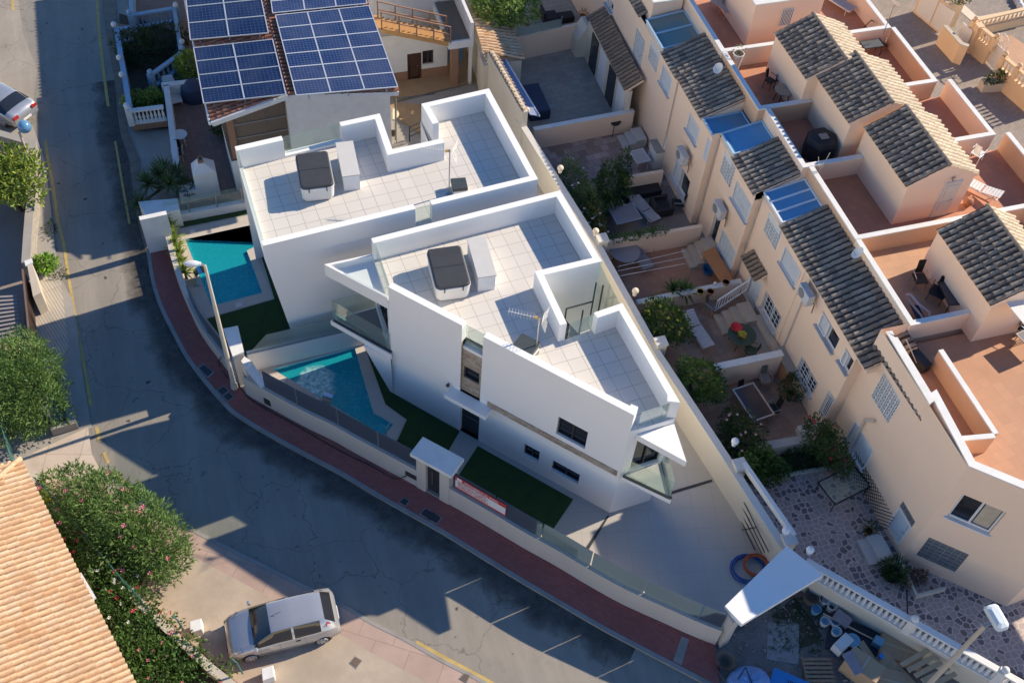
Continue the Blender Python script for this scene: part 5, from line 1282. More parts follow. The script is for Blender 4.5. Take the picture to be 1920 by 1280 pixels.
def pot(label, c, r, h, pm, plant=None, seed=0, size=.12, n=160, pr=.28, group=None, flw=None, asp=.4):
    t = thing('plant_pot', label, 'potted plant', Vector(c).to_tuple(), group)
    MB().lathe(c, [(r*.7, 0), (r, h*.9), (r*1.12, h*.9), (r*1.12, h), (r*.95, h), (r*.9, h-.04)], 14).build('pot', pm, t)
    MB().lathe(Vector(c)+V(0, 0, h-.05), [(r*.92, 0), (r*.9, .01)], 12).build('soil', SOIL, t)
    if plant:
        bl = [((c[0], c[1], c[2]+h+pr*.6), (pr, pr, pr*.8))]; leafcloud(bl, n, size, asp, seed).build('plant', plant, t)
        if flw: flowers(bl, *flw, t)
    return t
TPOT = mat('terracotta_pot', (.36, .16, .09), .8, .1, 5); WPOT = mat('white_pot', (.62, .60, .55), .7, .08, 5, dirt=.3)
# ================================================================== BACK YARDS
def yard(px, m, z=.1, name='yard_paving'): return tess(name, [PP(px, z)], z, m)
def px2(a, b): return [V(P(*a, 1.5).x, P(*a, 1.5).y), V(P(*b, 1.5).x, P(*b, 1.5).y)]
YW = [V(15.2, 60)]
y1 = tiles('yard_flagstones', (.42, .36, .29), (.28, .25, .21), .5, .35, R_(5), .012, .8, .10, .5, dirt=.3)
y2 = tiles('mottled_yard_tile', (.34, .24, .20), (.20, .15, .13), .42, .42, R_(8), .012, .8, .30, .5, dirt=.4, col2=(.50, .40, .36))
y3 = mat('grey_yard', (.26, .23, .21), .85, .15, 1, .2, dirt=.4)
y4 = tiles('rust_tile_yard', (.40, .21, .135), (.30, .16, .11), .25, .25, 0, .008, .8, .07, big=.07, dirt=.2)
y5 = tiles('brown_tile_yard', (.40, .26, .185), (.28, .19, .14), .33, .33, R_(3), .01, .8, .14, big=.1, dirt=.45)
def starmat():
    m, t, b = nodes('patterned_patio_tile'); co = pos(t)
    v = N(t, 'ShaderNodeTexVoronoi', feature='DISTANCE_TO_EDGE'); v.inputs['Scale'].default_value = 4.2; v.inputs['Randomness'].default_value = .75; t.links.new(co, v.inputs['Vector'])
    v2 = N(t, 'ShaderNodeTexVoronoi'); v2.inputs['Scale'].default_value = 4.2; v2.inputs['Randomness'].default_value = .75; t.links.new(co, v2.inputs['Vector'])
    c = mixc(t, ramp(t, v.outputs['Distance'], .03, .08), (.68, .54, .47), (.42, .335, .30))
    r = N(t, 'ShaderNodeSeparateColor'); t.links.new(v2.outputs['Color'], r.inputs[0])
    a = N(t, 'ShaderNodeMath', operation='MULTIPLY'); t.links.new(ramp(t, r.outputs[0], .62, .64), a.inputs[0]); t.links.new(ramp(t, v.outputs['Distance'], .10, .13), a.inputs[1])
    c = mixc(t, a.outputs[0], c, (.16, .13, .13)); c = mixc(t, ramp(t, noise(t, co, .8, 5), .45, .75, 0, .4), c, (.24, .18, .16))
    t.links.new(c, b.inputs['Base Color']); b.inputs['Roughness'].default_value = .6; return m
y7 = starmat()
Yc = [47.0, 39.35, 34.1, 29.8, 26.6, 22.75, 18.25, 8.0]   # yard walls, measured along the boundary side
def bx(y):
    for a, b in zip(BW, BW[1:]):
        if b.y <= y <= a.y: return a.x+(b.x-a.x)*(a.y-y)/(a.y-b.y)
    return BW[-1].x
wl = {}
def ywall(name, p0, p1, h, label, t_=.2, m=BEIGE, cap=WHITE2, zt=1.5, capw=.06):
    a, b = P(*p0, h), P(*p1, h); t = thing('yard_wall', label, 'wall', (a.x, a.y, 0), 'walls between the back yards')
    a, b = V(a.x, a.y), V(b.x, b.y); d = (b-a).normalized()
    MB().strip([a, b], 0, h-.06, t_).build('wall', m, t); n = V(-d.y, d.x)*(-capw/2)
    if cap: MB().strip([a+n, b+n], h-.06, h, t_+capw).build('coping', cap, t)
    return a, b
w12 = ywall('w12', (1002, 244), (1190, 209), 1.4, 'white-topped wall below the flagstone yard of the top house')
w23 = ywall('w23', (1176, 333), (1245, 321), 1.2, 'short beige wall above the yard with the black rattan sofas', cap=None)
w34 = ywall('w34', (1138, 455), (1318, 424), 1.3, 'beige wall with trailing green along its top, under the rattan sofa yard', cap=None)
w45 = ywall('w45', (1196, 569), (1392, 529), 1.0, 'white-topped low wall carrying flower pots between the rust-tiled yards')
w56 = ywall('w56', (1343, 692), (1470, 665), 1.5, 'white pierced-top wall above the yard with the dark dining table', t_=.26)
w67 = ywall('w67', (1425, 843), (1532, 824), .95, 'plain beige wall in front of the dark planting bed', t_=.3, cap=mat('beige_coping', (.48, .42, .36), .8))
# paving sheets by rough quads (they tuck under the walls)
def yq(ya, yb_, x1, m, z=.1, yr=None):
    yr = yr or (ya, yb_); return tess('yard_paving', [[V(bx(yb_), yb_), V(x1, yr[1]), V(x1, yr[0]), V(bx(ya), ya)]], z, m)
yq(60, w12[0].y+.1, 20.7, y1, yr=(60, w12[1].y+.1)); yq(w12[0].y+.1, w34[0].y+3.6, 21.1, y2, yr=(w12[1].y+.1, w23[1].y+.1))
yq(w34[0].y+3.6, w34[0].y+.1, 21.4, y3, yr=(w23[1].y+.1, w34[1].y+.1)); yq(w34[0].y+.1, w45[0].y+.1, 21.5, y4, yr=(w34[1].y+.1, w45[1].y+.1))
yq(w45[0].y+.1, w56[0].y+.1, 21.5, y5, yr=(w45[1].y+.1, w56[1].y+.1)); yq(w56[0].y+.1, w67[0].y+.1, 22, y5, yr=(w56[1].y+.1, w67[1].y+.1))
tess('patio_paving', [[V(bx(w67[0].y), w67[0].y), V(17.0, 14.75), *[V(q.x, q.y) for q in PP('1516,1047 1600,1105 1760,1190 1960,1290', .1)], V(40, 4), V(40, 14), V(22, w67[1].y)]], .1, y7)
# soil bed of the lowest yard
tess('planting_bed', [PP('1416,890 1430,862 1538,838 1572,862 1562,878 1462,893', .2)], .2, SOIL)
MB().strip([V(q.x, q.y) for q in PP('1420,899 1460,893 1562,876', .25)], .1, .25, .12).build('bed_edging', CREAMW, None, label='low pale edging of the dark planting bed', cat='edging')
def steps(label, px0, px1, n, rise, run, m, top, wdt=None, group='entrance steps'):
    "steps rising along +X; px0 = bottom outer corner front(high Y), px1 = bottom outer corner (low Y)"
    a, b = P(*px0, .28), P(*px1, .28); t = thing('entrance_steps', label, 'steps', (a.x, (a.y+b.y)/2, .1), group)
    for k in range(n): MB().prism([V(a.x+run*k, b.y), V(a.x+run*n+top, b.y), V(a.x+run*n+top, a.y), V(a.x+run*k, a.y)], .1+rise*k, .1+rise*(k+1)).build('step', m, t)
    return t
STEPM = mat('step_stone', (.50, .41, .32), .75, .08, 2.5, dirt=.15)
steps('pale steps at the barred door of the mottled yard', (1158, 254), (1170, 277), 3, .17, .32, mat('pale_step', (.56, .53, .48), .8, .05, 3), .25)
steps('beige steps beside the wooden bench roof', (1277, 466), (1293, 502), 4, .17, .30, STEPM, .25)
st_ = steps('beige steps with a white balustrade leading to the white door', (1338, 590), (1353, 626), 4, .17, .34, STEPM, .25)
steps('two broad pale steps at the pale blue door', (1607, 1012), (1632, 1058), 2, .17, .36, MATS['pale_step'], .25)
# white stair balustrade
t = thing('stair_balustrade', 'white slatted balustrade on the steps to the white door', 'balustrade', P(1340, 590, .3).to_tuple())
a, b = P(1340, 583, .35), P(1400, 544, .95)
for k in range(12):
    q = a+(b-a)*(k/11); MB().tube(q, q+V(0, 0, .72), .02, n=6).build('baluster', WFRAME, t)
MB().beam(a+V(0, 0, .74), b+V(0, 0, .74), .06, .05).build('handrail', WFRAME, t); MB().beam(a+V(0, 0, .04), b+V(0, 0, .04), .05, .04).build('bottom_rail', WFRAME, t)
# yard 1
chair('cream moulded garden chair in the sunny top yard', P(1001, 92, .1), R_(60), mat('cream_plastic', (.62, .55, .40), .5, .05, 5), group='pale plastic chairs')
t = thing('glass_fence_wall', 'beige wall with two greenish glass panels above the top yard', 'wall', P(1080, 80, .1).to_tuple())
a, b = P(968, 72, 1.6), P(1108, 42, 1.6); MB().strip([V(a.x, a.y), V(b.x, b.y)], 0, 1.6, .22).build('wall', BEIGE, t)
for u0, u1 in ((0, .29), (.30, .60)):
    p, q = a+(b-a)*u0, a+(b-a)*u1; rail([V(p.x, p.y+.1), V(q.x, q.y+.1)], 1.62, 2.15, t, FROST, name='glass_panel')
MB().tube(a+(b-a)*.6+V(0, .1, 0), a+(b-a)*.6+V(0, .1, .7), .03).build('post', METAL, t)
t = thing('barbecue', 'cream masonry barbecue with sloping side in the top yard', 'barbecue', P(1095, 105, .1).to_tuple())
q = P(1077, 107, .1); MB().add([(q.x, q.y-.1, .1), (q.x+1.75, q.y-.1, .1), (q.x+1.75, q.y-.1, 2.0), (q.x+.5, q.y-.1, 2.0), (q.x, q.y-.1, 1.2), (q.x, q.y+.9, .1), (q.x+1.75, q.y+.9, .1), (q.x+1.75, q.y+.9, 2.0), (q.x+.5, q.y+.9, 2.0), (q.x, q.y+.9, 1.2)],
    [(0, 1, 2, 3, 4), (9, 8, 7, 6, 5), (0, 5, 6, 1), (1, 6, 7, 2), (2, 7, 8, 3), (3, 8, 9, 4), (4, 9, 5, 0)]).build('body', CREAMW, t)
MB().box((q.x+1.2, q.y+.4, 2.04), (1.0, .7, .06)).build('flue_lid', DARK, t)
c = P(1122, 158, .1); rtable('glass-topped wire table in the shaded top yard', c+V(.4, .6), .5, .72, GLASS, METAL)
chair('wire chair beside the round glass table', c+V(.3, 1.5), R_(-90), mat('wire_grey', (.25, .24, .23), .5), group='wire chairs'); chair('wire chair nearest the facade of the top yard', c+V(.6, -.4), R_(100), MATS['wire_grey'], group='wire chairs')
c = P(1003, 205, .1); t = thing('covered_table', 'dark navy covered table by the blue awning', 'covered table', (c.x, c.y, .1))
MB().add([(c.x-.55+dx, c.y-.9+dy, z) for z, k in ((.1, 1.06), (.72, 1.0)) for dx, dy in ((.1*0, 0), (1.1, 0), (1.1, 2.2), (0, 2.2))], [(3, 2, 1, 0), (4, 5, 6, 7), (0, 1, 5, 4), (1, 2, 6, 5), (2, 3, 7, 6), (3, 0, 4, 7)]).build('cover', mat('navy_cover', (.035, .045, .085), .6, .1, 3), t, bevel=.06)
MB().box((c.x, c.y+.2, .05), (.2, .2, .1)).build('foot', DARK, t)
# shed roof of orange tiles + brown ridge strip + blue awning
t = thing('garden_shed', 'small shed with a sunlit orange tiled roof under the tree', 'shed', P(940, 110, 0).to_tuple())
sa, sb, sc_, sd_ = P(985, 115, 2.3), P(950, 20, 2.3), P(887, 20, 2.9), P(902, 84, 2.9)
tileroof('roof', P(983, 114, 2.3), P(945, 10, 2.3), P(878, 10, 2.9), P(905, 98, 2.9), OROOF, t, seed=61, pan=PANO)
a_, b_ = P(983, 114, 2.3), P(905, 98, 2.9)
MB().prism([V(b_.x, a_.y+.1), V(a_.x-.1, a_.y+.1), V(P(945, 10, 2.3).x-.1, P(945, 10, 2.3).y), V(P(878, 10, 2.9).x, P(878, 10, 2.9).y)], 0, 2.25).build('wall', CREAMW, t)
t = thing('tiled_wall', 'tall cream wall with a narrow capping of brown roof tiles', 'wall', P(940, 190, 0).to_tuple())
r0, r1 = P(915, 98, 2.9), P(980, 212, 2.9); r2, r3 = P(932, 106, 2.7), P(990, 212, 2.7)
tileroof('tiles', (r3.x, r3.y, 2.7), (r2.x, r2.y, 2.7), (r0.x, r0.y, 2.98), (r1.x, r1.y, 2.98), BROOF, t, seed=62)
MB().strip([V(r0.x-.02, r0.y), V(r1.x-.02, r1.y)], 0, 2.93, .3).build('wall', CREAMW, t)
t = thing('awning', 'long slate-blue folded awning along the tiled wall', 'awning', P(960, 170, 2.5).to_tuple())
w0, w1, w2, w3 = P(933, 114, 2.5), P(948, 112, 2.4), P(1012, 218, 2.3), P(994, 215, 2.4)
MB().add([w0, w1, w2, w3], [(0, 1, 2, 3)]).add([q-V(0, 0, .05) for q in (w0, w1, w2, w3)], [(3, 2, 1, 0)]).build('fabric', mat('slate_blue_canvas', (.20, .25, .40), .7, .05, 4), t)
MB().beam(w1, w2, .06, .08).build('front_bar', WFRAME, t)
# yard above (top of the frame): sofa-ish black seat, orange pot
c = P(1030, 40, .1); t = thing('rattan_armchair', 'black rattan armchair behind the glass-topped wall', 'armchair', c.to_tuple(), 'black rattan seats')
MB().box((c.x, c.y, .32), (.85, .8, .42)).build('seat', DFAB, t, bevel=.05); MB().box((c.x-.4, c.y+.1, .6), (.16, .85, .6)).build('backrest', DFAB, t, bevel=.04); MB().box((c.x+.9, c.y-.1, .3), (.9, .6, .36)).build('footstool', DFAB, t, bevel=.03)
pot('rust-orange pot plant at the end of the glass-topped wall', P(1092, 38, .8), .18, .3, mat('orange_pot', (.55, .22, .08), .7, .1, 6), mat('dry_bloom', (.5, .2, .08), .8, .2, 9), 5, .12, 90, .25)
bush('fig_tree', 'bright green leafy tree over the orange shed roof', 'tree', [((P(940, 15, 3.0).x, P(940, 15, 3.0).y, 3.1), (1.3, 1.4, 1.0)), ((P(975, 20, 2.7).x, P(975, 20, 2.7).y, 2.8), (1.1, .9, .8)), ((P(915, 5, 3.2).x, P(915, 5, 3.2).y, 3.2), (.9, 1.1, .8))], 3600, .24, .42, leafmat('fig_leaf', (.20, .32, .07), (.34, .46, .13), (.09, .16, .04)), 71, trunk=True)
# yard 2
c = P(1150, 250, .1); t = thing('flat_grill', 'black barbecue grill left of the pale steps', 'grill', c.to_tuple())
MB().lathe(c+V(0, 0, .6), [(.05, 0), (.26, .1), (.3, .22), (.28, .24)], 14).build('bowl', DFAB, t)
for k in range(3): MB().tube(c+V(.3*math.cos(k*2.1), .3*math.sin(k*2.1), 0), c+V(.15*math.cos(k*2.1), .15*math.sin(k*2.1), .62), .02).build('leg', DFAB, t)
c = P(1232, 312, .1); t = thing('storage_cabinet', 'white cabinet with a weathered stone top by the facade', 'cabinet', c.to_tuple())
MB().box((c.x+.1, c.y+.25, .65), (.75, .85, 1.1)).build('body', WHITE2, t); MB().box((c.x+.1, c.y+.25, 1.24), (.82, .92, .08)).build('top', CONC, t)
c = P(1195, 318, .1); qtable('white wire folding table beside the cabinet', c+V(.1, .2), R_(5), .75, .95, .7, mat('wire_mesh_top', (.45, .43, .42), .6, .1, 30), WFRAME)
bush('hedge', 'feathery bright shrub along the boundary wall of the mottled yard', 'shrub', [((P(1078, 345, 1).x, P(1078, 345, 1).y, 1.0), (.7, 1.5, .8)), ((P(1100, 385, 1).x, P(1100, 385, 1).y, .9), (.7, 1.2, .8))], 3200, .17, .3, leafmat('feather_leaf', (.10, .17, .045), (.18, .26, .08), (.05, .09, .03)), 81, flw=[(14, .06, WHF)])
bush('shrub', 'dark green twiggy shrub in the middle of the overgrown yard', 'shrub', [((P(1150, 345, 1).x, P(1150, 345, 1).y, 1.1), (.85, .9, .9)), ((P(1168, 320, 1.2).x, P(1168, 320, 1.2).y, 1.6), (.3, .4, .9)), ((P(1130, 385, .8).x, P(1130, 385, .8).y, .8), (1.0, .6, .6))], 3000, .17, .4, DKLEAF, 82)
bush('shrub', 'brownish flowering shrub against the wall beside the near hot tub roof', 'shrub', [((P(1112, 415, .9).x, P(1112, 415, .9).y, .8), (.6, 1.0, .7)), ((P(1125, 440, .9).x, P(1125, 440, .9).y, .7), (.5, .6, .6))], 1800, .15, .4, leafmat('bronze_leaf', (.12, .12, .035), (.20, .19, .06), (.06, .06, .02)), 83, flw=[(10, .06, WHF)])
# yard 3
c = P(1200, 362, .1); t = thing('rattan_sofa', 'black rattan corner sofa under the short beige wall', 'sofa', c.to_tuple(), 'black rattan seats')
MB().box((c.x, c.y, .3), (1.9, .85, .38)).build('seat', DFAB, t, bevel=.05); MB().box((c.x, c.y+.5, .5), (2.0, .2, .75)).build('backrest', DFAB, t, bevel=.04); MB().box((c.x-1.05, c.y-.1, .42), (.2, 1.0, .6)).build('armrest', DFAB, t, bevel=.04)
c = P(1238, 395, .1); t = thing('rattan_armchair', 'black rattan armchair in front of the sliding door', 'armchair', c.to_tuple(), 'black rattan seats')
MB().box((c.x, c.y, .3), (.85, .8, .36)).build('seat', DFAB, t, bevel=.05)
for s in (-1, 1): MB().box((c.x, c.y+s*.44, .42), (.9, .14, .5)).build('armrest', DFAB, t, bevel=.04)
MB().box((c.x-.42, c.y, .5), (.14, .8, .62)).build('backrest', DFAB, t, bevel=.04)
chair('dark reclining chair with its back to the facade', P(1268, 392, .1), R_(160), DFAB, METAL, .55, .75)
chair('white-framed grey chair beside the shrub in the rattan sofa yard', P(1154, 398, .1), R_(-85), mat('grey_sling', (.12, .12, .13), .7, .1, 20), WFRAME, .55, .5)
c = P(1162, 425, .1); qtable('grey square table behind the near villa parapet', c+V(.2, .1), R_(5), 1.3, 1.1, .72, mat('grey_laminate', (.17, .17, .19), .4, .05, 4), METAL)
lounger('white tubular lounger standing in the rattan sofa yard', P(1205, 398, .1), R_(-75), mat('white_mesh', (.40, .40, .41), .6, .1, 30), .1, frame=WFRAME)
bush('creeper', 'green creeper trailing along the wall top under the rattan sofa yard', 'creeper', [((P(x, y, 1.3).x, P(x, y, 1.3).y, 1.32), (.45, .22, .18)) for x, y in ((1160, 447), (1185, 443), (1210, 438), (1235, 433))], 900, .12, .4, CITR, 84, stems=4)
# yard 4
c = P(1195, 485, .1); lounger('grey-blue sun lounger at the back of the rust-tiled yard', c, R_(100), mat('greyblue_sling', (.27, .25, .26), .7, .08, 20), .9)
c = P(1168, 497, .1); rtable('grey oval cover-topped table by the boundary wall', c+V(.1, .2), .68, .7, MATS['greyblue_sling'])
t = thing('bench_table', 'orange-brown wooden bench roof against the facade', 'wooden table', P(1345, 500, .1).to_tuple())
q = [P(1317, 474, .95), P(1340, 462, 1.0), P(1376, 525, 1.0), P(1352, 531, .95)]; q = [V(a.x, a.y) for a in q]
MB().prism(q, .93, .99).build('tabletop', mat('orange_wood', (.46, .20, .08), .5, .12, 3), t)
for k in (0, 3): MB().tube((q[k].x+.08, q[k].y+(-.08 if k == 0 else .08), .1), (q[k].x+.08, q[k].y+(-.08 if k == 0 else .08), .95), .03).build('leg', MATS['orange_wood'], t)
c = P(1327, 512, .1); t = thing('tub', 'blue plastic tub beneath the orange-brown table', 'tub', c.to_tuple()); MB().lathe(c, [(.2, 0), (.28, .3), (.31, .31), (.26, .3), (.19, .05)], 16).build('tub', mat('blue_plastic', (.03, .16, .34), .35, .05, 4), t)
t = thing('washing_line', 'three thin washing lines across the rust-tiled yard', 'washing line', P(1165, 500, 1.8).to_tuple())
for y0, y1 in ((500, 470), (508, 482), (518, 494)): MB().tube(P(1158, y0, 1.9), P(1285, y1, 1.7), .010, n=4).build('line', WFRAME, t)
palmc = P(1262, 548, .9)
yucca('low green palm in the corner of the rust-tiled yard', P(1270, 575, .1), [P(1262, 545, .9), P(1283, 548, .8)], leafmat('palm_leaf', (.06, .13, .03), (.13, .22, .05), (.03, .07, .02)), 91, L=.8, wd=.07, n=46, cat='palm', name='palm')
for x, y, pm, pl, lb in ((1312, 551, mat('yellow_glaze', (.45, .36, .10), .4, .1, 5), None, 'round yellow-brown pot, leftmost on the low white wall'), (1331, 551, TPOT, None, 'empty terracotta pot in the middle of the low white wall'), (1360, 533, TPOT, None, 'terracotta pot nearest the facade on the low white wall')):
    pot(lb, P(x, y, 1.02), .16, .2, pm, pl, group='pots on the low white wall')
t = thing('garden_ornament', 'white goose-necked garden ornament beside the low white wall', 'ornament', P(1341, 545, .1).to_tuple()); MB().path([P(1344, 545, .1), P(1343, 540, .6), P(1338, 536, .9), P(1341, 531, 1.05)], .05, 8).ball(P(1341, 531, 1.08), .08).build('body', WHF, t)
# yard 5
def lemon(label, x, y, r, seed, h=1.5, fl=(26, .05, YELF)):
    c = P(x, y, h); bl = [((c.x, c.y, h), (r, r, r*.85)), ((c.x+r*.4, c.y-r*.5, h-.15), (r*.7, r*.7, r*.6)), ((c.x-r*.3, c.y+r*.5, h+.1), (r*.65, r*.65, r*.55))]
    return bush('lemon_tree', label, 'tree', bl, 3400, .13, .5, CITR, seed, group='small citrus trees', trunk=True, stems=6, flw=[fl] if fl else None)
lemon('dark lemon tree with yellow fruit at the upper white-topped wall', 1248, 602, .98, 101, fl=(40, .06, YELF))
lemon('brighter lemon tree against the wall by the dining table yard', 1312, 712, .95, 102, fl=(8, .05, YELF))
lounger('white slatted sun lounger in the middle of the brown-tiled yard', P(1306, 628, .1), R_(98), mat('white_slats', (.60, .58, .57), .5, .05, 6), .35)
chair('grey wicker chair between the lounger and the steps', P(1330, 585, .1), R_(-60), mat('grey_wicker', (.16, .16, .17), .7, .15, 30), mat('cane', (.42, .36, .28), .6))
c = P(1385, 645, .1); rt_ = rtable('green round plastic table holding flowers', c, .62, .7, mat('green_plastic', (.045, .085, .065), .45, .08, 5))
c2 = P(1380, 616, .8); t = thing('flower_bowl', 'red bowl on the green table', 'bowl', c2.to_tuple()); MB().lathe(c2, [(.10, 0), (.22, .12), (.27, .13), (.2, .1), (.05, .03)], 16).build('bowl', mat('red_plastic', (.55, .02, .03), .4, .05, 5), t)
pot('pot of yellow flowers on the green table', P(1389, 634, .72), .13, .12, TPOT, CITR, 12, .1, 60, .16, flw=(40, .05, 7, YELF))
c = P(1398, 668, .1); t = thing('bench', 'built-in beige corner bench under the barred window', 'bench', P(1400, 640, .1).to_tuple())
q = [V(a.x, a.y) for a in PP('1394,600 1415,590 1462,668 1432,664', .5)]; xx0, xx1 = P(1397, 603, .5).x, XF[3]-.02
ya_, yb__ = P(1394, 602, .5).y, P(1452, 668, .5).y
MB().prism([V(xx1-1.05, yb__), V(xx1, yb__), V(xx1, ya_), V(xx1-1.05, ya_)], .1, .5).build('seat', STEPM, t); MB().prism([V(xx1-.35, yb__+.02), V(xx1-.03, yb__+.02), V(xx1-.03, ya_-.02), V(xx1-.35, ya_-.02)], .5, .8).build('back_ledge', STEPM, t)
chair('dark green plastic chair tucked by the beige bench', P(1404, 668, .1), R_(150), MATS['green_plastic'])
# yard 6
c = P(1405, 772, .1); qtable('dark glass dining table with a grey rim', c, R_(-83), 1.75, 1.05, .74, mat('smoky_top', (.045, .035, .04), .15, .1, 2), METAL, .07)
chair('black sling chair at the upper end of the dark dining table', P(1388, 748, .1), R_(-85), DFAB, METAL, .5, .55, group='black sling chairs'); chair('black sling chair at the right side of the dark dining table', P(1442, 778, .1), R_(185), DFAB, METAL, .55, .6, group='black sling chairs')
chair('grey garden chair beside the stone counter', P(1430, 720, .1), R_(-95), mat('faded_grey', (.24, .23, .22), .7, .1, 10), METAL)
c = P(1466, 705, .1); t = thing('stone_counter', 'small counter with a stone top and terracotta side', 'counter', c.to_tuple())
MB().box((c.x+.15, c.y+.2, .55), (.6, 1.3, .9)).build('body', mat('orange_brick', (.42, .20, .11), .8, .1, 5), t); MB().box((c.x+.15, c.y+.2, 1.03), (.68, 1.38, .07)).build('top', CONC, t)
pot('leafy pot plant in front of the stone counter', P(1478, 745, .1), .2, .35, TPOT, DKLEAF, 17, .18, 520, .55, asp=.25)
bush('shrub', 'flowering shrub with red and white blooms below the dining table', 'shrub', [((P(1388, 815, .8).x, P(1388, 815, .8).y, .8), (.9, .9, .8)), ((P(1400, 850, .7).x, P(1400, 850, .7).y, .8), (.8, .9, .8)), ((P(1375, 790, .7).x, P(1375, 790, .7).y, .7), (.5, .7, .6))], 3000, .14, .4, DKLEAF, 111, flw=[(12, .07, REDF), (12, .05, WHF)])
bush('climber', 'dark climber with red flowers hanging down the facade trellis', 'climber', [((P(1535, 815, 1.8).x, P(1535, 815, 1.8).y, 1.7), (.5, .8, .8)), ((P(1560, 835, 1.7).x, P(1560, 835, 1.7).y, 1.6), (.45, .8, .9)), ((P(1580, 862, 1.5).x, P(1580, 862, 1.5).y, 1.3), (.3, .6, .8))], 3200, .13, .45, DKLEAF, 112, flw=[(12, .07, REDF)])
bush('shrub', 'leafy citrus spilling over the white rail at the lowest pier', 'shrub', [((P(1425, 870, .9).x, P(1425, 870, .9).y, .9), (.8, .6, .8)), ((P(1450, 880, .7).x, P(1450, 880, .7).y, .6), (.7, .5, .5)), ((P(1400, 868, 1.9).x, P(1400, 868, 1.9).y, 2.0), (.45, .35, .25))], 2400, .15, .5, CITR, 113)
bush('shrub', 'very dark low planting in the bed under the beige wall', 'shrub', [((P(1500, 860, .4).x, P(1500, 860, .4).y, .4), (.9, .4, .35)), ((P(1540, 855, .4).x, P(1540, 855, .4).y, .4), (.6, .4, .35))], 1500, .2, .2, DKLEAF, 114)
t = thing('urn', 'white ornamental urn stand by the climber', 'urn', P(1510, 815, .1).to_tuple()); c = P(1510, 815, .1); MB().box((c.x, c.y, .3), (.7, .55, .4)).build('base', WPOT, t); MB().lathe((c.x+.1, c.y, .6), [(.1, 0), (.2, .15), (.22, .3), (.12, .25)], 12).build('bowl', WPOT, t)
# trellis, glass table, plants of the lowest patio
t = thing('trellis', 'black diamond trellis standing along the facade', 'trellis', P(1610, 900, .1).to_tuple())
mb = MB(); ta, tb = V(21.78, 18.2, .15), V(21.88, 15.1, .15); n_ = 16
for k in range(-5, n_+1):
    for s in (1, -1):
        f0 = k/n_; f1 = (k+5*s if s > 0 else k-5)/n_
        p0 = ta+(tb-ta)*max(0, min(1, (k+ (0 if s > 0 else 5))/n_)); p1 = ta+(tb-ta)*max(0, min(1, (k+(5 if s > 0 else 0))/n_))
        if (p0-p1).length < .01: continue
        L_ = (p1-p0).length/((tb-ta).length*5/n_); mb.beam(p0+V(-.02*s, 0, 0), p1+V(-.02*s, 0, 1.1*L_), .018, .025)
mb.build('lattice', BLK, t)
c = P(1573, 925, .1); tb_ = qtable('dark-framed glass patio table, nearly transparent, by the trellis', c, R_(12), 1.85, 1.15, .72, GLASS, BLK, .05)
pot('spiky pot plant beside the pale blue door steps', P(1626, 1000, .1), .17, .25, TPOT, DKLEAF, 21, .2, 120, .3, asp=.2)
pot('big dark pot with a weeping plant at the foot of the steps', P(1668, 1080, .1), .35, .25, BLK, DKLEAF, 22, .26, 420, .45, asp=.14)
bush('dry_shrub', 'brown withered shrub in the triangular kerb bed', 'shrub', [((P(1715, 1080, .5).x, P(1715, 1080, .5).y, .35), (.55, .3, .35))], 500, .14, .3, leafmat('dry_leaf', (.14, .09, .05), (.22, .14, .08), (.07, .05, .03)), 121)
t = thing('bed_kerb', 'low pale kerb enclosing the triangular bed at the chamfered wall', 'kerb', P(1700, 1100, .1).to_tuple()); MB().strip([V(q.x, q.y) for q in PP('1685,1045 1718,1118 1775,1103', .35)], .1, .35, .1).build('kerb', CREAMW, t)
MB().beam(P(1700, 1105, .11), P(1702, 1150, .11), .05, .02).build('drain_channel', DARK, None, kind='structure')
# white balustrade wall
def balustrade(label, a, b, zb, h, wallh, n, m, wm=None, group=None, piers=(), r=.075):
    t = thing('balustrade', label, 'balustrade', (a.x, a.y, 0), group); d = (b-a); L = d.length; d /= L; nn_ = V(-d.y, d.x)
    if wallh > .05: MB().strip([a-nn_*.12, b-nn_*.12], zb, zb+wallh, .24).build('wall', wm or CREAMW, t)
    z = zb+wallh
    MB().beam(V(a.x, a.y, z+.04), V(b.x, b.y, z+.04), .22, .08).build('bottom_rail', m, t); MB().beam(V(a.x, a.y, z+h-.05), V(b.x, b.y, z+h-.05), .24, .10).build('top_rail', m, t)
    hb = h-.18; pr = [(r*.8, 0), (r*.8, .05), (r*.5, .08), (r, hb*.35), (r*.9, hb*.45), (r*.45, hb*.75), (r*.6, hb*.9), (r*.8, hb*.93), (r*.8, hb)]
    first = None
    for k in range(n):
        c = a+d*(L*(k+.5)/n)
        if first is None: first = MB().lathe((c.x, c.y, z+.08), pr, 8).build('baluster', m, t, smooth=True); f0_ = c
        else:
            o = first.copy(); COL.objects.link(o); o.parent = t; o.location = (c.x-f0_.x, c.y-f0_.y, 0)
    for s in piers:
        c = a+d*(L*s); MB().box((c.x, c.y, z+h/2), (.28, .28, h+.1), rz=math.atan2(d.y, d.x)).build('pier', m, t)
        MB().ball((c.x, c.y, z+h+.18), .14, 8).build('ball', m, t, smooth=True)
    return t
a, b = P(1512, 1050, 1.9), P(1935, 1290, 1.9)
balustrade('white balustrade on a beige wall above the builders yard', V(a.x, a.y), V(b.x, b.y), 0, .82, 1.1, 40, WHITE2, group=None, piers=(.49, .88))
# ================================================================== SOLAR HOUSE AND NEIGHBOURS
sh = thing('solar_house', 'white house whose brown tiled roof carries the four groups of solar panels', 'house', (4, 43, 0))
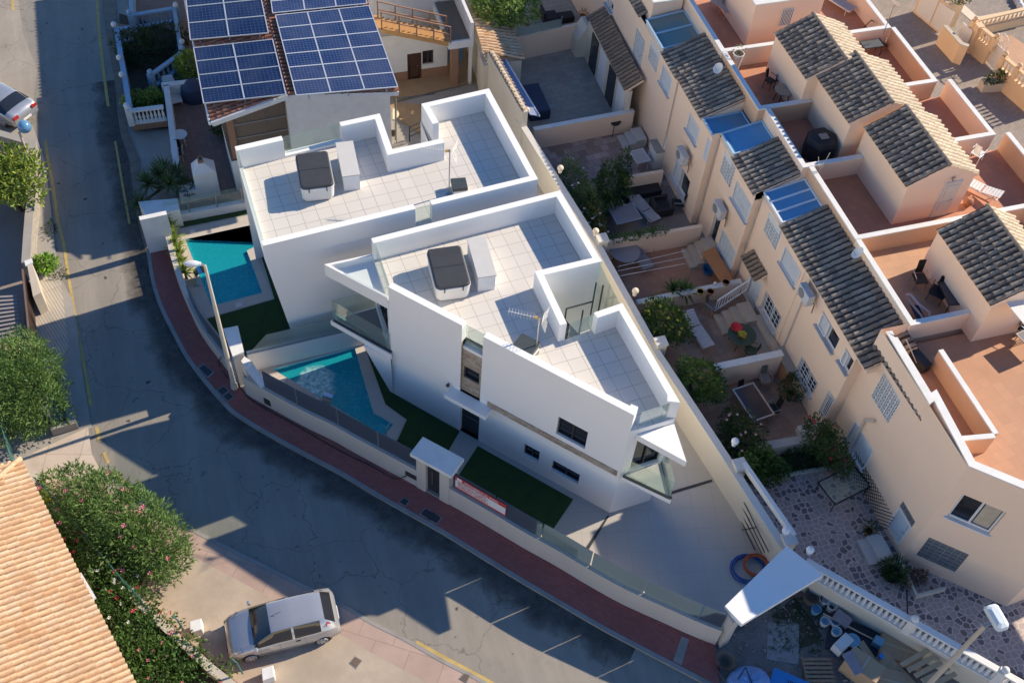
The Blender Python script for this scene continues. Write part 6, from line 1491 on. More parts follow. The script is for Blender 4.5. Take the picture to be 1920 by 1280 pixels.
# left roof plane: west eave low, ridge at x about 3.1; right roof plane falls east
EL = PP('397,231 325,-40', 4.8); RL = PP('541,184 480,-60', 5.8); RR = PP('748,171 690,-20', 5.3)
ea, eb = V(EL[0].x, EL[0].y, 4.8), V(EL[0].x-.15, 58, 4.8); ra, rb = V(3.0, RL[0].y, 5.95), V(3.0, 58, 5.95)  # house raised and run on out of view to lengthen its shadow
r2a, r2b = V(RR[0].x, RR[0].y, 5.25), V(RR[0].x, 58, 5.25)
PANR = mat('channel_tile_red', (.16, .075, .05), .9, .3, 5)  # darkened like the other channels to carry the shade between barrels
ROOFR = rooftile('red_barrel_tile', [(.36, .155, .09), (.44, .21, .13), (.30, .12, .075)], (.16, .07, .05))
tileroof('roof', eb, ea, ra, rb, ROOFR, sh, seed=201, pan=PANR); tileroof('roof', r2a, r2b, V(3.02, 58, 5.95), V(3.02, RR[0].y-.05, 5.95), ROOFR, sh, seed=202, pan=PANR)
soffit([ea, eb, rb, ra], .22, WHITE2, sh); soffit([r2b, r2a, V(3.02, RR[0].y, 5.95), V(3.02, 58, 5.95)], .22, WHITE2, sh)
MB().beam(ea+V(0, .02, -.05), ra+V(0, .02, -.05), .14, .20).build('gable_trim', WHITE2, sh)
MB().tube(ea+V(-.08, 0, -.05), eb+V(-.08, 0, -.05), .07, n=8).build('gutter', WHITE2, sh)
yS = RR[0].y+.35; xW, xE = 1.0, RR[0].x-.35
mb = MB(); mb.face(V(2.9, yS), V(xE, yS), 0, 5.2); mb.face(V(xE, yS), V(xE, 58), 0, 5.15); mb.face(V(2.9, yS+2.5), V(2.9, yS), 0, 5.6)
mb.poly([V(2.9, yS, 5.2), V(xE, yS, 5.2), V(xE, yS, 5.25), V(3.0, yS, 5.8), V(2.9, yS, 5.75)])
mb.build('wall', WHITE2, sh)
MB().prism([V(xW, yS+2.5), V(2.9, yS+2.5), V(2.9, 57.5), V(xW, 57.5)], 0, 4.9).build('wall', WHITE2, sh)
# porch with reed blind
MB().prism([V(q.x, q.y) for q in PP('415,232 434,303 452,300 600,262 600,200', 2.1)], 0, 2.1).build('porch_platform', WHITE2, sh)
tess('porch_floor', [PP('415,232 434,303 452,300 600,262 600,200', 2.1)], 2.106, BRICKW, kind=None, parent=sh)
a = P(440, 298, 2.1); MB().box((a.x+.08, a.y+.12, 3.4), (.3, .3, 2.7)).build('porch_pillar', BRICKW, sh)
REED = tiles('reed_blind', (.20, .155, .115), (.06, .045, .035), .018, 3, 0, .003, .9, .35, big=.1)
yb_ = ea.y+.5; MB().prism([V(a.x+.3, yb_), V(2.88, yb_+.1), V(2.88, yb_+.14), V(a.x+.3, yb_+.04)], 2.1, 4.9).build('reed_blind', REED, sh)
for z in (2.6, 3.3, 4.1): MB().tube((a.x+.25, yb_-.05, z), (2.85, yb_+.05, z+.03), .022, n=6).build('blind_rail', METAL, sh)
# raised terrace behind the far villa
tess('solar_house_terrace', [PP('300,165 345,140 420,60 330,-60 200,-60 340,-60 445,300 480,350 470,378 330,395 322,340 312,250', .15)[0:0] or PP('318,150 360,-60 560,-60 560,250 480,372 340,400 325,330', .15)], .15, tiles('plum_deck_tile', (.24, .15, .125), (.14, .09, .08), .3, .3, R_(6), .01, .75, .12, big=.08))
def panels(corner_px, z0, z1, nx, ny, label, hl=()):
    "corner_px: TL TR BR BL at heights z (TL..BL list)"
    q = [P(*c, z) for c, z in zip(PX(corner_px), z0)]
    t = thing('solar_array', label, 'solar array', (sum((p.x for p in q))/4, sum((p.y for p in q))/4, min(z0)), 'solar arrays on the brown roof')
    nrm = (q[1]-q[3]).cross(q[0]-q[2]); nrm = nrm.normalized(); nrm = -nrm if nrm.z < 0 else nrm
    at = lambda u, v: q[3]*(1-u)*(1-v)+q[2]*u*(1-v)+q[1]*u*v+q[0]*(1-u)*v
    for i in range(nx):
        for j in range(ny):
            g = .006; c = [at((i+g)/nx, (j+g)/ny), at((i+1-g)/nx, (j+g)/ny), at((i+1-g)/nx, (j+1-g)/ny), at((i+g)/nx, (j+1-g)/ny)]
            mb = MB()
            for a, b in zip(c, c[1:]+c[:1]): mb.beam(a+nrm*.02, b+nrm*.02, .045, .045)
            p = mb.build('panel', MATS.get('panel_frame') or mat('panel_frame', (.62, .63, .65), .35, .02, 3, metal=.4), t)
            cell = MB().add([w_+nrm*.03 for w_ in c], [(0, 1, 2, 3)]); cell.uv[0] = [(0, 0), (10, 0), (10, 6), (0, 6)]; cell.build('cells', PVM, p)
            cc = MB().add([w_-nrm*.01 for w_ in c], [(3, 2, 1, 0)]).build('backing', DARK, p)
    for u in (.12, .5, .88):
        for v in (-.04, 1.04): MB().beam(at(u, v)-nrm*.04, at(u, .5)-nrm*.04, .05, .05).build('mounting_rail', METAL, t)
    return t
def pv():
    m, t, b = nodes('solar_cell'); uv = N(t, 'ShaderNodeUVMap').outputs[0]
    br = N(t, 'ShaderNodeTexBrick'); br.offset = 0; br.inputs['Scale'].default_value = 1; br.inputs['Brick Width'].default_value = 1; br.inputs['Row Height'].default_value = 1; br.inputs['Mortar Size'].default_value = .035
    br.inputs['Color1'].default_value = (.008, .018, .065, 1); br.inputs['Color2'].default_value = (.011, .024, .085, 1); br.inputs['Mortar'].default_value = (.11, .14, .22, 1); t.links.new(uv, br.inputs['Vector'])
    dust = mixc(t, ramp(t, noise(t, pos(t), .6, 5), .4, .7, 0, .35), br.outputs['Color'], (.10, .11, .17))
    t.links.new(dust, b.inputs['Base Color']); b.inputs['Roughness'].default_value = .12; b.inputs['Specular IOR Level'].default_value = .8; return m
PVM = pv()
def rz_(x): return 4.8+(x-ea.x)/(3.0-ea.x)*1.15 if x < 3.0 else 5.95-(x-3.0)/(r2a.x-3.0)*.7
def fitz(px, lift=.22):
    zs = []
    for c in PX(px):
        z = 4
        for _ in range(8): z = rz_(P(*c, z).x)+lift
        zs.append(z)
    return zs
for px, nx, ny, lb in (('363,91 512,75 537,178 382,195', 2, 4, 'lower left array of eight solar panels'), ('344,-45 478,-60 504,63 357,76', 2, 4, 'upper left array of solar panels cut by the frame'),
                       ('516,30 692,12 746,164 555,180', 3, 6, 'large array of deep blue solar panels beside the stairs'), ('499,-60 672,-76 688,8 511,26', 3, 4, 'upper right array of solar panels cut by the frame')):
    panels(px, fitz(px), None, nx, ny, lb)
# low white walls, chimney-like barbecue, terrace wall
t = thing('terrace_wall', 'long blue-white terrace wall running down beside the plum-tiled terrace', 'wall', P(315, 250, .1).to_tuple()); a, b = P(306, 160, 1.05), P(325, 312, 1.05)
MB().strip([V(a.x, a.y), V(b.x, b.y)], 0, 1.05, .28).build('wall', WHITE2, t)
a, b = P(302, 155, 1.05), P(372, 147, 1.05); MB().strip([V(a.x, a.y), V(b.x, b.y)], 0, 1.05, -.3).build('wall', WHITE2, t)
t = thing('barbecue', 'white masonry barbecue with a brick-rimmed flue', 'barbecue', P(395, 370, .15).to_tuple())
a, b, c, d = P(372, 375, .15), P(414, 366, .15), P(340, 380, .15), P(372, 372, .15)
MB().prism([V(a.x, a.y), V(b.x, b.y), V(b.x, b.y+.75), V(a.x, a.y+.75)], .15, 1.7).build('body', WHITE2, t)
mb = MB(); zb_, zt_ = 1.7, 2.1; fx0, fx1, fy0, fy1 = a.x, b.x, a.y, b.y+.75; gx0, gx1, gy0, gy1 = a.x+.35, b.x-.45, a.y+.3, b.y+.6
mb.add([(fx0, fy0, zb_), (fx1, fy0, zb_), (fx1, fy1, zb_), (fx0, fy1, zb_), (gx0, gy0, zt_), (gx1, gy0, zt_), (gx1, gy1, zt_), (gx0, gy1, zt_)], [(0, 1, 5, 4), (1, 2, 6, 5), (2, 3, 7, 6), (3, 0, 4, 7), (4, 5, 6, 7)]).build('hood', WHITE2, t)
MB().strip([V(gx0, gy0), V(gx1, gy0), V(gx1, gy1), V(gx0, gy1)], zt_, zt_+.14, .08, closed=True).build('flue_rim', BRICKW, t)
MB().prism([V(c.x, c.y-.1), V(a.x, a.y), V(a.x, a.y+.55), V(c.x, c.y+.45)], .15, .8).build('side_bench', WHITE2, t)
t = thing('white_planter', 'bluish white box planter above the top of the red pavement', 'planter', P(300, 390, .1).to_tuple())
q = PP('259,378 332,372 337,393 274,405', 1.2); MB().prism([V(p.x, p.y) for p in q], 0, 1.2).build('box', WHITE2, t)
yucca('clump of dark spiky yuccas behind the white planter', P(300, 355, .1), [P(278, 345, 1.3), P(298, 330, 1.5), P(318, 345, 1.4), P(308, 318, 1.2), P(332, 328, 1.1), P(262, 385, .8)], YUC, 301, L=.85, wd=.07, n=70)
pot('leafy bush beside the white barbecue', P(352, 368, .15), .25, .35, TPOT, DKLEAF, 33, .16, 420, .45)
c = P(340, 267, .8); rtable('small white round table on the plum terrace', P(341, 272, .15), .36, .7, PLAST)
chair('black-and-white chair below the small white table', P(336, 297, .15), R_(-100), DFAB, WFRAME)
lounger('white plastic sun lounger by the terrace wall corner', P(325, 180, .15), R_(98), PLAST, .25)
c = P(366, 183, .15); t = thing('covered_furniture', 'dark blue round cover over stacked terrace furniture', 'cover', c.to_tuple()); MB().lathe(c, [(.62, 0), (.66, .3), (.6, .8), (.3, .95), (.05, 1.0)], 18).build('cover', mat('navy_cover', (.035, .045, .085)), t)
pot('dark plant by the plum terrace pillar', P(415, 255, .15), .2, .3, TPOT, DKLEAF, 34, .2, 220, .35)
MB().strip([V(P(422, 232, .6).x, P(422, 232, .6).y), V(P(433, 302, .6).x, P(433, 302, .6).y), V(P(446, 300, .6).x, P(446, 300, .6).y)], .1, .6, .12).build('low_kerb', CREAMW, None, label='low pale-topped kerb beside the brick porch pillar', cat='kerb')
# garden with the blue balustrades, upper left
tess('garden_soil', [PP('222,20 345,60 350,165 325,235 248,240 225,120', .3)], .12, SOIL)
tess('brick_terrace', [PP('240,-60 355,-60 352,80 335,60 248,30', .3)], .25, tiles('brick_terrace_tile', (.30, .19, .15), (.20, .14, .12), .25, .12, R_(5), .01, .8, .12, .5))
tess('garden_step', [PP('212,40 245,45 245,58 215,60', .3)], .2, BRICKW)
BP = mat('blue_rail_paint', (.30, .44, .56), .6, .08, 3)
def bal(px0, px1, zb, h, n, label, wallh=.0, m=BP, piers=(0, 1), wm=None):
    a, b = P(*px0, zb+h+wallh), P(*px1, zb+h+wallh); return balustrade(label, V(a.x, a.y), V(b.x, b.y), zb, h, wallh, n, m, wm, 'garden balustrades upper left', piers)
bal((243, 28), (330, 14), .25, .85, 11, 'blue-topped balustrade along the brick terrace')
bal((215, 56), (243, 50), .15, .85, 4, 'short blue balustrade at the top of the dark garden', piers=())
bal((282, 140), (343, 96), .2, .85, 7, 'slanting blue balustrade on the garden stair')
bal((240, 207), (306, 199), .25, .85, 9, 'white balustrade at the foot of the garden', wallh=.35, m=WHITE2, piers=(0,), wm=BRICKW)
t = thing('garden_wall', 'blue-painted low wall with ball finials along the street garden', 'wall', P(230, 130, .1).to_tuple())
ws = [P(x, y, 1.15) for x, y in ((213, 50), (222, 110), (229, 148), (238, 205))]; MB().strip([V(q.x, q.y) for q in ws], 0, 1.15, .25).build('wall', BP, t)
for x, y in ((213, 46), (223, 108), (228, 140), (237, 198)): c = P(x, y, 1.3); MB().ball(c, .15, 8).build('ball', WHITE2, t, smooth=True)
t = thing('garden_wall', 'blue rail leading off the top of the frame beside the brick terrace', 'wall', P(238, 5, .3).to_tuple()); ws = [P(240, -30, 1.2), P(243, 30, 1.2)]; MB().strip([V(q.x, q.y) for q in ws], 0, 1.2, .2).build('wall', BP, t)
t = thing('garden_wall', 'blue rail between the brick terrace and the dark garden stair', 'wall', P(335, 60, .3).to_tuple()); ws = [P(330, 16, 1.1), P(343, 98, 1.1)]; MB().strip([V(q.x, q.y) for q in ws], 0, 1.1, -.2).build('wall', BP, t)
for x, y in ((329, 10), (341, 78)): MB().ball(P(x, y, 1.3), .14, 8).build('ball', WHITE2, t, smooth=True)
bush('shrub', 'dark shaded bushes filling the blue-railed garden', 'shrub', [((P(250, 85, .7).x, P(250, 85, .7).y, .7), (1.2, .9, .8)), ((P(300, 75, .7).x, P(300, 75, .7).y, .7), (1.4, .8, .8)), ((P(275, 105, .6).x, P(275, 105, .6).y, .6), (1.3, .9, .6))], 3000, .18, .35, leafmat('shade_leaf', (.03, .06, .02), (.06, .10, .03), (.012, .025, .01)), 311)
bush('shrub', 'yellow-green shrub at the corner of the lower left solar array', 'shrub', [((P(352, 125, .8).x, P(352, 125, .8).y, .8), (.65, .7, .7))], 900, .2, .5, LIME, 312)
bush('hedge', 'low bright green hedge above the white balustrade', 'hedge', [((P(255, 190, .5).x, P(255, 190, .5).y, .5), (.7, .5, .4)), ((P(285, 184, .5).x, P(285, 184, .5).y, .5), (.7, .5, .4))], 1200, .17, .5, LIME, 313)
# ---- white house with the outside stair behind the far villa
wh = thing('stair_house', 'white house with brown doors and an outside wooden stair', 'house', (10, 47, 0))
tess('stair_house_patio', [PP('740,190 905,150 900,60 700,60 700,190', .1), pool3], .1, mat('amber_patio', (.36, .24, .13), .8, .12, 2, .2))
LB = P(768, 150, .1); RB = P(838, 138, .1); yF = (LB.y+RB.y)/2; A, B = V(5.5, yF), V(P(838, 138, .1).x, yF)
dh = rect(A, B, '763,103 790,98 790,148 765,152'); wh_ = rect(A, B, '792,97 813,93 813,118 792,122'); dh = (dh[0], dh[1], .1, dh[3])
mb = MB(); mb.face(A, B, 0, 3.0, [dh, wh_], .15); mb.build('lower_wall', WHITE2, wh)
panel_door(A, B, dh, wh, DWOOD, frame=DWOOD); wframe(A, B, wh_, wh, .15, frame=DWOOD, split=2, fw=.07)
MB().prism([V(A.x, yF-.03), V(A.x+dh[0], yF-.03), V(A.x+dh[0], yF-.002), V(A.x, yF-.002)], .1, .65).prism([V(A.x+dh[1], yF-.03), V(B.x, yF-.03), V(B.x, yF-.002), V(A.x+dh[1], yF-.002)], .1, .65).build('plinth', BRICKW, wh)
y2_ = yF+2.4; zF = 2.9
C, D = V(5.0, y2_), V(14.0, y2_); ud = rect(C, D, '821,18 857,12 858,62 821,66'); ud = (ud[0], ud[1], zF+.05, ud[3])
mb = MB(); mb.face(C, D, 0, 5.6, [ud], .15); mb.build('upper_wall', WHITE2, wh)
panel_door(C, D, ud, wh, DWOOD, frame=DWOOD)
# balcony slab over the blue niche
bq = PP('826,97 893,86 897,58 832,68', zF); MB().prism([V(B.x-.2, yF-1.0), V(P(893, 86, zF).x, yF-1.0), V(P(893, 86, zF).x, y2_), V(B.x-.2, y2_)], 2.45, zF).build('balcony_slab', WHITE2, wh)
MB().poly([V(B.x-.1, yF-.9, zF+.006), V(P(893, 86, zF).x-.15, yF-.9, zF+.006), V(P(893, 86, zF).x-.15, y2_, zF+.006), V(B.x-.1, y2_, zF+.006)]).build('balcony_floor', mat('umber_tile', (.22, .17, .12), .8, .1, 3), wh)
xr_ = P(893, 86, zF).x; MB().strip([V(xr_, yF-1.0), V(xr_, y2_+1)], zF, zF+1.0, .16).build('balcony_wall', WHITE2, wh)
MB().box((B.x+.15, yF-.8, 1.25), (.36, .36, 2.5)).build('pillar', BRICKW, wh); MB().box((xr_-.1, yF-.85, 1.25), (.16, .16, 2.5)).build('pillar', WHITE2, wh)
MB().prism([V(B.x+.2, yF+.9), V(xr_, yF+.9), V(xr_, yF+1.0), V(B.x+.2, yF+1.0)], .1, 2.45).build('blue_niche', BLUEP, wh)
chair('small grey child-sized chair in the blue niche', V((B.x+xr_)/2, yF+.1, .1), R_(-80), METAL, w_=.4)
# outside stair
s0_, s1_ = P(703, 42, zF+1.9), P(828, 92, zF); mb = MB(); n_ = 12
xs0 = B.x-.1; r_ = ray(712, 42); k_ = (yF-.5)/r_.y; xs1 = r_.x*k_; zs0, zs1 = zF, CAMH+r_.z*k_
for y in (yF-.95, yF-.1): mb.beam(V(xs0, y, zs0-.15), V(xs1, y, zs1-.15), .07, .26)
mb.build('stair_stringer', mat('honey_wood', (.50, .27, .10), .5, .15, 4), wh)
mb = MB()
for k in range(n_): f = (k+.5)/n_; mb.box((xs0+(xs1-xs0)*f, yF-.52, zs0+(zs1-zs0)*f+.02), (.3, .8, .05))
mb.build('stair_treads', MATS['honey_wood'], wh)
mb = MB()
for y in (yF-.97, yF-.08):
    for k in range(5): f = k/4; x = xs0+(xs1-xs0)*f; z = zs0+(zs1-zs0)*f; mb.beam(V(x, y, z-.1), V(x, y, z+.9), .06, .06)
    for dz in (.45, .9): mb.beam(V(xs0, y, zs0+dz), V(xs1, y, zs1+dz), .05, .05)
mb.build('stair_rail', BRICKW, wh)
MB().prism([V(xs1-1.4, yF-1.0), V(xs1+.1, yF-1.0), V(xs1+.1, yF+.1), V(xs1-1.4, yF+.1)], zs1-.1, zs1).build('stair_landing', MATS['honey_wood'], wh)
tess('upper_terrace', [[V(4.5, y2_), V(14, y2_), V(14, y2_+8), V(4.5, y2_+8)]], 5.6, mat('sunny_terrace', (.58, .42, .30), .8, .1, 2), kind=None, parent=wh)
MB().strip([V(4.5, y2_), V(14.0, y2_)], 5.6, 5.95, .15).build('terrace_kerb', WHITE2, wh)
# small pool, its frame and the white wall line beside it
pool(pool3, .1, 1.2, 'small dark blue pool half hidden behind the far villa', [], (.2, .5, .75), mat('deep_blue_lining', (.10, .32, .50), .4, .1, 3), name='plunge_pool')
MB().path([P(742, 262, 1.0), P(742, 185, 1.0), P(815, 176, 1.0)], .05, 4).build('pool_rail', DARK, None, label='dark rail framing the small blue pool', cat='rail')
mb = MB(); a, b = P(768, 265, .1), P(804, 248, .1)
for k in range(3): mb.beam(a+V(0, 0, .3+.3*k), b+V(0, 0, .3+.3*k), .04, .04)
for q in (a, b): mb.beam(q, q+V(0, 0, 1.0), .06, .06)
mb.build('gate', DARK, None, label='low dark three-bar gate next to the far villa stair notch', cat='gate')
rtable('cream round table glimpsed behind the far villa parapet', P(733, 235, .1), .42, .75, mat('cream_top', (.68, .60, .42), .5, .05, 3), WFRAME)
chair('dark wicker chair under the cream round table', P(735, 262, .1), R_(80), mat('brown_wicker', (.12, .08, .05), .7, .2, 25), arms=False)
# ================================================================== EAST STREET
tess('east_street', [[V(33.0, 0), V(70, 0), V(70, 90), V(30.5, 90), V(31.3, 37), V(32.2, 30)]], .02, tiles('grey_block_paving', (.30, .25, .21), (.19, .16, .14), .32, .16, R_(35), .008, .85, .12, .5, dirt=.15))
def ewall(px, z, label, m=CREAMW, cap=None, cat='wall'):
    pts = [P(*q, z) for q in PX(px)]; t = thing('patio_wall', label, cat, (pts[0].x, pts[0].y, 0), 'patio walls across the paved lane'); pts = [V(p.x, p.y) for p in pts]
    MB().strip(pts, 0, z, .2).build('wall', m, t)
    if cap: MB().strip(pts, z, z+.07, .26).build('coping', cap, t)
    return t
YEW = mat('yellow_cream_render', (.72, .52, .32), .85, .06, 1, .1)
c0, c1 = V(P(1712, 24, 0).x, P(1712, 24, 0).y), V(P(1758, 62, 0).x, P(1758, 62, 0).y)
t = thing('utility_block', 'cream block with double white doors in the paved lane', 'utility block', (c0.x, c0.y, 0)); d = (c1-c0).normalized(); n = V(-d.y, d.x)
MB().prism([c0, c1, c1+n*1.3, c0+n*1.3], 0, 1.85).build('body', YEW, t)
for k in (0, 1): MB().prism([c0+d*(.15+1.3*k)-n*.03, c0+d*(1.35+1.3*k)-n*.03, c0+d*(1.35+1.3*k), c0+d*(.15+1.3*k)], .15, 1.7).build('door', PLAST, t)
bush('pot_plant', 'grey-green plants standing on the cream utility block', 'plants', [((c1.x-.2+n.x, c1.y+n.y, 2.1), (.6, .5, .3))], 400, .13, .4, DKLEAF, 401, base=1.85)
ewall('1768,50 1800,85 1815,90', 1.2, 'low cream wall between the white doors and the small gate', YEW, STONEC)
t = thing('garden_gate', 'small white gate between cream pillars in the lane', 'gate', P(1797, 90, 0).to_tuple()); a, b = P(1790, 78, .1), P(1808, 95, .1)
MB().beam(V(a.x, a.y, .8), V(b.x, b.y, .8), .05, 1.2).build('leaf', PLAST, t); MB().box((P(1815, 97, 0).x, P(1815, 97, 0).y, .9), (.4, .4, 1.8)).build('pillar', YEW, t)
a, b = P(1828, 40, 1.75), P(1868, 72, 1.75); balustrade('cream balustrade on its wall left of the arched gate', V(a.x, a.y), V(b.x, b.y), 0, .75, 1.0, 9, YEW, YEW, 'lane balustrades', (0, 1))
a, b = P(1884, 106, 1.75), P(1960, 170, 1.75); balustrade('cream balustrade on its wall right of the arched gate', V(a.x, a.y), V(b.x, b.y), 0, .75, 1.0, 12, YEW, YEW, 'lane balustrades', (0, .35))
t = thing('arched_gate', 'white gate with a wheel-like arched grille', 'gate', P(1862, 125, 0).to_tuple()); a, b = P(1848, 112, .1), P(1868, 134, .1)
MB().beam(V(a.x, a.y, .75), V(b.x, b.y, .75), .05, 1.3).build('leaf', PLAST, t); c = (a+b)/2+V(0, 0, 1.55); dd_ = (b-a).normalized(); mb = MB()
pts = [c+dd_*(.5*math.cos(q*math.pi/8))+V(0, 0, .5*math.sin(q*math.pi/8)) for q in range(17)]; mb.path(pts, .03, 6)
for q in range(0, 16, 2): mb.tube(c, pts[q], .018, n=5)
mb.build('grille', PLAST, t)
tess('patio_terracotta', [PP('1870,60 1900,60 1960,100 1960,150 1890,100', .3)], .04, TERRAL)
pool(poolE, 0, 1.3, 'bright blue swimming pool cut by the top right corner', [], (.35, .75, .98), tiles('blue_mosaic', (.05, .35, .75), (.1, .4, .7), .1, .1, 0, .01, .5, .25), name='swimming_pool')
tess('pool_surround', [PP('1765,-60 1780,-20 1800,22 1830,48 1930,28 2040,5 2040,-5 2010,-2 1833,33 1805,8 1770,-60', 0)], .035, mat('cream_pool_stone', (.66, .56, .44), .7, .05, 2))
a, b = P(1885, -40, .1), P(1912, 14, .1); t = thing('float_line', 'line of white round edging stones crossing the blue pool', 'edging', a.to_tuple())
for k in range(9): MB().ball(a+(b-a)*(k/8)+V(0, 0, .08), .22, 8).build('stone', WHITE2, t, smooth=True)
a, b = P(1832, 42, 1.0), P(1960, 12, 1.0); balustrade('peach balustrade screen beside the blue pool', V(a.x, a.y), V(b.x, b.y), 0, .7, .5, 16, YEW, YEW, 'lane balustrades', ())
t = thing('planter_box', 'long stone trough with a dark shrub in the paved lane', 'planter', P(1857, 170, 0).to_tuple()); c = P(1857, 168, .1)
MB().box((c.x+.1, c.y+.1, .3), (1.35, .5, .55), rz=R_(-8)).build('trough', STONEC, t); leafcloud([((c.x+.1, c.y+.1, .8), (.65, .3, .35))], 600, .16, .3, 402).build('plant', DKLEAF, t)
# white satellite dish and terrace furniture on the roofs
def dish(label, c, rz, r=.3, m=PLAST, h=.5, tilt=50):
    t = thing('satellite_dish', label, 'satellite dish', (0, 0, 0), 'satellite dishes'); MB().tube((0, 0, 0), (0, 0, h), .02, n=6).build('mast', METAL, t)
    mb = MB(); n = 16; rings = []
    for k in range(5): q = k/4; rings.append([Matrix.Rotation(R_(tilt), 3, 'Y') @ Vector((r*q*math.cos(2*math.pi*i/n), r*.9*q*math.sin(2*math.pi*i/n), .08*q*q)) + Vector((.05, 0, h)) for i in range(n)])
    for A_, B_ in zip(rings[1:], rings[2:]): mb.add(A_+B_, [(i, (i+1) % n, n+(i+1) % n, n+i) for i in range(n)])
    mb.add(rings[1], [tuple(range(n))]); mb.build('dish', m, t, smooth=True); MB().tube((.1, 0, h-.15), Matrix.Rotation(R_(tilt), 3, 'Y') @ Vector((0, 0, .38))+Vector((.05, 0, h)), .012, n=5).build('feed_arm', METAL, t)
    t.location = c; t.rotation_euler = (0, 0, rz); return t
dish('white dish on a tall thin mast at the street-side parapet', P(1656, 64, 6.8), R_(30), .28, h=1.6)
dish('grey-white dish on the tiled strip next to the flower pot', P(1346, 140, 6.4), R_(200), .26, h=.35)
dish('grey dish clamped to the lower tiled strip', P(1607, 487, 6.4), R_(160), .28, h=.35)
dish('small grey dish on the corner of the brown terrace parapet', P(1537, 322, 6.8), R_(100), .2, h=.3)
MB().tube(P(1540, 318, 6.8), P(1556, 287, 7.7), .02).build('aerial_rod', METAL, None, label='thin metal rod beside the small parapet dish', cat='rod')
c = P(1528, 295, ZT); t = thing('covered_box', 'hexagonal black-covered barbecue on the plain terrace', 'covered barbecue', c.to_tuple())
mb = MB(); mb.lathe((c.x+.15, c.y+.15, c.z), [(.74, 0), (.72, .8), (.62, 1.02), (.10, 1.08)], 6); mb.build('cover', mat('charcoal_cover', (.016, .016, .022), .7, .2, 3, .3), t)
MB().box((c.x+.15, c.y+.1, c.z+1.09), (.38, .34, .012)).build('label_patch', mat('tan_patch', (.34, .28, .24), .8), t)
c = P(1462, 178, ZT+.7); rtable('round bistro table with a mosaic top', P(1463, 192, ZT), .42, .72, mat('mosaic_top', (.34, .27, .20), .7, .3, 14), BLK)
def bistro(label, px, rz):
    c = P(*px, ZT); t = chair(label, c, rz, BLK, BLK, .42, .5, True, 'black bistro chairs'); return t
bistro('black bistro chair nearest the flower pot wall', (1440, 165), R_(-60)); bistro('black bistro chair against the white bathroom wall', (1462, 165), R_(200))
pot('white pedestal pot with withered plant on the parapet corner', P(1378, 128, 6.0), .24, .85, WPOT, leafmat('withered', (.25, .22, .10), (.35, .3, .16), (.12, .1, .05)), 41, .12, 60, .25)
WCH = mat('pale_resin', (.46, .43, .41), .6, .05, 6)
chair('pale woven armchair at the very top of the terrace', P(1343, 18, ZT), R_(-70), WCH, WCH, .56, .5, group='pale woven armchairs'); chair('second pale woven armchair, nearer the grated room', P(1360, 30, ZT), R_(-80), WCH, WCH, .56, .5, group='pale woven armchairs')
chair('cream cushioned chair half hidden behind the first gabled roof', P(1518, 22, ZT), R_(-120), mat('tan_cushion', (.60, .38, .18), .8, .1, 4), PLAST)
lounger('grey-white lounger on the terrace at the top edge', P(1567, 12, ZT), R_(115), mat('cool_sling', (.42, .41, .42), .6, .05, 9), .3, frame=PLAST)
t = thing('clothes_horse', 'brown triangular folding frame at the street-side parapet', 'frame', P(1628, 50, ZT).to_tuple()); a, b, c = P(1620, 52, ZT), P(1645, 46, ZT), P(1634, 38, ZT+.8)
MB().path([a, c, b], .025, 6).build('frame', DWOOD, t)
qtable('dark table with a pale cloth beyond the second ridge', P(1628, 102, ZT), R_(0), 1.1, .6, .6, mat('dark_top', (.08, .085, .09), .6, .1, 4), BLK)
pot('small orange pot by the dark roof table', P(1656, 92, ZT), .16, .22, TPOT, mat('dry_bloom', (.5, .2, .08)), 43, .08, 30, .12)
t = thing('water_bucket', 'dark rounded tub in the corner under the parapet', 'tub', P(1722, 142, ZT).to_tuple()); MB().lathe(P(1722, 146, ZT), [(.25, 0), (.33, .3), (.3, .34)], 14).build('tub', DARK, t)
# yard of the bathroom door terrace
lounger('white slatted lounger behind the door room', P(1828, 360, ZT), R_(-55), PLAST, .2); chair('white chair with upturned legs leaning at the cream roof edge', P(1827, 300, ZT+.4), R_(30), PLAST, PLAST, .5, .6)
c = P(1812, 385, ZT); t = thing('clay_jar', 'orange clay object in the sun beside the door room', 'jar', c.to_tuple()); MB().lathe(c, [(.12, 0), (.22, .2), (.18, .35), (.1, .42)], 14).build('jar', TPOT, t)
# terrace with loungers and black chair
c = P(1718, 535, ZT); chair('brown sling armchair in the sunny corner of the terrace', c, R_(-100), mat('brown_sling', (.07, .045, .035), .7, .1, 9), METAL, .55, .7)
chair('black resin armchair against the pink-white wall', P(1752, 560, ZT), R_(220), DFAB, DFAB, .62, .5)
c = P(1785, 578, ZT); qtable('blue-black glass table with two mats', c+V(.1, .2), R_(-8), 1.25, 1.2, .7, mat('inkblue_top', (.035, .045, .07), .25, .1, 3), BLK)
t = thing('folded_sunbed', 'folded white-framed sunbed with navy fabric leaning on the parapet', 'sunbed', P(1715, 580, ZT).to_tuple()); mb = MB()
pts = [P(1699, 553, ZT+.5), P(1708, 552, ZT+.7), P(1722, 570, ZT+.8), P(1742, 585, ZT+.6), P(1744, 596, ZT+.4), P(1736, 608, ZT+.2), P(1728, 592, ZT+.4), P(1706, 566, ZT+.4), P(1699, 553, ZT+.5)]; mb.path(pts, .045, 8); mb.build('frame', mat('lilac_frame', (.50, .45, .46), .5, .05, 4), t)
MB().add([P(1705, 570, ZT+.3), P(1722, 572, ZT+.4), P(1738, 602, ZT+.1), P(1722, 606, ZT+.1)], [(0, 1, 2, 3)]).build('fabric', mat('navy_fabric', (.02, .03, .09), .7, .1, 5), t)
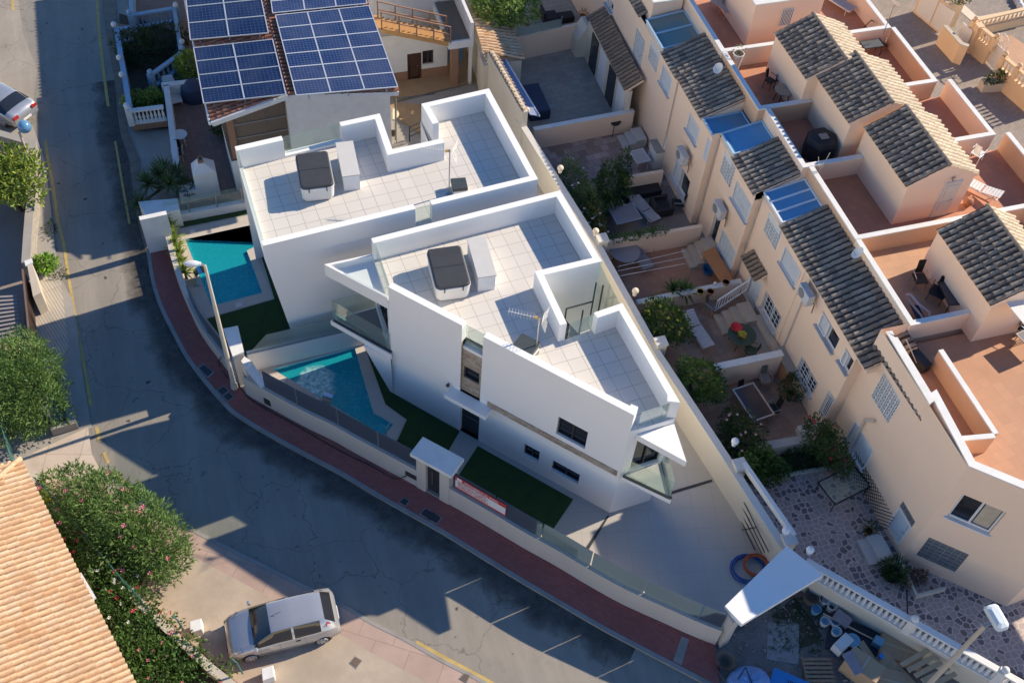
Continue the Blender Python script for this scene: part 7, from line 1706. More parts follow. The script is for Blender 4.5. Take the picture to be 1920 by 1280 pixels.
# big end terrace: black chair and bench at the edge
t = thing('wall_bench', 'black folded bench and broom along the long parapet', 'bench', P(1720, 680, ZT).to_tuple()); MB().beam(P(1706, 655, ZT+.25), P(1738, 692, ZT+.25), .35, .4).build('bench', BLK, t); MB().tube(P(1699, 636, ZT+.9), P(1719, 680, ZT+.3), .02).build('broom', METAL, t)
qtable('grey table at the right edge of the big terrace', P(1925, 655, ZT), R_(10), 1.1, .9, .72, mat('grey_laminate', (.17, .17, .19)), METAL); chair('black chair behind the grey table at the right edge', P(1915, 630, ZT), R_(-60), DFAB, METAL)
# ================================================================== WEST SIDE
t = thing('retaining_wall', 'stone-faced retaining wall with a pale flat top along the upper left pavement', 'wall', P(60, 300, 0).to_tuple())
def wpl(s, z): return [V(P(*q, z).x, P(*q, z).y) for q in PX(s)]
RUB = mat('rubble_stone', (.36, .32, .27), .95, .35, 6, .9, dirt=.5, dirtcol=(.14, .12, .09))
MB().strip(wpl('-60,228 66,264 63,320 64,372 60,400 57,440 54,492', 1.05), 0, 1.0, -.30).build('wall', RUB, t)
MB().strip(wpl('-60,226 68,263 65,320 66,372 62,400 59,440 56,490', 1.1), 1.0, 1.08, -.36).build('coping', CONC, t)
t = thing('gate_pillar', 'heavy cream block pillar at the end of the retaining wall', 'pillar', P(66, 530, 0).to_tuple())
q = wpl('50,492 58,488 77,548 62,556', 1.3); MB().prism(q, 0, 1.3).build('pillar', STONEC, t); MB().prism(wpl('45,488 59,483 61,491 47,497', 1.4), 1.3, 1.36).build('cap', WHITE2, t)
t = thing('sliding_gate', 'brown perforated sliding gate beside the cream pillar', 'gate', P(50, 600, 0).to_tuple())
a, b = P(42, 505, 1.5), P(57, 655, 1.5); a, b = V(a.x, a.y), V(b.x, b.y)
mb = MB(); d = (b-a).normalized(); L = (b-a).length; n = int(L/.12)
for k in range(n+1): c = a+d*(L*k/n); mb.beam(V(c.x, c.y, .1), V(c.x, c.y, 1.5), .02, .075)
mb.build('slats', BRICKW if False else mat('brown_metal', (.17, .115, .09), .6, .1, 4), t)
MB().beam(V(a.x, a.y, 1.5), V(b.x, b.y, 1.5), .06, .06).build('top_rail', MATS['brown_metal'], t); MB().beam(V(a.x, a.y, .12), V(b.x, b.y, .12), .06, .06).build('bottom_rail', MATS['brown_metal'], t)
MB().prism([a+V(-.03, 0), b+V(-.03, 0), b+V(-.02, 0), a+V(-.02, 0)], .12, 1.48).build('backing_sheet', MATS['brown_metal'], t)
tess('west_driveway', [PP('-200,200 54,266 58,380 50,490 44,660 -200,760', .1)], .1, mat('dusky_driveway', (.27, .21, .18), .85, .12, 1, .1, dirt=.3))
t = thing('slatted_roof', 'brown slatted canopy at the upper left edge', 'canopy', P(0, 280, 0).to_tuple()); q = wpl('-70,262 36,296 38,352 -70,340', 2.0)
MB().prism(q, 1.9, 1.95).build('roof_sheet', MATS['brown_metal'], t)
mb = MB(); 
for k in range(12): a, b = q[0]+(q[3]-q[0])*(k/11), q[1]+(q[2]-q[1])*(k/11); mb.beam(V(a.x, a.y, 1.98), V(b.x, b.y, 1.98), .05, .05)
mb.build('slats', mat('tan_slat', (.30, .2, .14), .7, .1, 5), t)
t = thing('slatted_roof', 'grey-brown louvred canopy left of the sliding gate', 'canopy', P(10, 600, 0).to_tuple()); q = wpl('-60,560 32,555 40,640 -60,668', 1.2); mb = MB()
for k in range(13): a, b = q[0]+(q[3]-q[0])*(k/12), q[1]+(q[2]-q[1])*(k/12); mb.beam(V(a.x, a.y, 1.2), V(b.x, b.y, 1.2), .10, .04)
mb.build('slats', mat('greybrown_slat', (.28, .24, .23), .7, .1, 5), t)
t = thing('tile_cap_wall', 'short wall end capped with round sand-coloured tiles by the oleander', 'wall', P(20, 655, 0).to_tuple()); a, b = P(-20, 668, 1.3), P(42, 645, 1.3)
MB().strip([V(a.x, a.y), V(b.x, b.y)], 0, 1.2, .25).build('wall', CREAMW, t); tileroof('tiles', (a.x, a.y-.35, 1.15), (b.x, b.y-.35, 1.15), (b.x, b.y+.3, 1.4), (a.x, a.y+.3, 1.4), OROOF, t, seed=501, pan=PANO)
def ol(px, z, r): c = P(*px, z); return ((c.x, c.y, z), r)
bush('tree', 'bright yellow-green tree hanging over the retaining wall', 'tree', [ol((10, 310), 2.2, (1.2, 1.1, .9)), ol((40, 330), 2.0, (1.0, .9, .8)), ol((5, 350), 1.9, (1.1, 1.0, .8)), ol((60, 362), 1.6, (.6, .6, .5)), ol((-30, 330), 2.2, (1.2, 1.2, 1))], 3600, .24, .5, LIME, 511, trunk=True, stems=8)
bush('shrub', 'small vivid lime bush at the foot of the retaining wall', 'shrub', [ol((84, 495), .35, (.45, .4, .35))], 420, .2, .5, leafmat('vivid_leaf', (.22, .42, .05), (.32, .52, .08), (.10, .2, .02)), 512)
bush('shrub', 'scruffy weeds in the gutter below the lime bush', 'weeds', [ol((110, 510), .15, (.3, .4, .15)), ol((95, 430), .15, (.2, .6, .15))], 300, .12, .3, DKLEAF, 513)
t = thing('planter_wall', 'L-shaped low concrete planter wall beside the big oleander', 'wall', P(130, 720, 0).to_tuple())
MB().strip(wpl('86,690 119,692 124,712 132,752 142,788', .55), .06, .55, -.28).strip(wpl('143,792 95,806', .5), .06, .5, -.25).build('wall', CONC, t)
RUBL = mat('pale_gravel', (.42, .41, .42), .9, .2, 12, 1.0, fine=.7, finescale=30)
tess('gravel', [PP('100,718 122,714 136,778 96,792 70,760', .3)], .3, RUBL, kind='stuff')
bush('oleander', 'big dense oleander bush spilling over the planter at the left edge', 'bush', [ol((30, 720), 1.5, (1.6, 1.7, 1.4)), ol((55, 690), 1.5, (1.4, 1.3, 1.3)), ol((70, 755), 1.2, (1.3, 1.3, 1.1)), ol((10, 775), 1.2, (1.5, 1.2, 1.1)), ol((-20, 720), 1.6, (1.5, 1.8, 1.4)), ol((40, 655), 1.4, (1.1, .7, .9))], 16000, .19, .26, OLEA, 521, stems=8)
tess('forecourt_slabs', [PP('20,868 165,800 172,850 190,885 90,905', .11)], .107, tiles('cream_slabs', (.56, .46, .37), (.36, .29, .23), 1.3, 1.3, R_(-15), .014, .85, .05, dirt=.25))
GRN = mat('green_mesh', (.045, .13, .11), .6, .2, 6)
def meshfence(label, px, z0, h, n):
    t = thing('mesh_fence', label, 'fence', P(*PX(px)[0], 0).to_tuple(), 'green mesh fences'); pts = [P(*q, z0+h) for q in PX(px)]
    for i, (a, b) in enumerate(zip(pts, pts[1:])):
        a0, b0 = V(a.x, a.y, z0), V(b.x, b.y, z0); mb = MB(); k = max(2, int((b-a).length/.09))
        for j in range(k+1): c = a0+(b0-a0)*(j/k); mb.tube(c, V(c.x, c.y, z0+h), .006, n=3, cap=False)
        for j in range(int(h/.09)+1): z = z0+j*.09; mb.tube(V(a0.x, a0.y, z), V(b0.x, b0.y, z), .006, n=3, cap=False)
        mb.tube(a, b, .022, n=5); mb.build('mesh', GRN, t); MB().tube(a0, a, .03, n=6).build('post', GRN, t)
    MB().tube(V(pts[-1].x, pts[-1].y, z0), pts[-1], .03, n=6).build('post', GRN, t); return t
meshfence('green mesh fence corner above the tip of the orange roof', '-6,770 20,862 33,868', .6, 1.0, 2)
meshfence('long green mesh fence on the wall between the oleander and the roof', '78,908 118,950 172,1018 222,1078 262,1120', .85, .9, 4)
t = thing('garden_wall', 'peach garden wall with a tiled top running down to the bottom edge', 'wall', P(270, 1120, 0).to_tuple())
gw = wpl('66,880 112,950 170,1022 262,1118 345,1195 400,1245 470,1300', .9)
MB().strip(gw, -.3, .86, -.24).build('wall', PEACH, t); MB().strip(gw, .86, .92, -.30).build('coping', STONEC, t)
for px, lb in (((345, 1182), 'broken green fence post on the wall by the white block'), ((455, 1262), 'broken green fence post in front of the car')):
    a = P(*px, .9); MB().tube(a, a+V(-.08, .1, .75), .035, n=6).tube(a+V(-.08, .1, .75), a+V(-.22, .25, .85), .03, n=6).build('fence_post', GRN, None, label=lb, cat='post', group='broken green posts')
for px, lb in ((( 371, 1182), 'white block standing beside the garden wall left of the car'), ((505, 1270), 'white block at the bottom edge below the car')):
    a = P(*px, .1); MB().prism([a+V(-.22, -.22), a+V(.2, -.18), a+V(.22, .24), a+V(-.2, .22)], .1, .55).build('white_block', WHITE2, None, label=lb, cat='block', group='white kerb blocks', bevel=.03)
c = P(78, 915, 1.0); t = thing('yellow_bag', 'yellow and white bag wedged at the tip of the mesh fence', 'bag', c.to_tuple())
MB().add([c+V(-.1, .1, 0), c+V(.3, -.25, -.1), c+V(.42, -.6, -.1), c+V(.1, -.65, 0), c+V(.1, -.2, .45), c+V(.25, -.5, .3)], [(0, 3, 2, 1), (0, 1, 4), (1, 2, 5, 4), (2, 3, 5), (3, 0, 4, 5)]).build('bag', mat('yellow_plastic', (.62, .50, .04), .5, .1, 5), t)
t = thing('broken_slab', 'tilted broken paving slab under the oleander by the wall', 'slab', P(280, 1085, .1).to_tuple()); a, b, c, d = P(270, 1080, .5), P(290, 1077, .5), P(296, 1090, .15), P(266, 1098, .15)
MB().add([a, b, c, d]+[q-V(0, 0, .06) for q in (a, b, c, d)], [(0, 1, 2, 3), (7, 6, 5, 4), (0, 4, 5, 1), (1, 5, 6, 2), (2, 6, 7, 3), (3, 7, 4, 0)]).build('slab', CONC, t)
bush('oleander', 'large oleander hedge with pink flowers at the road bend', 'bush', [ol((130, 925), 1.1, (1.2, 1.1, 1.0)), ol((180, 950), 1.4, (1.4, 1.3, 1.2)), ol((235, 985), 1.4, (1.4, 1.3, 1.2)), ol((280, 1020), 1.2, (1.3, 1.2, 1.1)), ol((305, 1050), .8, (1.0, .9, .7)), ol((215, 1025), 1.2, (1.2, 1.0, 1.0)), ol((150, 985), 1.0, (1.1, .9, .9)), ol((250, 1060), .8, (1.0, .8, .7))], 19000, .20, .24, OLEA, 531, stems=12, flw=[(26, .085, PINKF)])
bush('bougainvillea', 'dark garden shrubs with pink and white blooms along the orange roof', 'bush', [ol((140, 1010), .9, (.8, 1.0, .7)), ol((175, 1065), .9, (.9, 1.0, .7)), ol((200, 1110), 1.0, (1.1, 1.0, .8)), ol((235, 1150), 1.0, (1.2, 1.1, .8))], 6500, .14, .45, CITR, 541, stems=8, flw=[(22, .06, WHF), (26, .07, REDF)])
bush('garden_shrub', 'denser dark shrubs lower down between the roof and the peach wall', 'bush', [ol((270, 1200), 1.0, (1.2, 1.1, .8)), ol((320, 1240), .8, (1.2, 1.0, .7)), ol((290, 1260), .9, (1.3, 1.0, .8)), ol((380, 1270), .6, (1.1, .7, .5)), ol((240, 1240), 1.0, (1.0, 1.0, .8))], 6500, .15, .45, CITR, 542, stems=8, flw=[(24, .055, PINKF)])
tess('garden_bed', [PP('60,900 262,1122 480,1310 200,1400 100,1000', .02)], .112, mat('reddish_soil', (.20, .12, .08), .95, .25, 3, .5))
# big sand-coloured roof
t = thing('tiled_house', 'house with the big sunlit sand-coloured tiled roof, bottom left', 'house', (-10, 18, 0))
A, B = P(40, 862, 3.0), P(290, 1350, 3.0); ed = (V(B.x, B.y)-V(A.x, A.y)).normalized(); up = V(ed.y, -ed.x); 
if up.x > 0: up = -up
D, C = A+up*6.5+V(0, 0, 2.2), B+up*6.5+V(0, 0, 2.2)
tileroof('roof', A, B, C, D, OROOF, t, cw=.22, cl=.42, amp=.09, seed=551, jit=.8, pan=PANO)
soffit([A+up*.05, B+up*.05, C, D], .15, STONEC, t)
MB().prism([V(A.x, A.y)+up*.5+ed*.4, V(B.x, B.y)+up*.5, V(C.x, C.y), V(D.x, D.y)+ed*.4], 0, 2.9).build('wall', CREAMW, t)
mb = MB(); h0, h1 = A+V(0, 0, .12), A+up*5+ed*3.3+V(0, 0, 1.95)
for k in range(14): a, b = h0+(h1-h0)*(k/14), h0+(h1-h0)*((k+1.1)/14); mb.tube(a, b+V(0, 0, .02), .10, .085, 8)
mb.build('hip_tiles', OROOF, t)
A2 = A-ed*.02; tileroof('roof', A+up*4.4+ed*(-.8), A+V(0, 0, 0), A+up*.2+ed*.2+V(0, 0, .12), A+up*5+ed*3.3+V(0, 0, 1.9), OROOF, t, seed=552, pan=PANO)
MB().beam(P(150, 1075, 3.02), P(178, 1122, 3.02), .10, .08).build('eave_flashing', WHITE2, t)
# ================================================================== CARS
def car(label, c, rz, st, cab, wheels, paint, group='parked cars', sedan=False):
    t = thing('parked_car', label, 'car', (0, 0, 0), group)
    def sec(x, w_, zb, zt, ztop, wr):
        return [V(x, w_*.84, zb), V(x, w_*.985, zb+.10), V(x, w_, zb+.30), V(x, w_*.985, zt-.03), V(x, w_*.955, zt), V(x, wr+(w_*.955-wr)*.5, zt+(ztop-zt)*.55), V(x, wr, ztop-.05*(ztop > zt+.2)), V(x, wr*.86, ztop-.005), V(x, wr*.45, ztop+.02), V(x, 0, ztop+.028)]
    S = [sec(*s) for s in st]; M = [[V(p.x, -p.y, p.z) for p in s] for s in S]
    body, ws, rw, sw = MB(), MB(), MB(), {1: MB(), -1: MB()}
    i0, i1, i2, i3, split = cab      # cowl, roof front, roof rear, rear window base
    for side, Q in ((1, S), (-1, M)):
        for i in range(len(Q)-1):
            for j in range(9):
                f = [Q[i][j], Q[i][j+1], Q[i+1][j+1], Q[i+1][j]]
                if side < 0: f = f[::-1]
                tgt = body
                if i0 <= i < i1 and j >= 6: tgt = ws
                elif i2 <= i < i3 and j >= 6: tgt = rw
                elif i0 <= i < i3 and 4 <= j <= 5 and i not in split: tgt = sw[side]
                tgt.add(f, [(0, 1, 2, 3)])
    for s, m_, fl in ((S[0], M[0], 0), (S[-1], M[-1], 1)):
        pts = s+m_[::-1][1:]; body.poly(pts if fl else pts[::-1])
    def weld(mb):
        key = {}; nv = []; mp = []
        for v in mb.v:
            k = tuple(round(q, 4) for q in v)
            if k not in key: key[k] = len(nv); nv.append(v)
            mp.append(key[k])
        mb.v = nv; mb.f = [tuple(dict.fromkeys(mp[i] for i in f)) for f in mb.f]; mb.f = [f for f in mb.f if len(f) > 2]; return mb
    bo = weld(body).build('body', paint, t, smooth=True)
    weld(ws).build('windscreen', DGLASS, t, smooth=True); weld(rw).build('rear_window', DGLASS, t, smooth=True)
    for s in (1, -1): weld(sw[s]).build('side_windows', DGLASS, t, smooth=True)
    TY = mat('tyre', (.025, .025, .026), .85, .1, 20); RM = mat('wheel_cover', (.42, .42, .43), .4, .05, 8, metal=.3)
    for x in wheels:
        for s in (1, -1):
            yo = .80*s
            mb = MB().lathe((0, 0, 0), [(.20, -.1), (.29, -.09), (.31, 0), (.29, .09), (.20, .1)], 20); mb.v = [(x+v[0], yo-.06*s+v[2], .31+v[1]) for v in mb.v]
            w_ = mb.build('wheel', TY, t, smooth=False)
            mb = MB().lathe((0, 0, 0), [(.205, .0), (.20, .025), (.06, .035)], 16); mb.v = [(x+v[0], yo+.042*s+v[2]*s, .31+v[1]) for v in mb.v]; mb.build('rim', RM, w_)
            mb = MB()
            for k in range(7): a = k*2*math.pi/7; mb.box((x+.135*math.cos(a), yo+.075*s, .31+.135*math.sin(a)), (.05, .012, .05))
            mb.build('rim_hole', DARK, w_)
            mb = MB().lathe((0, 0, 0), [(.365, 0), (.365, .006)], 22); mb.v = [(x+v[0], yo-.018*s+v[2]*s, .33+v[1]*.98) for v in mb.v]; mb.build('wheel_arch', DARK, t)
    x1 = st[0][0]; xr = st[-1][0]
    HL = mat('headlight_glass', (.55, .56, .55), .1, .1, 20, spec=.8); TLm = mat('tail_light', (.42, .03, .025), .2, .1, 12, spec=.8)
    for s in (1, -1):
        mb = MB().add([V(x1-.10, s*.50, .66), V(x1-.16, s*.72, .64), V(x1-.52, s*.795, .80), V(x1-.42, s*.60, .835), V(x1-.12, s*.50, .56), V(x1-.18, s*.745, .54), V(x1-.5, s*.815, .72)], [(0, 1, 2, 3) if s < 0 else (3, 2, 1, 0), (0, 4, 5, 1) if s < 0 else (1, 5, 4, 0), (1, 5, 6, 2) if s < 0 else (2, 6, 5, 1)]); mb.build('headlight', HL, t)
        if sedan: MB().box((xr+.05, s*.58, .82), (.10, .32, .17)).build('tail_light', TLm, t, bevel=.02)
        else: MB().add([V(xr+.14, s*.74, .80), V(xr+.36, s*.80, .80), V(xr+.50, s*.70, 1.22), V(xr+.40, s*.60, 1.26), V(xr+.10, s*.66, .84)], [(0, 1, 2, 3, 4) if s < 0 else (4, 3, 2, 1, 0)]).build('tail_light', TLm, t)
        MB().box((st[i0][0]-.05, s*.90, 1.0), (.12, .16, .13)).build('wing_mirror', paint, t, bevel=.03)
    MB().box((x1-.01, 0, .42), (.06, 1.0, .16)).build('grille', DARK, t, bevel=.01)
    MB().box((xr-.0, 0, .48), (.05, .50, .11)).build('number_plate', PLAST, t)
    if not sedan: MB().tube((st[i1][0]-.02, 0, st[i1][4]+.02), (st[i1][0]-.45, 0, st[i1][4]+.22), .008, n=5).build('aerial', BLK, t)
    for s in (1, -1): mb = MB().box((0, s*.845, .86), (.02, .01, .02)); mb = MB(); mb.beam(V(.16, s*.838, .3), V(.16, s*.836, .9), .008, .012); mb.beam(V(-.72, s*.838, .3), V(-.72, s*.836, .9), .008, .012); mb.box((-.02-.45, s*.845, .82), (.16, .03, .03)).build('door_seams', DARK, t)
    t.location = c; t.rotation_euler = (0, 0, rz); return t
hatch = [(1.95, .60, .30, .46, .52, .50), (1.90, .72, .22, .56, .62, .58), (1.70, .79, .19, .68, .75, .64), (1.35, .82, .18, .78, .87, .68), (1.02, .835, .18, .86, .97, .68), (.38, .84, .18, .93, 1.40, .56), (.28, .84, .18, .94, 1.43, .56), (-.30, .84, .18, .95, 1.475, .56), (-.38, .84, .18, .95, 1.475, .56), (-1.12, .84, .18, .98, 1.46, .55), (-1.30, .835, .20, 1.0, 1.44, .545), (-1.48, .83, .22, 1.0, 1.41, .53), (-1.82, .79, .26, .98, 1.02, .58), (-1.93, .74, .30, .70, .90, .56), (-1.97, .66, .36, .56, .60, .50)]
SIL = mat('silver_paint', (.50, .50, .51), .22, .02, 1.5, metal=.55, spec=.6); SILB = mat('light_silver_paint', (.46, .48, .51), .22, .02, 1.5, metal=.55, spec=.6)
w1, w2 = P(473, 1245, .1), P(605, 1210, .1)
car('silver hatchback parked on the stained forecourt at the bottom', ((w1.x+w2.x)/2, 16.25+.80, .105), math.pi, hatch, (4, 5, 11, 12, (7, 10, 11)), (1.22, -1.27), SIL)
sed = [(2.2, .60, .30, .46, .52, .50), (2.12, .74, .22, .56, .62, .58), (1.8, .82, .19, .70, .76, .66), (1.3, .86, .18, .80, .88, .70), (.95, .87, .18, .86, .95, .70), (.30, .87, .18, .90, 1.34, .58), (.2, .87, .18, .91, 1.37, .58), (-.40, .87, .18, .92, 1.40, .57), (-.48, .87, .18, .92, 1.40, .57), (-1.05, .87, .18, .94, 1.36, .56), (-1.15, .87, .2, .94, 1.34, .56), (-1.25, .87, .22, .94, 1.31, .56), (-1.75, .85, .26, .92, 1.00, .64), (-2.15, .80, .30, .86, .96, .64), (-2.25, .72, .36, .56, .60, .56)]
rc, fc = P(50, 219, .5), P(-58, 164, .5); dv = V(fc.x-rc.x, fc.y-rc.y).normalized(); cc = V(rc.x, rc.y)+dv*2.2
car('silver saloon with red rear lights half in view at the left edge', (cc.x, cc.y, .006), math.atan2(dv.y, dv.x), sed, (4, 5, 11, 12, (7, 10)), (1.35, -1.35), SILB, sedan=True)
# ================================================================== PALM HEDGE OF THE FAR VILLA
for k, (x, y) in enumerate(((316, 416), (323, 432), (328, 449), (333, 465), (339, 482), (344, 499), (350, 513))):
    b = P(x, y+10, .12); h = P(x, y, .75)
    t = thing('yucca', ['first bright spiky plant of the pool hedge, by the white wall end', 'second spiky plant of the pool hedge', 'third spiky plant of the pool hedge', 'middle spiky plant of the pool hedge, facing the water', 'fifth spiky plant of the pool hedge', 'sixth spiky plant, above the steel spout', 'last spiky plant of the pool hedge, nearest the street lamp head'][k], 'yucca', b.to_tuple(), 'spiky hedge plants')
    MB().tube(b, V(b.x, b.y, .5), .06, .05, 6).build('stem', BARK, t); q = rosette(V(b.x, b.y, .55), 46, .62, .075, 600+k, up=.5, droop=.4); r2 = rosette(V(b.x, b.y, .8), 24, .5, .07, 650+k, up=.9, droop=.3); q.add(r2.v, r2.f); q.build('leaves', PALMH, t)
# ================================================================== BUILDERS' YARD, bottom right
tess('builders_ground', [PP('1345,1212 1400,1165 1530,1085 1600,1150 1960,1330 1900,1600 1300,1600 1340,1290 1352,1230', .02)], .03, mat('dirty_ground', (.24, .21, .19), .95, .25, 1.3, .6, dirt=.7, dirtcol=(.07, .06, .045), fine=.3))
tess('concrete_patch', [PP('1440,1167 1498,1170 1498,1245 1437,1235', .05)], .05, mat('smeared_concrete', (.33, .31, .30), .9, .15, 2, .3, dirt=.5))
tess('weeds_ground', [PP('1445,1155 1490,1118 1530,1170 1545,1200 1500,1215 1497,1168', .05)], .045, SOIL, kind='stuff')
rnd = random.Random(9); mb = MB()
for _ in range(1500):
    x, y = rnd.uniform(1375, 1660), rnd.uniform(1110, 1300)
    if y < 1100+(x-1500)*.45+25 and x > 1500: continue
    p = P(x, y, .05); r = rnd.uniform(.012, .05)*(2.2 if rnd.random() < .06 else 1); a = rnd.uniform(0, 3)
    vs = [p+V(r*math.cos(a+k*2.1)*rnd.uniform(.7, 1.2), r*math.sin(a+k*2.1)*rnd.uniform(.7, 1.2), 0) for k in range(3)]+[p+V(0, 0, r*.9)]
    mb.add(vs, [(0, 1, 3), (1, 2, 3), (2, 0, 3)])
mb.build('rubble', mat('rubble_bits', (.36, .32, .28), .95, .4, 20), kind='stuff')
mb = MB()
for _ in range(260):
    x, y = rnd.uniform(1440, 1540), rnd.uniform(1120, 1225); p = P(x, y, .05); q = rosette(p, 5, rnd.uniform(.08, .2), .015, rnd.randint(0, 999)); mb.add(q.v, q.f)
mb.build('weeds', DKLEAF, kind='stuff')
def bucket(label, px, r, h, m, inner=None):
    c = P(*px, .1); c = V(c.x, c.y, .12); t = thing('bucket', label, 'bucket', c.to_tuple(), "builders' buckets")
    MB().lathe(c, [(r*.82, 0), (r, h*.92), (r*1.06, h*.92), (r*1.06, h), (r*.96, h), (r*.92, h*.55), (.02, h*.5)], 18).build('bucket', m, t)
    MB().lathe(c+V(0, 0, h*.5), [(r*.9, 0), (r*.9, .01)], 16).build('contents', inner or DARK, t); return t
BKT = mat('white_bucket', (.62, .62, .62), .5, .06, 6, dirt=.35); BBL = mat('sky_bucket', (.16, .36, .50), .5, .06, 6, dirt=.2)
bucket('large round dark mixing tub nearest the balustrade wall', (1520, 1125), .33, .38, mat('rubber_tub', (.12, .10, .09), .8, .2, 5)); bucket('white bucket with a pale lid beside the mixing tub', (1541, 1130), .18, .34, BKT, WHITE2)
bucket('white bucket filled with dark liquid', (1556, 1142), .18, .36, BKT); bucket('bright blue bucket on its own below the mixing tub', (1527, 1147), .18, .28, BBL, BBL)
bucket('white bucket with a light blue lid', (1544, 1169), .18, .28, BKT, BBL); bucket('blue-filled white bucket, middle of the lower trio', (1563, 1170), .17, .28, BKT, BBL); bucket('blue-green-filled white bucket, lowest of the trio', (1565, 1188), .18, .28, BKT, BBL)
def plank(label, a, b, w_, th, m, z0, z1, cat='plank', name='plank'):
    o = MB().beam(P(*a, z0), P(*b, z1), w_, th).build(name, m, None, label=label, cat=cat, group='boards and planks in the yard'); return o
plank('thick pale plank lying diagonally in the yard', (1612, 1203), (1672, 1290), .28, .09, PINE, .4, .3)
plank('long grey scaffold pole from the buckets to the corner', (1543, 1150), (1640, 1200), .06, .06, METAL, .5, .2, 'pole', 'pole')
plank('mauve rolled bag leaning by the buckets', (1565, 1150), (1592, 1170), .42, .25, mat('mauve_sack', (.30, .26, .28), .9, .15, 5, .4), .4, .35, 'sack', 'sack')
plank('broad pale board under the striped boards', (1650, 1225), (1720, 1300), .5, .06, PINE, .5, .45)
for k in range(5):
    o = plank(['uppermost narrow board of the sunlit rack', 'second narrow board of the sunlit rack', 'third narrow board of the sunlit rack', 'fourth narrow board of the sunlit rack', 'lowest narrow board of the sunlit rack'][k], (1690+13*k, 1246+10*k), (1740+13*k, 1218+11*k), .17, .05, PINE, .9, .95)
def cbox(label, px, sx, sy, h, rz, z=.1):
    c = P(*px, z); t = thing('cardboard_box', label, 'cardboard box', (0, 0, 0), 'cardboard boxes in the yard'); MB().box((0, 0, h/2), (sx, sy, h)).build('body', CARD, t)
    MB().box((0, 0, h+.004), (sx*1.0, .05, .006)).build('tape', mat('tape', (.5, .42, .28), .3), t)
    t.location = c; t.rotation_euler = (0, 0, rz); return t
cbox('tall cardboard box with a dark top strip, centre of the yard', (1608, 1262), .75, 1.25, .9, R_(35)); MB().beam(P(1587, 1222, 1.02), P(1612, 1262, 1.02), .4, .03).build('dark_mat', mat('mauve_sack', (.30, .26, .28)), None, label='dark mat lying on the tall cardboard box', cat='mat')
cbox('large flat opened carton against the balustrade wall', (1685, 1222), 1.5, 1.0, .35, R_(-35)); cbox('low carton at the bottom edge right of the tall box', (1660, 1285), 1.1, .9, .5, R_(-30))
c = P(1575, 1213, .1); t = thing('appliance', 'white toppled appliance with a round blue rim', 'appliance', c.to_tuple()); MB().box((c.x, c.y, .35), (.75, .4, .45), rz=R_(25)).build('body', WHITE2, t, bevel=.03); MB().lathe((c.x+.42, c.y+.02, .35), [(.25, 0), (.27, .12), (.2, .14)], 16).build('rim', BBL, t)
t = thing('pallet', 'brown wooden pallet lying flat at the bottom edge', 'pallet', P(1528, 1255, .1).to_tuple()); o_ = P(1502, 1238, .1); 
ux = (P(1556, 1238, .25)-P(1502, 1238, .25)); ux.z = 0; uy = V(-ux.y, ux.x).normalized(); Lx = ux.length; ux.normalize(); PB = mat('pallet_wood', (.30, .20, .13), .85, .15, 5)
for k in range(9): a = V(o_.x, o_.y, .26)-uy*(.16*k); MB().beam(a, a+ux*Lx, .10, .025).build('board', PB, t)
for k in range(3): a = V(o_.x, o_.y, .17)+ux*(.08+(Lx-.16)*k/2)+uy*.05; MB().beam(a, a-uy*1.4, .10, .10).build('bearer', PB, t)
t = thing('square_tin', 'square light blue tin behind the diagonal plank', 'tin', P(1642, 1205, .1).to_tuple()); c = P(1642, 1208, .1); MB().box((c.x, c.y, .3), (.34, .34, .4), rz=R_(40)).build('tin', BBL, t, bevel=.02)
MB().box((P(1600, 1200, .1).x, P(1600, 1200, .1).y, .14), (1.9, 1.3, .1), rz=R_(-35)).build('tarpaulin', mat('black_tarp', (.02, .025, .04), .6, .3, 3, .5), None, label='black tarpaulin spread behind the appliance', cat='tarpaulin')
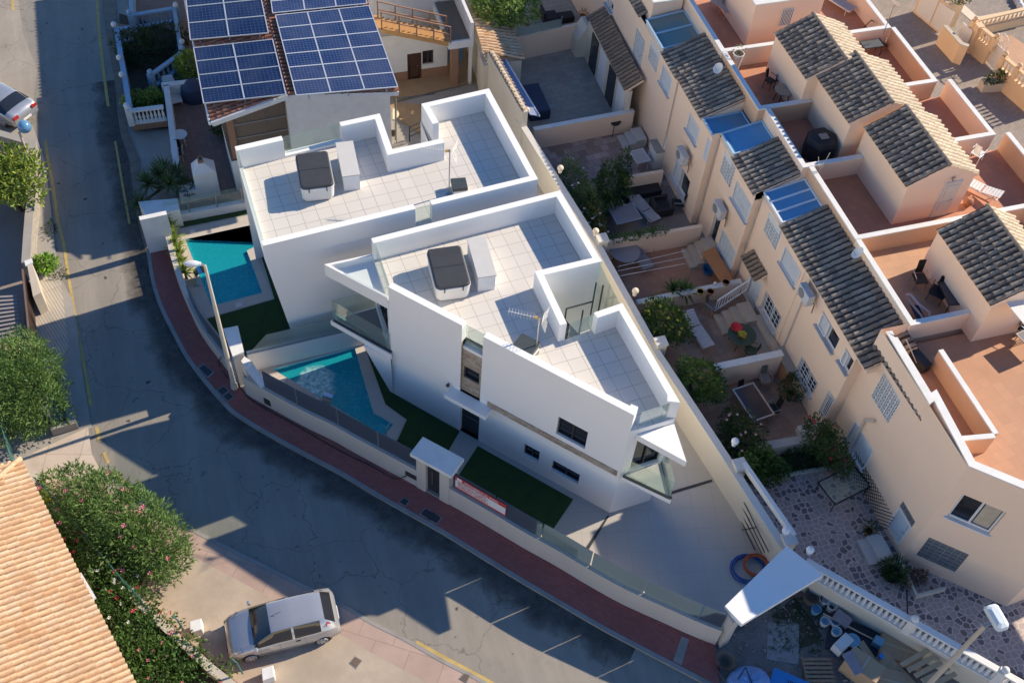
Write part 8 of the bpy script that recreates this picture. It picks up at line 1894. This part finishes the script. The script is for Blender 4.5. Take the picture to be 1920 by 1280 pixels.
# blue sign sheet and blue bulk bag
a, b, c, d = P(1447, 1252, .3), P(1462, 1250, .5), P(1500, 1272, .5), P(1470, 1310, .25)
BL = mat('signal_blue', (.02, .20, .52), .45, .06, 3); t = thing('sign_board', 'bright blue board with dark lettering at the bottom edge', 'sign', a.to_tuple())
c0 = P(1452, 1250, .35); c1 = P(1504, 1272, .35); dd = V(c1.x-c0.x, c1.y-c0.y).normalized(); nn2 = V(dd.y, -dd.x)
MB().prism([c0, c0+dd*1.5, c0+dd*1.5+nn2*1.1, c0+nn2*1.1], .30, .33).build('board', BL, t)
Mt = Matrix(((dd.x, -nn2.x, 0, 0), (dd.y, -nn2.y, 0, 0), (0, 0, 1, 0), (0, 0, 0, 1)))
fontmesh('VILLA', .26, mat('ink_blue', (.01, .03, .10), .5), t, Matrix.Translation(V(c0.x, c0.y, .335)+dd*.55+nn2*.42) @ Mt, bold=.006)
c = P(1398, 1272, .1); t = thing('bulk_bag', 'crumpled pale blue bulk bag with orange stains at the bottom edge', 'bag', c.to_tuple()); mb = leafcloud([((c.x, c.y-.2, .25), (.75, .6, .3))], 10, .1, .3, 1); mb = MB(); n = 18; rings = []
rr_ = random.Random(3)
for k in range(7):
    q = k/6; rings.append([V(c.x, c.y-.25)+V(.85*math.cos(2*math.pi*i/n)*(math.cos(q*1.45)), .7*math.sin(2*math.pi*i/n)*math.cos(q*1.45), .1+.42*math.sin(q*1.5)+rr_.uniform(-.03, .03)) for i in range(n)])
for A_, B_ in zip(rings, rings[1:]): mb.add(A_+B_, [(i, (i+1) % n, n+(i+1) % n, n+i) for i in range(n)])
mb.add(rings[-1], [tuple(range(n))]); mb.build('bag', mat('bag_blue', (.20, .34, .60), .7, .2, 3, .3, dirt=.7, dirtcol=(.42, .2, .12)), t)
MB().path([P(1380, 1278, .4), P(1398, 1250, .6), P(1412, 1285, .5)], .02, 5).build('strap', BLK, t)
c = P(1356, 1245, .05); t = thing('wheelbarrow', 'rusty dark upturned barrow tray by the canopy pillar', 'wheelbarrow', c.to_tuple()); MB().lathe(c+V(0, 0, .1), [(.22, 0), (.34, .28), (.36, .3), (.3, .26), (.1, .05)], 14).build('tray', mat('rusty_iron', (.14, .10, .075)), t)
MB().path([c+V(-.3, -.2, .1), c+V(-.2, -1.0, .25)], .025, 6).path([c+V(.2, -.2, .1), c+V(.3, -1.0, .25)], .025, 6).build('handles', MATS['rusty_iron'], t)
for k, (px, m_, lb) in enumerate((((1650, 1232), BL, 'small blue bottle on the opened carton'), ((1742, 1222), WHITE2, 'white paint tin beside the balustrade wall'), ((1755, 1235), mat('mixed_litter', (.5, .45, .4), .8, .4, 12), 'white ring-shaped tin beside the balustrade wall'))):
    c = P(*px, .6); MB().lathe(c, [(.09, 0), (.1, .18), (.07, .2)], 10).build('tin', m_, None, label=lb, cat='tin', group='tins and bottles')
